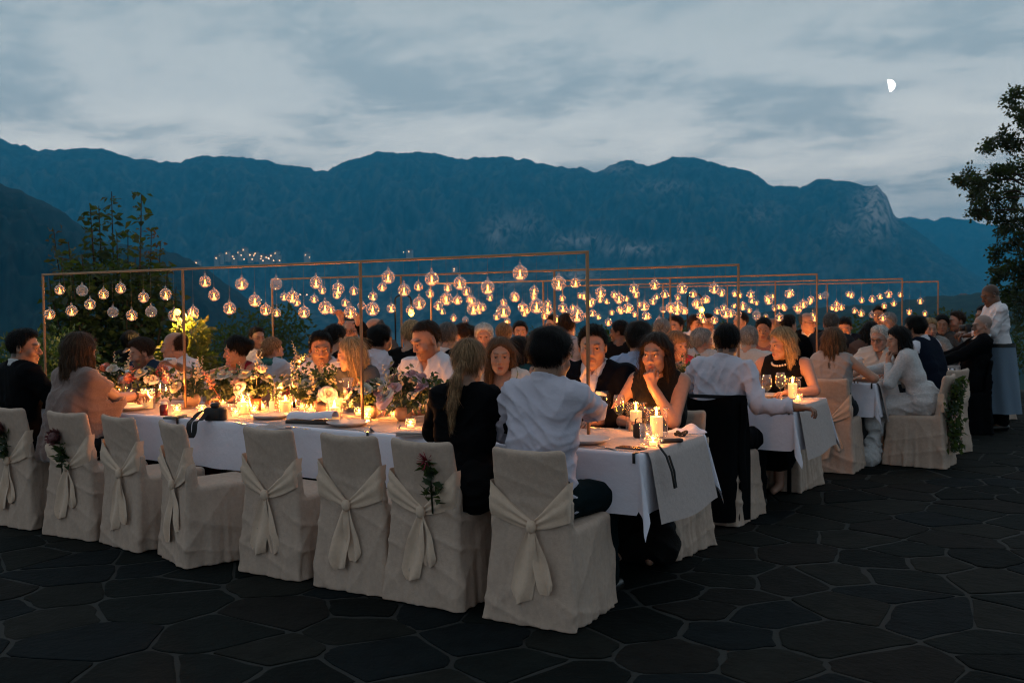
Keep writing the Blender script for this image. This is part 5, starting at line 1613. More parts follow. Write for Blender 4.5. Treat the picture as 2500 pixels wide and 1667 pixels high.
def hair_mesh(sp, res, seed):
    st = sp['hair']; f = sp['sex'] == 'f'
    if st == 'buzz': return None
    long_ = st in ('long', 'bob', 'ponytail', 'fringe', 'midlong')
    ln = dict(long=.40, bob=.175, midlong=.24, fringe=.30, ponytail=.36).get(st, .12)
    v = Vol((-.135, -.205 if st in ('ponytail', 'bun') else -.17, -ln - .05), (.135, .135, .165), res)
    vol = sp.get('vol', 1.0); th = sp['th'] if 'th' in sp else dict(short=.0065, balding=.004, curly=.020, puffy=.014, updo=.016, bun=.008, ponytail=.008, long=.012, bob=.014, midlong=.016, fringe=.014).get(st, .012) * vol
    v.ell((0, -.016, .040), (.074 + th, .092 + th, .083 + th * 1.15), .0)
    X, Y, Z = v.ax[0][:, None, None], v.ax[1][None, :, None], v.ax[2][None, None, :]
    if st == 'short' and not f and not sp.get('recede'): v.ell((0, .022, .104), (.052, .045, .022), .02)
    if long_ and st != 'ponytail':
        amin = 62 if st != 'midlong' else 70
        for a in np.linspace(-180 + amin, 180 - amin, 15):
            an = math.radians(a); cx, cyy = .078 * math.sin(an), -.085 * math.cos(an) - .012
            ww = .020 + .012 * (vol - 1)
            spread = 1.14 if st in ('bob', 'midlong') else 1.02
            v.cone((cx, cyy, .04), (cx * 1.06, cyy, -.06), ww, ww, .02); v.cone((cx * 1.06, cyy, -.06), (cx * spread, cyy * (1.0 if cyy < 0 else .6), -ln + .02 * math.sin(a * .35 + seed)), ww, ww * .8, .02)
    bottom = -.055
    hl = [-.03, -.014, .018, .040, .066, .2]
    if st == 'balding': hl = [-.05, -.03, -.022, -.03, -.06, -.12]
    elif st in ('fringe',): hl = [-.01, .02, .055, .12, .2, .2]
    elif f: hl = [.0, .010, .034, .058, .080, .2]
    rec = sp.get('recede', 0)
    hl = [h - rec * q for h, q in zip(hl, (0, .01, .03, .035, .035, 0))] if st != 'balding' else hl
    yl = np.interp(v.ax[2], [-.2, -.02, .03, .06, .087, .115], hl)[None, None, :]
    if long_ and st != 'ponytail': yl = np.where(Z < -.01, yl + .018, yl)
    partw = (np.abs(X) - .03) * .22 if f and st != 'fringe' else np.abs(X) * -.12 + .006
    cut = Y - yl - partw * (Z > .03) * 1.0
    kk = .016
    h_ = np.clip(.5 + .5 * (cut - v.F) / kk, 0, 1); v.F = (cut * h_ + v.F * (1 - h_) + kk * h_ * (1 - h_)).astype(np.float32)     # the hairline thins out
    if not (long_ and st != 'ponytail'):
        ear = sp.get('ear', True)
        zl = np.interp(v.ax[1], [-.13, -.060, -.036, -.030, .012, .03], [-.062, -.060, -.030, .018 if ear else -.03, .012 if ear else -.03, -.01])[None, :, None]
        v.F = np.maximum(v.F, (zl - Z).astype(np.float32))
    if st == 'bun': v.ell((0, -.118, sp.get('bunz', .02)), (.042, .034, .040), .012)
    if st == 'updo': v.ell((0, -.085, .055), (.060, .045, .05), .02)
    if st == 'ponytail':
        v.cone((0, -.095, -.005), (0, -.125, -.012), .026, .017, .012); v.cone((0, -.125, -.012), (-.012, -.148, -.09), .020, .024, .012); v.cone((-.012, -.148, -.09), (-.03, -.135, -.22), .024, .020, .02); v.cone((-.03, -.135, -.22), (-.045, -.12, -.34), .020, .006, .02)
    r = np.random.default_rng(seed); ph = r.uniform(0, 6, 8)
    ang = np.arctan2(X, -(Y + .02))
    if st in ('curly', 'puffy'):
        nz = .006 * (np.sin(70 * X + ph[0] + 30 * Z) * np.sin(66 * Y + ph[1] - 22 * X) + np.sin(75 * Z + ph[2] + 30 * Y) * .8)
        if st == 'puffy': nz = nz * .35
    else:
        nz = .0022 * np.sin(26 * ang + ph[0] + 14 * Z) + .0016 * np.sin(49 * ang + ph[1] - 18 * Z) + .0015 * np.sin(40 * Z + ph[2] + 9 * ang)
        if long_: nz = nz + np.where(Z < -.02, .005 * np.sin(15 * ang + ph[3] + 11 * Z), 0)
    band = np.abs(v.F) < .03
    v.F = np.where(band, v.F + nz.astype(np.float32), v.F)
    V, Q = v.mesh()
    if len(V) == 0: return None
    return V, Q


def hand_prims(v, wrist, d, palm, m, curl, k=.008, s=1.0, spread=1.0, thumb=0.0):
    """M = -1 for the right hand (thumb on the person's left when the palm faces down)"""
    y = unit(d); z = -unit(np.array(palm) - y * np.dot(palm, y)); x = np.cross(y, z)
    T = lambda p: np.array(wrist) + (x * p[0] + y * p[1] + z * p[2]) * s
    xs = np.array([.031, .0105, -.0105, -.030]) * m; ln = (.070, .078, .072, .056)
    v.cone(T((0, -.02, 0)), T((0, .03, 0)), .025 * s, .024 * s, .012)
    for q in range(4):
        v.cone(T((xs[q] * .6, .018, 0)), T((xs[q], .082 - .004 * abs(q - 1.3), 0)), .0125 * s, .0108 * s, .010)
    for q in range(4):
        c1 = curl * (.75 + .12 * q); c2 = curl * 1.1
        p0 = np.array([xs[q], .082 - .004 * abs(q - 1.3), 0]); L = ln[q]; sx = xs[q] * .9 * spread * (1 - min(curl, 1) * .6)
        p1 = p0 + np.array([sx * .5, L * .46 * math.cos(c1), -L * .46 * math.sin(c1)])
        p2 = p1 + np.array([sx * .25, L * .30 * math.cos(c1 + c2), -L * .30 * math.sin(c1 + c2)])
        p3 = p2 + np.array([sx * .1, L * .26 * math.cos(c1 + 1.6 * c2), -L * .26 * math.sin(c1 + 1.6 * c2)])
        v.cone(T(p0), T(p1), .0098 * s, .0085 * s, .004); v.cone(T(p1), T(p2), .0085 * s, .0078 * s, .002); v.cone(T(p2), T(p3), .0078 * s, .0066 * s, .002)
    v.cone(T((m * .018, .012, -.004)), T((m * .046, .044, -.012 - .01 * thumb)), .0135 * s, .0108 * s, .010)
    v.cone(T((m * .046, .044, -.012 - .01 * thumb)), T((m * (.058 - .02 * thumb), .074, -.018 - .022 * thumb)), .0105 * s, .0085 * s, .004)


def ik(S, Wt, l1, l2, pole):
    S = np.array(S); Wt = np.array(Wt); d = Wt - S; L = np.linalg.norm(d)
    if L > (l1 + l2) * .985: d = d / L * (l1 + l2) * .985; Wt = S + d; L = np.linalg.norm(d)
    u = d / L; a = (l1 * l1 - l2 * l2 + L * L) / (2 * L); h = math.sqrt(max(l1 * l1 - a * a, 0))
    p = np.array(pole) - u * np.dot(pole, u); p = unit(p)
    return S + u * a + p * h, Wt


def folds(v, amp, seed, freq=1.0):
    """creases: thin ridges that run mostly across and diagonally"""
    r = np.random.default_rng(seed); X, Y, Z = v.ax[0][:, None, None], v.ax[1][None, :, None], v.ax[2][None, None, :]
    nz = 0
    wx = .9 * np.sin(8 * X + r.uniform(0, 6) + 5 * Z) + .8 * np.sin(9 * Y + r.uniform(0, 6) - 6 * Z)
    wz = .9 * np.sin(10 * Z + r.uniform(0, 6) + 4 * X) + .7 * np.sin(17 * X + 12 * Y + r.uniform(0, 6))
    for q in range(6):
        kv = r.normal(size=3) * np.array([.75, .6, 1.0]); kv = kv / np.linalg.norm(kv) * r.uniform(13, 42) * freq
        ph = kv[0] * X + kv[1] * Y + kv[2] * Z + r.uniform(0, 6) + 1.3 * wx + 1.1 * wz
        msk = .5 + .5 * np.sin(r.uniform(4, 9) * X + r.uniform(4, 9) * Z + r.uniform(0, 6) + 5 * Y)
        nz = nz + ((1 - np.abs(np.sin(ph))) ** 2.2 - .16) * msk
    band = np.abs(v.F) < .045
    v.F = np.where(band, v.F - (amp * 1.25 * nz).astype(np.float32), v.F)


_PN = [0]


def person(px, py, Y, a, ha, label, short, **kw):
    sp = dict(sex='m', hair='short', hairc='dark', skin='fair', outfit='shirt', c1=(.6, .6, .63), c2=(.02, .02, .022), lean=6, side=0, hp=4, hr=0, hands=('table', 'table'), near=True, chair=True, legs=True, stand=False)
    sp.update(kw); _PN[0] += 1; seed = 1000 + _PN[0] * 17
    sp['seed'] = seed; near = sp['near']; f = sp['sex'] == 'f'
    hw = at_y(px, py, Y); stand = sp['stand']
    seat = .46
    base_h = 1.235 if not stand else 1.62
    if stand: s = hw[2] / base_h
    else: s = (hw[2] - seat) / (base_h - seat) / math.cos(math.radians(sp['lean']))
    s = min(max(s, .80), 1.14); wS = min(max(s, .92), 1.03) * sp.get('bulk', 1.0)
    ar = math.radians(a); Rb = rotm(0, 0, ar)
    dz_st = .40 if stand else 0.0

    piv = np.array([0, 0, .555 + dz_st])
    Rl = rotm(-math.radians(sp['lean']), math.radians(sp['side']), math.radians(sp.get('twist', 0)))

    def U(x, y, z):
        if z < 1.15: z = z + .032 * min(max((z - .80) / .2, 0), 1)
        zz = (seat + (z - seat) * s) if not stand else (z + dz_st) * s
        pv = piv if not stand else piv * np.array([1, 1, s])
        return pv + Rl @ (np.array([x * wS, y * wS, zz]) - pv)
    hc = U(0, .022, 1.235)
    if not stand: hc[2] = hw[2]
    org = np.array([hw[0], hw[1], 0]) - Rb @ np.array([hc[0], hc[1], 0])
    loc2 = lambda p: Rb.T @ (np.array(p) - org)
    hs = sp.get('hs', .97 if f else 1.03)
    Rh = rotm(-math.radians(sp['hp']), math.radians(sp['hr']), math.radians(ha - a))
    nb = U(0, -.018, 1.07)
    neck_l = Rh.T @ (nb - hc) / hs
    # ---------------- arms
    sw = (.158 if f else .180) * sp.get('bulk', 1.0)
    arms = []
    for i, sd in ((0, 1), (1, -1)):                       # right arm first
        S = U(sd * sw, -.012, 1.025); h = sp['hands'][i]; pole = (sd * .55, -.35, -.9); palm = (0, 0, -1); curl = .5; dr = None; th = 0
        fwd_y = sp.get('reach', .37)
        if h == 'table': Wt = np.array([sd * .17, fwd_y, TZ + .045]); pole = (sd * .8, -.2, -.6); curl = .45
        elif h == 'lap': Wt = np.array([sd * .10, .26, .66]); curl = .35
        elif h == 'side': Wt = U(sd * .23, .02, .46 if stand else .55); curl = .5; palm = (-sd, 0, 0)
        elif h == 'chin':
            Wt = hc + Rh @ np.array([sd * .015, .115, -.175]); pole = (sd * .35, .35, -1.0); palm = tuple(Rh @ np.array([0, -1, .15])); curl = 1.05; dr = Rh @ np.array([-sd * .25, -.05, 1.0]); th = .6
        elif isinstance(h, dict):
            if 'w' in h: Wt = loc2(h['w'])
            else: Wt = np.array(h['l'], float)
            pole = h.get('pole', pole); palm = h.get('palm', palm); curl = h.get('curl', curl); dr = h.get('dir')
            if 'pole' in h: pole = (sd * h['pole'][0], h['pole'][1], h['pole'][2])
        E, Wt = ik(S, Wt, .285 * s ** .5, .255 * s ** .5, pole)
        arms.append((sd, S, E, Wt, palm, curl, dr if dr is not None else unit(Wt - E), th))
    # ---------------- legs
    if stand: kn = [np.array([sd * .10, .02, .50 * s]) for sd in (1, -1)]; an = [np.array([sd * .10, -.01, .09]) for sd in (1, -1)]; hip = [np.array([sd * .085, 0, .93 * s]) for sd in (1, -1)]
    else:
        kx = .10 if f else .15; kn = [np.array([sd * kx, .40, .525]) for sd in (1, -1)]; an = [np.array([sd * kx * .95, .40 + .04 * sd, .09]) for sd in (1, -1)]; hip = [np.array([sd * .085, .02, .555]) for sd in (1, -1)]
    bk = sp.get('bulk', 1.0)

    def torso(v, o, arms_=True, sh=.15, k=.05, legs=True, fore=True, shin=True, low=.555):
        if legs:
            for i in (0, 1): v.cone(hip[i], kn[i], .088 + o, .058 + o, .03)
            if shin:
                for i in (0, 1): v.cone(kn[i], an[i], .054 + o, .037 + o * 1.3, .02)
        if low <= .56: v.cone(U(-.078, 0, .565), U(.078, 0, .565), .112 * bk + o, .112 * bk + o, k)
        wr = (.092 if f else .104) * bk
        v.cone(U(-.062, .005 * bk, .69), U(.062, .005 * bk, .69), wr + o, wr + o, k)
        v.cone(U(-.074, 0, .84), U(.074, 0, .84), (.088 if f else .099) * bk + o, (.088 if f else .099) * bk + o, k)
        v.cone(U(-.09, -.005, .945), U(.09, -.005, .945), (.078 if f else .087) * bk + o, (.078 if f else .087) * bk + o, k)
        sh_ = sh * (sw / .18)
        v.cone(U(-sh_, -.012, 1.018), U(sh_, -.012, 1.018), .056 + o, .056 + o, k)
        v.cone(U(-.07, -.018, 1.05), U(.07, -.018, 1.05), .046 + o, .046 + o, .04)
        if f:
            for sd in (-1, 1): v.ell(U(sd * .072, .078, .905), (.062 + o, .058 + o, .062 + o), .035)
        if arms_:
            for (sd, S, E, Wt, *_r) in arms:
                v.cone(S, E, .047 * bk + o, .039 + o, .03)
                if fore: v.cone(E, Wt, .041 + o, .027 + o, .015)
    res = .011 if near else .014
    allp = [hc, nb] + [q for A in arms for q in A[1:4]] + kn + an + [U(.27, -.14, 1.05), U(-.27, -.14, 1.05), np.array([-.24, -.17, .02]), np.array([.24, .2, .3])]
    lo = np.min(allp, 0) - .13; hi = np.max(allp, 0) + .13; lo[2] = -.02; hi[2] = max(hi[2] - .05, nb[2] + .2)
    # ---------------- skin: one body, with finer patches at head and hands
    v = Vol(lo, hi, res); torso(v, 0.0)
    v.cone(nb, hc + Rh @ np.array([0, -.02, -.06]) * hs, .047 if f else .056, .042 if f else .050, .03)
    for i in (0, 1): v.cone(an[i] + np.array([0, 0, -.03]), an[i] + np.array([0, .13, -.055]), .036, .027, .02)
    V, Q = v.mesh(); C = np.ones((len(V), 3)) * np.array(SKIN[sp['skin']])
    parts = [(V, Q, C)]
    Vh, Qh, Ch = head_mesh(sp, neck_l, .0040 if near else .0052)
    parts.append((hc + (Vh * hs) @ Rh.T, Qh, Ch))
    for (sd, S, E, Wt, palm, curl, dr, th) in arms:
        hv = Vol(Wt - .23, Wt + .23, .0045 if near else .006); hand_prims(hv, Wt, dr, palm, -1 if sd > 0 else 1, curl, s=.93 if f else 1.03, thumb=th)
        hv.cone(Wt + unit(E - Wt) * .07, Wt, .032, .026, .01)
        hV, hQ = hv.mesh(); 
        if len(hV): parts.append((hV, hQ, np.ones((len(hV), 3)) * np.array(SKIN[sp['skin']]) * np.array([1.0, .94, .92])))
    nv = 0; VV, QQ, CC = [], [], []
    for (V_, Q_, C_) in parts: VV.append(V_); QQ.append(Q_ + nv); CC.append(C_); nv += len(V_)
    body = mesh_obj('person', np.concatenate(VV), np.concatenate(QQ), m_skin, cols=np.concatenate(CC))
    body.location = org; body.rotation_euler = (0, 0, ar)
    tag(body, label, 'person', sp.get('group'))
    # ---------------- eyes
    if near or sp.get('eyes', True):
        for sd in (-1, 1):
            mb = MB(); mb.lathe([(math.sin(t), -math.cos(t)) for t in np.linspace(.0, math.pi, 15)], 14, cap=False)
            e = np.array(mb.v); gaze = sp.get('gaze', (0, -.05)); g = unit([gaze[0], 1, gaze[1]])
            ang = np.arccos(np.clip(e[:, 2], -1, 1))
            col = np.ones((len(e), 3)) * np.array([.55, .52, .48]); ic = np.array(sp.get('iris', (.05, .03, .018)))
            col[ang < .56] = ic; col[ang < .26] = (.004, .004, .004)
            xx = unit(np.cross([0, 0, 1.0], g)) if abs(g[2]) < .95 else np.array([1.0, 0, 0]); yy = np.cross(g, xx)
            e = (e[:, :1] * xx + e[:, 1:2] * yy + e[:, 2:] * g) * .0122 + np.array([sd * .031, .0758, .0035])
            mesh_obj('eye', hc + (e * hs) @ Rh.T, mb.f, m_eye, body, cols=col)
    # ---------------- hair
    hm = hair_mesh(sp, .0056 if near else .0068, seed)
    if hm is not None:
        V, Q = hm; hcol = np.array(HAIRC[sp['hairc']]); cols = np.ones((len(V), 3)) * hcol * .8
        tmp = mesh_obj('hair', V, Q, None); N = vnormals(tmp.data); me0 = tmp.data; D.objects.remove(tmp); D.meshes.remove(me0)
        st = sp['hair']; lng = st in ('long', 'bob', 'ponytail', 'fringe', 'midlong')
        rv, rf, rc = ribbons(V, N, cols, hcol, (.06 if st in ('bob', 'midlong', 'ponytail') else .12) if lng else (.050 if st in ('curly', 'puffy') else .026), 5 if lng else 3, (4200 if near else 1100), seed, width=.0011 if near else .0016, down=.9 if lng else .15, curl=.004 if st == 'curly' else (.0012 if st == 'puffy' else 0))
        V2 = np.concatenate([V, rv]); C2 = np.concatenate([cols, rc]); Q2 = np.concatenate([Q, rf + len(V)])
        ho = mesh_obj('hair', hc + (V2 * hs) @ Rh.T, Q2, hair_mat(), body, cols=C2)
    # ---------------- clothes
    UI = np.linalg.inv(Rl)

    def upr(v):
        X, Y_, Z = v.ax[0][:, None, None], v.ax[1][None, :, None], v.ax[2][None, None, :]
        pv = piv if not stand else piv * np.array([1, 1, s])
        x, y, z = X - pv[0], Y_ - pv[1], Z - pv[2]
        ux = UI[0, 0] * x + UI[0, 1] * y + UI[0, 2] * z + pv[0]; uy = UI[1, 0] * x + UI[1, 1] * y + UI[1, 2] * z + pv[1]; uz = UI[2, 0] * x + UI[2, 1] * y + UI[2, 2] * z + pv[2]
        uz = (seat + (uz - seat) / s) if not stand else uz / s - dz_st
        uz = uz - .032 * np.clip((uz - .80) / .2, 0, 1)
        return ux / wS, uy / wS, uz

    def garment(name, off, mat, sleeves='long', neck=.058, vcut=None, hem=.50, sh=.15, amp=.006, collar=False, scoop=None, legs=False, open_=None, gres=None, extra=None, collar_r=.064, fseed=0, back_scoop=None):
        gv = Vol(lo - .03, hi + .03, gres or (.0095 if near else .013))
        torso(gv, off, arms_=(sleeves != 'none'), sh=sh, legs=legs, fore=(sleeves in ('long',)), shin=False)
        if sleeves == 'rolled':
            for (sd, S, E, Wt, *_r) in arms: gv.cone(E, E + (Wt - E) * .25, .043 + off, .042 + off, .01); gv.cone(E + (Wt - E) * .18, E + (Wt - E) * .26, .048 + off, .047 + off, .004)
        if extra: extra(gv)
        folds(gv, amp, seed + fseed)
        ux, uy, uz = upr(gv)
        if sleeves == 'long':
            for (sd, S, E, Wt, *_r) in arms: gv.cone(Wt + unit(Wt - E) * .012, Wt + unit(Wt - E) * .12, .06, .08, .0, 's')
        elif sleeves == 'short':
            for (sd, S, E, Wt, *_r) in arms: gv.cone(S + (E - S) * .72, Wt, .075, .075, .0, 's')
        if neck: gv.cone(U(0, -.020, 1.09), U(0, .05, 1.34), neck, neck * 1.25, .004, 's')
        if scoop: gv.ell(U(0, scoop[1], scoop[0]), (scoop[2], .09, scoop[3]), .01, 's')
        if back_scoop: gv.ell(U(0, -.12, back_scoop[0]), (back_scoop[1], .08, back_scoop[2]), .01, 's')
        if vcut:
            zv, sl_ = vcut; wdg = np.abs(ux) - (uz - zv) * sl_
            wdg = np.maximum(wdg, -uy - .0)
            gv.F = np.maximum(gv.F, -wdg.astype(np.float32))
        if hem is not None:
            gv.F = np.maximum(gv.F, (hem - uz).astype(np.float32)) if not legs else gv.F
        if collar:
            R = collar_r - (.010 if f else 0)
            for (dz_, rr_) in ((-.004, R + .004), (.010, R), (.024, R - .001), (.034, R + .001)):
                gap = 152 if not vcut else 138
                pts = [U(rr_ * math.sin(q), -.014 - rr_ * math.cos(q), 1.086 + dz_ - .030 * (1 - math.cos(q)) / 2) for q in np.radians(np.linspace(-gap, gap, 17))]
                for p_, q_ in zip(pts[:-1], pts[1:]): gv.cone(p_, q_, .0085, .0085, .005)
            for sd in (-1, 1):
                gv.cone(U(sd * .034, .048, 1.080), U(sd * .062, .082, 1.010), .012, .0085, .004)
        V_, Q_ = gv.mesh()
        return mesh_obj(name, V_, Q_, mat, body)
    of = sp['outfit']; c1, c2 = sp['c1'], sp['c2']; kind = sp.get('fab', 'plain')

    def trousers(mat, name='trousers', off=.014):
        if not sp['legs']: return
        gv = Vol(np.minimum(lo, -.25) - .02, hi + .02, .012); 
        for i in (0, 1):
            gv.cone(hip[i], kn[i], .090 + off, .064 + off, .03); gv.cone(kn[i], an[i] + np.array([0, 0, .01]), .060 + off, .052 + off, .02)
        gv.cone(np.array([-.08, 0, hip[0][2] + .01]), np.array([.08, 0, hip[0][2] + .01]), .115 * bk + off, .115 * bk + off, .04)
        gv.cone(np.array([-.07, 0, hip[0][2] + .08]), np.array([.07, 0, hip[0][2] + .08]), .102 * bk + off, .102 * bk + off, .04)
        folds(gv, .006, seed + 5)
        Z = gv.ax[2][None, None, :]; gv.F = np.maximum(gv.F, (Z - (hip[0][2] + .12)).astype(np.float32) + 0 * gv.F)
        V_, Q_ = gv.mesh(); mesh_obj(name, V_, Q_, mat, body)
        for i in (0, 1):
            sv = Vol(an[i] - np.array([.08, .10, .12]), an[i] + np.array([.08, .26, .06]), .009); sv.cone(an[i] + np.array([0, -.035, -.05]), an[i] + np.array([0, .14, -.058]), .040, .034, .02); sv.cone(an[i], an[i] + np.array([0, 0, -.04]), .042, .044, .02)
            sv.F = np.maximum(sv.F, (.003 - sv.ax[2][None, None, :]).astype(np.float32) + 0 * sv.F)
            V_, Q_ = sv.mesh(); mesh_obj('shoe', V_, Q_, pmat('shoe_leather', (.012, .010, .009), .35), body)

    def skirt(mat):
        if not sp['legs']: return
        gv = Vol(np.minimum(lo, -.3) - .02, hi + .02, .013)
        for q in np.linspace(-1, 1, 5):
            m_ = np.array([q * .10, .40, .50]); gv.cone(np.array([q * .08, .02, .56]), m_, .105, .085, .05); gv.cone(m_, np.array([q * sp.get('flare', .16), .44, sp.get('hemz', .28)]), .080, .075, .05)
        fl_ = sp.get('flare', .16); gv.cone(np.array([-fl_, .43, sp.get('hemz', .28) + .02]), np.array([fl_, .43, sp.get('hemz', .28) + .02]), .085, .085, .06); gv.cone(np.array([-fl_ * .8, .42, .38]), np.array([fl_ * .8, .42, .38]), .08, .08, .06)
        gv.cone(np.array([-.08, -.02, .57]), np.array([.08, -.02, .57]), .13, .13, .05); gv.cone(np.array([-.06, 0, .66]), np.array([.06, 0, .66]), .108, .108, .04)
        folds(gv, .010, seed + 6); V_, Q_ = gv.mesh(); mesh_obj('skirt', V_, Q_, mat, body)
    if of in ('shirt', 'rolled', 'open'):
        garment('shirt', .016, cloth_mat(c1, kind), 'rolled' if of == 'rolled' else 'long', collar=True, vcut=(sp.get('vz', .96), .42) if of != 'shirt' or sp.get('vz') else None, amp=.0092)
        trousers(cloth_mat(c2, 'suit'))
        if sp.get('vest'): garment('vest', .034, cloth_mat(sp['vest'], 'suit'), 'none', neck=.085, vcut=(.80, .30), sh=.105, amp=.002, fseed=2)
    elif of == 'suit':
        garment('shirt', .010, cloth_mat(sp.get('c3', (.62, .60, .60))), 'long', collar=True, vcut=(sp.get('vz', 1.03), .36), amp=.003, hem=.70)
        garment('jacket', .026, cloth_mat(c1, 'suit'), 'long', neck=.072, vcut=(.74, .225), hem=.47, amp=.007, fseed=3, extra=lambda gv: [gv.cone(U(sd * .012, .125, .78), U(sd * .070, .096, 1.01), .012, .017, .006) for sd in (-1, 1)] + [gv.cone(U(sd * .070, .096, 1.01), U(sd * .064, -.045, 1.088), .014, .014, .008) for sd in (-1, 1)] + [gv.cone(U(.060, -.045, 1.088), U(-.060, -.045, 1.088), .013, .013, .008)])
        trousers(cloth_mat(c2, 'suit'))
        if sp.get('square'):
            p = [U(-.125, .105, .925), U(-.060, .118, .930), U(-.066, .118, .952), U(-.10, .113, .948), U(-.122, .107, .936)]
            mb = MB(); q = [np.array(x) + Rl @ np.array([0, .028, 0]) for x in p]; q2 = [x + Rl @ np.array([0, -.012, 0]) for x in q]; n_ = len(q)
            mb.add(q + q2, [tuple(range(n_)), tuple(range(2 * n_ - 1, n_ - 1, -1))] + [(k, (k + 1) % n_, n_ + (k + 1) % n_, n_ + k) for k in range(n_)]); mb.build('pocket_square', cloth_mat((.65, .63, .62)), body, smooth=False)
    elif of == 'dress':
        garment('dress', .011, cloth_mat(c1, kind), sp.get('sleeves', 'none'), neck=None if sp.get('scoop') else .062, sh=sp.get('sh', .128), scoop=sp.get('scoop', (1.09, .05, .085, .085)), amp=.005, legs=False, back_scoop=sp.get('bscoop'))
        skirt(cloth_mat(c1, kind))
    elif of == 'top':
        garment('top', .014, cloth_mat(c1, kind), sp.get('sleeves', 'long'), neck=.060, vcut=sp.get('vcut'), scoop=sp.get('scoop'), amp=.007)
        if f and sp.get('skirt', True): skirt(cloth_mat(c2, 'plain'))
        else: trousers(cloth_mat(c2, 'suit'))
    elif of == 'poncho':
        def ex(gv):
            for (sd, S, E, Wt, *_r) in arms:
                for q in np.linspace(0, 1, 6):
                    t_ = S * (1 - q) + (E + (Wt - E) * .15) * q
                    gv.cone(t_, np.array([t_[0] * .86, t_[1] * .5 - .03, t_[2] - .16 - .26 * q]), .045, .032, .045)
            for q in np.linspace(-1, 1, 5): gv.cone(U(q * .10, -.10, .90), np.array([q * .17, -.15, .50]), .045, .035, .05)
        garment('poncho', .020, cloth_mat(c1, 'knit'), 'short', neck=.062, hem=None, amp=.0045, extra=ex)
        skirt(cloth_mat(c2, 'plain'))
    if sp.get('scarf'):
        gv = Vol(nb - .2, nb + .2, .008)
        for q in range(3):
            R = .075 + .014 * q
            pts = [U(R * math.sin(t), -.012 + R * .95 * math.cos(t), 1.10 - .024 * q + .012 * math.sin(2 * t + q)) for t in np.linspace(0, 6.283, 15)]
            for p_, q_ in zip(pts[:-1], pts[1:]): gv.cone(p_, q_, .021, .021, .012)
        folds(gv, .006, seed); V_, Q_ = gv.mesh(); mesh_obj('scarf', V_, Q_, cloth_mat(sp['scarf'], 'print'), body)
    if sp.get('pearls'):
        mb = MB()
        for t in np.linspace(0, 6.283, 27)[:-1]:
            p_ = U(.080 * math.sin(t), -.004 + .096 * math.cos(t), 1.088 - .060 * (.5 + .5 * math.cos(t))) + Rl @ np.array([0, .034 * max(math.cos(t), 0), 0])
            mb.lathe([(.0008, -.0095), (.0068, -.0068), (.0095, 0), (.0068, .0068), (.0008, .0095)], 8, *p_)
        tag(mb.build('pearl_necklace', pmat('pearl', (.75, .62, .48), .25, spec=.7), body), kind=None)
    if sp.get('tie'):
        gv = Vol(nb - .35, nb + .2, .008); gv.cone(U(0, .088, 1.04), U(0, .115, .95), .013, .016, .0); gv.cone(U(0, .115, .95), U(0, .128, .74), .016, .022, .004); V_, Q_ = gv.mesh(); mesh_obj('tie', V_, Q_, cloth_mat(sp['tie'], 'suit'), body)
    if sp.get('specs'):
        mb = MB()
        for sd in (-1, 1):
            mb.tube([np.array([sd * .032 + .020 * math.cos(t), .098 - .006 * abs(math.cos(t)), .002 + .0165 * math.sin(t)]) for t in np.linspace(0, 6.283, 15)], .0022, 5, cap=False)
            mb.tube([(sd * .052, .094, .006), (sd * .076, .06, .008), (sd * .080, -.01, .004)], .0020, 5)
        mb.tube([(-.012, .099, .006), (0, .104, .009), (.012, .099, .006)], .002, 5)
        mesh_obj('spectacles', hc + (np.array(mb.v) * hs) @ Rh.T, mb.f, pmat('spectacle_frame', (.02, .012, .01), .3), body)
    if sp.get('bangle') is not None:
        sd, S, E, Wt, *_r = arms[sp['bangle']]; u = unit(E - Wt); mb = MB(); e1 = unit(np.cross(u, [0, 0, 1])); e2 = np.cross(u, e1)
        for q in range(3): mb.tube([Wt + u * (.03 + .012 * q) + (e1 * math.cos(t) + e2 * math.sin(t)) * (.033 + .001 * q) for t in np.linspace(0, 6.283, 17)], .0024, 5, cap=False)
        mb.build('bracelet', pmat('bracelet_metal', sp.get('bc', (.7, .45, .15)), .3, 1.0), body)
    sp.update(org=org, ar=ar, hc=hc, Rh=Rh, arms=arms, body=body, U=U, to_world=lambda p: org + Rb @ np.array(p))
    if sp['chair'] and not stand:
        off = Rb @ np.array([0, .075, 0]); chair(float(org[0] + off[0]), float(org[1] + off[1]), ar + math.radians(sp.get('crz', 0)), ('black draped chair' if sp.get('blackchair') else 'linen covered chair') + ' under the %s' % short, cloth_mat((.004, .004, .0048), 'suit') if sp.get('blackchair') else None)
    return sp
# ------------------------------------------------------------------ the guests
N1, F1, N2, F2, N3, F3, N4, F4, N5, F5 = -.25, 1.10, 2.22, 3.56, 4.62, 5.97, 7.05, 8.40, 9.5, 10.85
WH = (.66, .62, .66); BLK = (.004, .004, .0048); NAVY = (.007, .010, .020)
P_ = {}


def ppl(key, *a, **k): P_[key] = person(*a, **k)


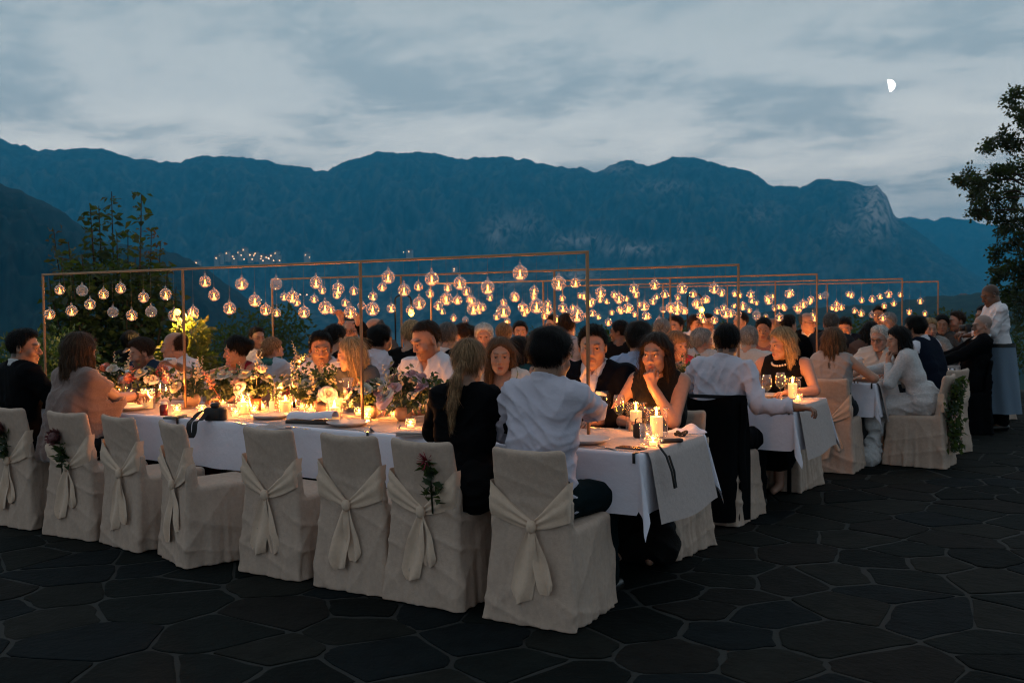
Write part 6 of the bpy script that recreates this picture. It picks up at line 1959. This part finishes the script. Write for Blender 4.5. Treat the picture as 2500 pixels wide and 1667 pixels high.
# front table, our side: the chairs stand in their own row, some of them empty
ppl('front_man', 1346, 872, -.26, 0, -10, 'man in white shirt, back to us, at the corner of the front table', 'front man with white shirt and rolled sleeves', hair='puffy', vol=1.35, hairc='black', skin='olive', outfit='rolled', c1=(.56, .515, .59), c2=(.004, .010, .012), chair=False, lean=9, hp=10, ear=True, hs=1.06,
    hands=(dict(w=at_z(1490, 1030, .815), curl=.6, pole=(.9, -.2, -.4)), dict(l=(-.20, .40, TZ + .05), pole=(.8, -.2, -.5))), twist=-4)
ppl('pony', 1146, 888, -.26, 2, 14, 'woman with blonde ponytail in black jacket, back to us', 'woman with blonde ponytail', sex='f', hair='ponytail', hairc='darkblonde', outfit='top', c1=BLK, c2=BLK, chair=False, lean=5, fab='suit', hp=8)
ppl('poncho', 197, 862, -.26, 0, 6, 'woman with brown bob hair in a rosy beige poncho, back to us', 'woman in the rosy poncho', sex='f', hair='bob', hairc='chestnut', outfit='poncho', c1=(.20, .125, .105), c2=BLK, chair=False, lean=4, hp=6, vol=1.25, hs=1.04, bangle=0, bc=(.2, .12, .06),
    hands=(dict(w=at_y(335, 965, .16), curl=.7), dict(l=(-.05, .42, .84), curl=.5)))
ppl('black_suit', 60, 850, -.26, -8, -50, 'man in a black suit turned away at the far end of the front table', 'man in black suit at the row end', hair='short', hairc='black', skin='tan', outfit='suit', c1=BLK, c2=BLK, chair=False, lean=4, hs=1.06, vz=1.04)
# front table, far side
ppl('bearded_blue', 346, 862, F1, 178, 150, 'bearded man in a blue jacket looking down', 'bearded man in blue jacket', hair='short', hairc='brown', beard=.8, outfit='suit', c1=(.018, .035, .065), lean=13, hp=16, skin='rosy')
ppl('balding', 425, 847, F1 + .02, 170, 122, 'balding man in a white shirt in profile', 'balding man in white shirt', hair='balding', hairc='brown', outfit='shirt', c1=WH, lean=9, hp=4, skin='rosy', hands=(dict(l=(.2, .36, .80)), 'table'))
ppl('bun_red', 577, 858, F1 + .02, 175, 118, 'dark haired woman with a bun in a red top, profile', 'woman with dark bun and red top', sex='f', hair='bun', hairc='black', skin='tan', outfit='dress', c1=(.16, .012, .022), lean=7, bunz=.045, hp=6, bangle=0, sh=.10, scoop=(1.07, .05, .10, .10),
    hands=(dict(w=at_y(425, 890, .93), curl=.75, palm=(.3, .2, -.9)), 'table'))
ppl('open_shirt', 783, 852, F1, 180, 226, 'dark haired man in an open white shirt glancing sideways', 'dark haired man in open white shirt', hair='short', hairc='black', skin='tan', outfit='open', c1=WH, lean=10, hp=8, beard=.25, vz=.93, gaze=(.25, -.05))
ppl('long_blonde', 856, 866, F1 - .02, 175, 128, 'woman with long straight blonde hair and grey jacket in profile', 'woman with long blonde hair and grey jacket', sex='f', hair='long', hairc='blonde', outfit='top', c1=(.075, .078, .085), c2=BLK, fab='suit', lean=9, hp=10)
ppl('red_beard', 1040, 832, F1, 180, 158, 'red bearded man in a white shirt looking down at the table', 'red bearded man in white shirt', hair='short', hairc='brown', beardc='red', skin='rosy', beard=.75, recede=1.5, th=.003, outfit='open', c1=WH, lean=4, hp=20, vz=.98, hs=1.07)
ppl('staring', 1221, 870, F1, 180, 214, 'woman with long brown hair looking straight at us', 'woman with long brown hair', sex='f', hair='long', hairc='lightbrown', outfit='top', c1=(.58, .52, .48), lean=7, hp=4, sleeves='short', scoop=(1.06, .06, .09, .10))
ppl('suit_square', 1447, 848, F1 + .05, 182, 204, 'heavy man in a dark suit with a white pocket square', 'man in dark suit with pocket square', hair='short', hairc='black', skin='rosy', outfit='suit', c1=(.004, .0045, .008), c2=BLK, c3=(.74, .64, .64), square=True, full=1.13, bulk=1.10, lean=5, hp=5, vz=1.02, hs=1.08, hands=('table', 'table'))
ppl('lace_black', 1601, 864, F1 - .04, 184, 182, 'woman in black sleeveless lace dress, hand at her mouth', 'woman in black lace dress', sex='f', hair='long', hairc='brown', skin='rosy', outfit='dress', c1=(.007, .0055, .005), fab='lace', lean=8, hp=5, sh=.135, scoop=(1.105, .05, .075, .05), hands=(dict(l=(.10, .30, .80), pole=(.7, -.2, -.6)), 'chin'), gaze=(.25, .02), crz=-8, hemz=.10)
# second table, backs to us
ppl('dark_back', 321, 838, N2 + .35, 10, 15, 'dark haired guest in black behind the bearded man, back to us', 'dark haired guest in black', sex='f', hair='updo', hairc='black', outfit='top', c1=BLK, c2=BLK, vol=1.4, near=False)
ppl('scarf', 667, 857, N2, 5, -20, 'woman with a low blonde bun and green scarf, back to us', 'woman with green scarf', sex='f', hair='bun', hairc='darkblonde', skin='rosy', outfit='top', c1=(.42, .46, .54), scarf=(.03, .12, .11), lean=4, bunz=-.03)
ppl('black_neck', 822, 828, N2, 5, -12, 'short dark haired woman in black behind the open shirt man', 'short haired woman in black', sex='f', hair='updo', hairc='black', outfit='dress', c1=BLK, lean=4, near=False)
ppl('white_back', 930, 832, N2, 2, -12, 'black haired man in a white shirt, back to us behind the long blonde woman', 'black haired man in white shirt at second table', hair='puffy', hairc='black', skin='tan', outfit='shirt', c1=(.56, .55, .63), lean=6)
ppl('grey_back', 1093, 826, N2 + .15, 4, 20, 'man with dark grey hair, back to us behind the red bearded man', 'man with dark grey hair', hair='short', hairc='darkgrey', outfit='suit', c1=BLK, near=False)
ppl('blonde_black', 1004, 820, N2 + .05, 8, 60, 'older woman with light short hair in black, back to us', 'light haired woman in black', sex='f', hair='updo', hairc='blonde', outfit='top', c1=BLK, c2=BLK, near=False)
ppl('teal', 1268, 862, N2 - .02, 2, 10, 'woman with long dark hair and teal dress, back to us', 'woman in teal dress', sex='f', hair='midlong', hairc='dark', outfit='dress', c1=(.012, .055, .065), lean=5)
ppl('blue_back', 1562, 832, N2, 4, 5, 'man with thick dark hair in a light blue shirt, back to us', 'man in light blue shirt', hair='puffy', hairc='dark', outfit='shirt', c1=(.30, .38, .55), lean=3, hs=1.06)
ppl('corner_back', 1775, 838, N2, 0, 14, 'black haired man in white shirt leaning at the second table end', 'black haired man at second table end', hair='short', hairc='black', skin='tan', outfit='shirt', c1=(.58, .54, .61), c2=BLK, lean=9, side=3, hs=1.03,
    hands=(dict(w=at_z(1948, 995, .80), curl=.7, pole=(.45, -.5, -1.0)), 'table'))
# second table, far side
ppl('half_face', 628, 826, F2, 180, 250, 'man with dark hair half hidden behind the bun woman', 'man half hidden behind the bun woman', hair='short', hairc='dark', skin='tan', outfit='shirt', c1=WH, near=False)
ppl('phone_up', 857, 808, F2, 182, 205, 'man with spectacles holding up a phone with both hands', 'man holding up a phone', hair='balding', hairc='darkgrey', skin='rosy', outfit='suit', c1=BLK, specs=True, near=False, hands=(dict(w=at_y(834, 776, F2 - .30), curl=.8, pole=(.8, -.1, -.8), palm=(0, .6, .3), dir=(.2, .3, 1)), dict(w=at_y(874, 786, F2 - .30), curl=.8, pole=(.8, -.1, -.8), palm=(0, .6, .3), dir=(-.2, .3, 1))))
ppl('bald_lean', 912, 806, F2 + .05, 175, 130, 'grey balding man in a pale shirt leaning aside', 'grey balding man', hair='balding', hairc='darkgrey', outfit='suit', c1=(.05, .055, .06), near=False, lean=12)
ppl('curly', 1130, 828, F2, 178, 128, 'man with curly brown hair smiling in profile', 'man with curly hair', hair='curly', hairc='brown', skin='rosy', outfit='suit', c1=BLK, vol=1.15)
ppl('white_lady', 1181, 822, F2 + .05, 180, 212, 'white haired old woman smiling at us', 'white haired old woman', sex='f', hair='puffy', hairc='white', skin='rosy', outfit='top', c1=(.30, .16, .10), fab='print', near=True)
ppl('fringe', 1652, 845, F2, 180, 246, 'woman with fringe and red patterned top looking aside', 'woman with fringe and red top', sex='f', hair='fringe', hairc='darkblonde', skin='rosy', outfit='dress', c1=(.28, .03, .05), fab='print', lean=8)
ppl('pearls', 1908, 840, F2 - .05, 175, 138, 'older blonde woman in black with a pearl necklace', 'blonde woman with pearls', sex='f', hair='bob', hairc='blonde', skin='rosy', outfit='dress', c1=BLK, pearls=True, lean=6, hp=10, bulk=1.12, vol=1.25, sh=.12, scoop=(1.135, .04, .11, .06))
# third table
ppl('blond_back', 1231, 818, N3, 0, 20, 'light haired guest, back to us behind the staring woman', 'light haired guest', sex='f', hair='updo', hairc='darkblonde', outfit='top', c1=(.2, .19, .2), near=False)
ppl('red_far', 1270, 811, F3, 180, 215, 'guest with short dark hair in a red shirt far behind', 'guest in red shirt', hair='puffy', hairc='dark', skin='rosy', outfit='shirt', c1=(.25, .02, .02), near=False)
ppl('dark_far', 1350, 795, F3, 178, 160, 'dark haired man far behind above the front man', 'dark haired man far behind the front man', hair='short', hairc='dark', outfit='suit', c1=BLK, near=False)
ppl('brown_far', 1385, 797, N3, 0, 10, 'brown haired guest, back to us beyond the front man', 'brown haired guest', hair='puffy', hairc='brown', outfit='shirt', c1=(.3, .3, .34), near=False)
ppl('bun_dark', 1512, 812, N3, 20, 95, 'dark skinned woman with tied up hair in black', 'dark skinned woman with tied hair', sex='f', hair='bun', hairc='black', skin='brown', outfit='dress', c1=BLK, bunz=.04, near=False)
ppl('small_bun', 1616, 808, N3 + .1, 0, 15, 'grey blonde woman with a small high bun, back to us', 'woman with small high bun', sex='f', hair='bun', hairc='grey', outfit='top', c1=(.25, .22, .2), bunz=.07, near=False)
ppl('lace_grey', 1715, 834, N3, 6, -42, 'grey haired woman in a white lace top turned away', 'grey haired woman in lace', sex='f', hair='puffy', hairc='grey', skin='rosy', outfit='top', c1=(.42, .40, .40), fab='lace')
ppl('white_jacket', 1828, 832, N3 - .02, 2, 16, 'white haired guest in a white jacket, back to us', 'white haired guest in white jacket', hair='short', hairc='grey', outfit='top', c1=(.46, .46, .46), fab='knit', bulk=1.08, near=True)
ppl('vest_woman', 2034, 836, N3, 2, 22, 'woman with brown hair in a beige waistcoat, back to us', 'woman in beige waistcoat', sex='f', hair='midlong', hairc='lightbrown', outfit='top', c1=(.36, .31, .29), fab='knit', lean=5, sleeves='none', vol=1.1, hands=(dict(w=at_z(2098, 925, .80), pole=(.9, -.2, -.4)), 'table'))
ppl('red_hair', 1649, 799, F3, 180, 168, 'man with short dark hair looking down at the third table', 'dark haired man looking down', hair='short', hairc='dark', skin='rosy', outfit='suit', c1=(.08, .08, .09), near=False)
ppl('girl_look', 1864, 803, F3, 180, 190, 'dark haired woman looking down among the far guests', 'dark haired woman looking down', sex='f', hair='bun', hairc='black', skin='tan', outfit='dress', c1=(.2, .1, .1), fab='print', near=False, hp=14)
ppl('grey_specs', 2148, 828, F3 - .05, 180, 168, 'white haired man with spectacles in a white jacket', 'white haired man with spectacles', hair='short', hairc='white', skin='rosy', outfit='open', c1=(.5, .48, .45), specs=True, hp=8)
# the bride at the end of the third table
bp = at_y(2192, 832, 5.22)
ppl('bride', 2192, 832, 5.22, 92, 120, 'bride with dark hair in a white lace dress, hand at her mouth', 'bride', sex='f', hair='midlong', hairc='black', outfit='dress', sleeves='long', c1=(.52, .50, .50), fab='lace', lean=20, hp=8, sh=.15, scoop=(1.12, .05, .06, .05), hemz=.06, flare=.28, chair=False, hands=(dict(l=(.05, .62, TZ + .07), curl=.3, pole=(.7, -.2, -.7)), 'chin'))
# fourth table
ppl('back_4', 1925, 796, N4, 0, -20, 'man with dark hair, back to us beside the suited man with spectacles', 'dark haired man at fourth table', hair='short', hairc='dark', outfit='suit', c1=BLK, near=False)
ppl('grey_4', 2029, 792, N4 + .1, 0, 10, 'grey haired man behind the waistcoat woman', 'grey haired man behind the waistcoat woman', hair='short', hairc='darkgrey', outfit='suit', c1=(.03, .03, .035), near=False)
ppl('long_4', 2126, 812, N4 - .1, 0, 25, 'woman with long dark hair, back to us beside the white haired man', 'woman with long dark hair at fourth table', sex='f', hair='long', hairc='black', outfit='top', c1=(.10, .06, .05), near=False)
ppl('groom', 2232, 804, 6.15, 70, 75, 'black haired man in a navy waistcoat behind the bride', 'man in navy waistcoat', hair='puffy', hairc='black', skin='tan', outfit='shirt', c1=WH, c2=NAVY, vest=NAVY, lean=18, side=-4)
ppl('pink_4', 1699, 793, F4, 180, 240, 'curly haired man in a pale shirt beside the man with spectacles', 'curly man in pale shirt', hair='curly', hairc='brown', skin='rosy', outfit='shirt', c1=WH, near=False)
ppl('specs_4', 1728, 790, F4 - .1, 180, 222, 'young man with dark spectacles and white shirt under the bulb', 'young man with dark spectacles', hair='puffy', hairc='dark', skin='rosy', outfit='shirt', c1=(.5, .46, .46), specs=True, near=False)
ppl('bald_pink', 1884, 800, F4, 180, 140, 'bald man with rosy head among the far guests', 'bald man', hair='buzz', hairc='brown', skin='rosy', outfit='shirt', c1=WH, near=False)
ppl('dark_4', 1808, 786, F4, 180, 150, 'dark haired man behind the second copper post', 'dark haired man behind the copper post', hair='short', hairc='dark', outfit='suit', c1=BLK, near=False)
ppl('suit_specs', 1972, 788, F4 - .2, 180, 252, 'balding man with spectacles in a dark suit, profile', 'balding man with spectacles', hair='balding', hairc='darkgrey', skin='rosy', outfit='suit', c1=BLK, specs=True, near=False)
ppl('head_down', 2062, 800, F4 - .1, 180, 190, 'dark haired man bending his head at the fourth table', 'man bending his head', hair='short', hairc='dark', skin='rosy', outfit='suit', c1=NAVY, hp=25, near=False)
ppl('grey_far', 2168, 788, F4 + .2, 180, 160, 'grey haired woman behind the white haired man', 'grey haired woman', sex='f', hair='puffy', hairc='grey', outfit='top', c1=(.12, .08, .06), near=False)
ppl('short_blonde', 2270, 803, F4 - .3, 180, 208, 'woman with short blonde hair looking straight at us', 'woman with short blonde hair', sex='f', hair='puffy', hairc='blonde', outfit='top', c1=(.25, .24, .23), fab='print', near=False)
ppl('capped', 2147, 770, F5 - .4, 170, 175, 'dark haired man standing behind the far table', 'standing man', hair='puffy', hairc='black', skin='olive', outfit='suit', c1=BLK, stand=False, near=False, lean=0)
# fifth table
ppl('print_5', 2300, 793, N5 - .3, 175, 190, 'woman with dark hair in a black flowered blouse', 'woman in flowered blouse', sex='f', hair='updo', hairc='black', skin='tan', outfit='top', c1=(.06, .06, .06), fab='print', near=False)
ppl('pale_jacket', 2336, 785, N5 - .2, 172, 130, 'bearded man in a pale jacket smiling in profile', 'bearded man in pale jacket', hair='short', hairc='brown', skin='rosy', beard=.5, outfit='suit', c1=(.42, .36, .33), tie=BLK, near=False)
ppl('photographer', 2398, 796, 7.9, 105, 118, 'bald man in black seated with a camera at his face', 'bald man with camera', hair='buzz', hairc='grey', skin='rosy', outfit='suit', c1=BLK, c2=BLK, lean=-13, near=False, bulk=1.1, vz=1.06, blackchair=True)
ppl('dark_specs', 2402, 772, 9.3, 150, 135, 'dark haired guest with spectacles beside the waiter', 'dark haired guest beside the waiter', hair='puffy', hairc='black', skin='tan', outfit='suit', c1=BLK, specs=True, near=False)
# the waiter
wf = at_z(2420, 1048, 0)
ppl('waiter', 2418, 723, float(wf[1]) - .02, 118, 122, 'standing waiter in a white shirt and long grey blue apron, looking down', 'waiter', hair='buzz', hairc='dark', skin='brown', outfit='shirt', c1=(.72, .68, .70), c2=BLK, stand=True, lean=7, hp=24, hands=(dict(l=(.10, .36, 1.12), curl=.7), dict(l=(-.06, .36, 1.10), curl=.7)))


def waiter_apron():
    sp = P_['waiter']; body = sp['body']; r = np.random.default_rng(2)
    k = sp['hc'][2] / 1.62

    def f(u, v):
        a = (u - .5) * 2 * 2.5; z = 1.02 * k - .80 * k * v
        rad = .175 + .085 * v + .014 * math.sin(9 * a + 2 * v) * v
        return (rad * math.sin(a) * 1.28, rad * math.cos(a) * 1.0 + .01, z)
    mb = MB(); mb.sheet(f, 48, 16); mb.build('apron', pmat('apron_cloth', (.13, .18, .24), .9, bump=[(20, .005, (1, 1, .3)), (300, .001, (1, 1, 1))]), body)
    mb = MB(); mb.sheet(lambda u, v: (.178 * 1.28 * math.sin(6.283 * u), .178 * math.cos(6.283 * u) + .01, 1.0 * k + .045 * v), 32, 2); mb.build('belt', pmat('belt', (.01, .01, .01), .5), body)


waiter_apron()


# ---- things held or worn on chairs
def held():
    p = at_y(416, 882, .90); t = empty('clutch', p, .5); tag(t, 'white clutch held up by the hand of the woman with the dark bun', 'clutch')
    MB().box(-.055, .055, -.02, .02, -.03, .03, .014).build('body', m_porcelain, t); MB().box(-.02, .02, -.023, -.0205, .008, .022, .001).build('clasp', m_steel, t)
    p = at_y(855, 775, F2 - .28); t = empty('phone', p, .15); tag(t, 'phone held up in both hands above the man with spectacles', 'phone')
    MB().box(-.075, .075, -.005, .005, -.037, .037, .003).build('body', m_plastic_black, t); MB().box(-.07, .07, -.0062, -.0055, -.033, .033).build('screen', pmat('dark_screen', (.004, .004, .005), .08), t, smooth=False)
    sp = P_['photographer']; c = sp['to_world'](sp['hc'] + sp['Rh'] @ np.array([0, .16, -.01])); t = empty('camera', c, sp['ar']); tag(t, 'black camera before the face of the bald man in black', 'camera')
    MB().box(-.07, .07, -.03, .03, -.045, .045, .01).build('body', m_rubber, t); l = MB(); l.lathe([(.001, 0), (.035, 0), (.036, .09), (.030, .09), (.001, .08)], 16); o = l.build('lens', m_plastic_black, t); o.rotation_euler = (-math.pi / 2, 0, 0)


held()

# empty and taken chairs of the near row
NEAR = [(-.32, .06, 'linen covered chair under the front man, its sash knotted in the middle'), (-.93, .0, 'linen covered chair with a red protea bud in its sash'), (-1.42, .04, 'empty linen covered chair beside the red protea bud chair'), (-2.0, .0, 'empty linen covered chair between the side turned chair and its twin'),
        (-2.64, -.34, 'empty linen covered chair turned sideways showing its bare seat'), (-3.28, -.12, 'empty linen covered chair behind the sideways one'), (-3.86, .06, 'linen covered chair with a dusky open protea under the poncho woman'), (-4.5, -.02, 'linen covered chair under the man in the black suit, cut by the frame')]
for x, rz, lb in NEAR: chair(x, -.285 if rz > -.3 else -.36, rz, lb)
bc = P_['bride']; q = bc['to_world']((0, .06, 0)); chair(float(q[0]), float(q[1]), bc['ar'] - .1, 'linen covered chair of the bride with a leafy garland on its back')


def sash_flower(x, kind, label, px, py, leafy=True):
    p = at_y(px, py, -.575); t = empty('tucked_flower', p); tag(t, label, 'flower')
    FL = FLW[kind]; FLW_USED.add(kind); o = copy_tree(FL); o.parent = t; o.location = (0, 0, 0); o.rotation_euler = (1.25, 0, .2)
    sc_ = 1.35 if kind == 'protea_dark' else 1.0; o.scale = (sc_, sc_, sc_)
    MB().tube([(0, .005, 0), (.01, .012, -.10), (.03, .0, -.26)], .005, 5).build('stem', m_leaf_dark, t)
    r = np.random.default_rng(int(px)); pos, dr = [], []
    for k in range(46):
        q = r.random(); pos.append(np.array([.012 + .03 * q + r.normal() * .02, .004 - .012 * r.random(), -.02 - .17 * q])); dr.append(np.array([r.normal() * .5, -.25, .6]))
    tag(leaves_mesh('foliage', pos, .065, m_leaf_dark, t, dr, .1, 5, .45), kind='stuff')


sash_flower(-3.86, 'protea_dark', 'dusky open protea tucked in the sash behind the poncho woman', 143, 1070)
sash_flower(-.93, 'pin', 'red protea bud with dark leaves tucked in a chair sash', 1043, 1125)
sash_flower(-4.5, 'protea_dark', 'dusky protea on the chair cut by the frame', 5, 1052)


def garland():
    bc = P_['bride']; q = bc['to_world']((0, .06, 0)); t = empty('garland', (float(q[0]), float(q[1]), 0), bc['ar'] - .1); tag(t, 'leafy garland with pale blossoms hanging on the back of the bride chair', 'garland')
    r = np.random.default_rng(8); pos, dr = [], []
    for k in range(900):
        z = r.uniform(.16, .80); x = r.normal() * .075 * (1.2 - .5 * abs(z - .55)); pos.append(np.array([x, back_y(x * .5, z) - .02 - abs(r.normal()) * .025, z])); dr.append(np.array([r.normal() * .6, -.7, r.normal() * .5 - .2]))
    tag(leaves_mesh('foliage', pos, .055, m_leaf_dark, t, dr, .2, 6), kind='stuff')
    for k in range(7):
        z = .25 + .08 * k; x = r.uniform(-.06, .06); flower(['rose_blush', 'bud', 'small'][k % 3], t, (x, back_y(x * .5, z) - .05, z), (1.4, 0, r.uniform(-.4, .4)))
    MB().tube([(0, back_y(0, z) - .015, z) for z in np.linspace(.18, .80, 8)], .006, 5).build('stem', m_leaf_dark, t)
    # black coat over the chair behind the man at the second table end
    c2 = P_['corner_back']; q = c2['to_world']((0, .075, 0)); t = empty('black_coat', (float(q[0]), float(q[1]), 0), c2['ar']); tag(t, 'black coat hung over the chair back of the man at the second table end', 'coat')
    r = np.random.default_rng(3); ph = r.uniform(0, 6, 5)

    def f(u, v):
        x = (u - .5) * .60 * (1 + .12 * v); z = .87 - .83 * v
        x0 = max(-.2, min(.2, x))
        y = back_y(x0, max(z, .05)) - .035 - .02 * v - .014 * math.sin(u * 17 + ph[0] + 2 * v) * (.3 + v)
        ov = abs(x) - .2
        if ov > 0: y += ov * 1.5
        return (x if ov < 0 else math.copysign(.2 + ov * .55, x), y, z + .02 * math.sin(9 * u) * (v < .05))
    mb = MB(); mb.sheet(f, 40, 26); mb.build('coat_body', cloth_mat(BLK, 'suit'), t)
    mb = MB(); mb.sheet(lambda u, v: ((u - .5) * .44, back_y((u - .5) * .4, .82) - .03 + .12 * v, .868 + .016 * math.sin(math.pi * v) - .05 * max(0, v - .7)), 24, 8); mb.build('coat_shoulder', cloth_mat(BLK, 'suit'), t)
    mb = MB(); mb.sheet(lambda u, v: (.235 + .05 * math.sin(math.pi * u) * .5 + .012 * math.cos(6 * v), back_y(.2, max(.8 - .62 * v, .05)) + .02 + .10 * u, .84 - .60 * v + .02 * math.sin(3 * u)), 10, 18); mb.build('coat_sleeve', cloth_mat(BLK, 'suit'), t)


garland()
for k_, o_ in list(FLW.items()):
    if k_ not in FLW_USED or (o_.parent is None):
        for ch in list(o_.children): D.objects.remove(ch)
        D.objects.remove(o_)
for i_, o_ in enumerate(CH):
    if not _chair_used[i_]: [D.objects.remove(c_) for c_ in list(o_.children)]; D.objects.remove(o_)
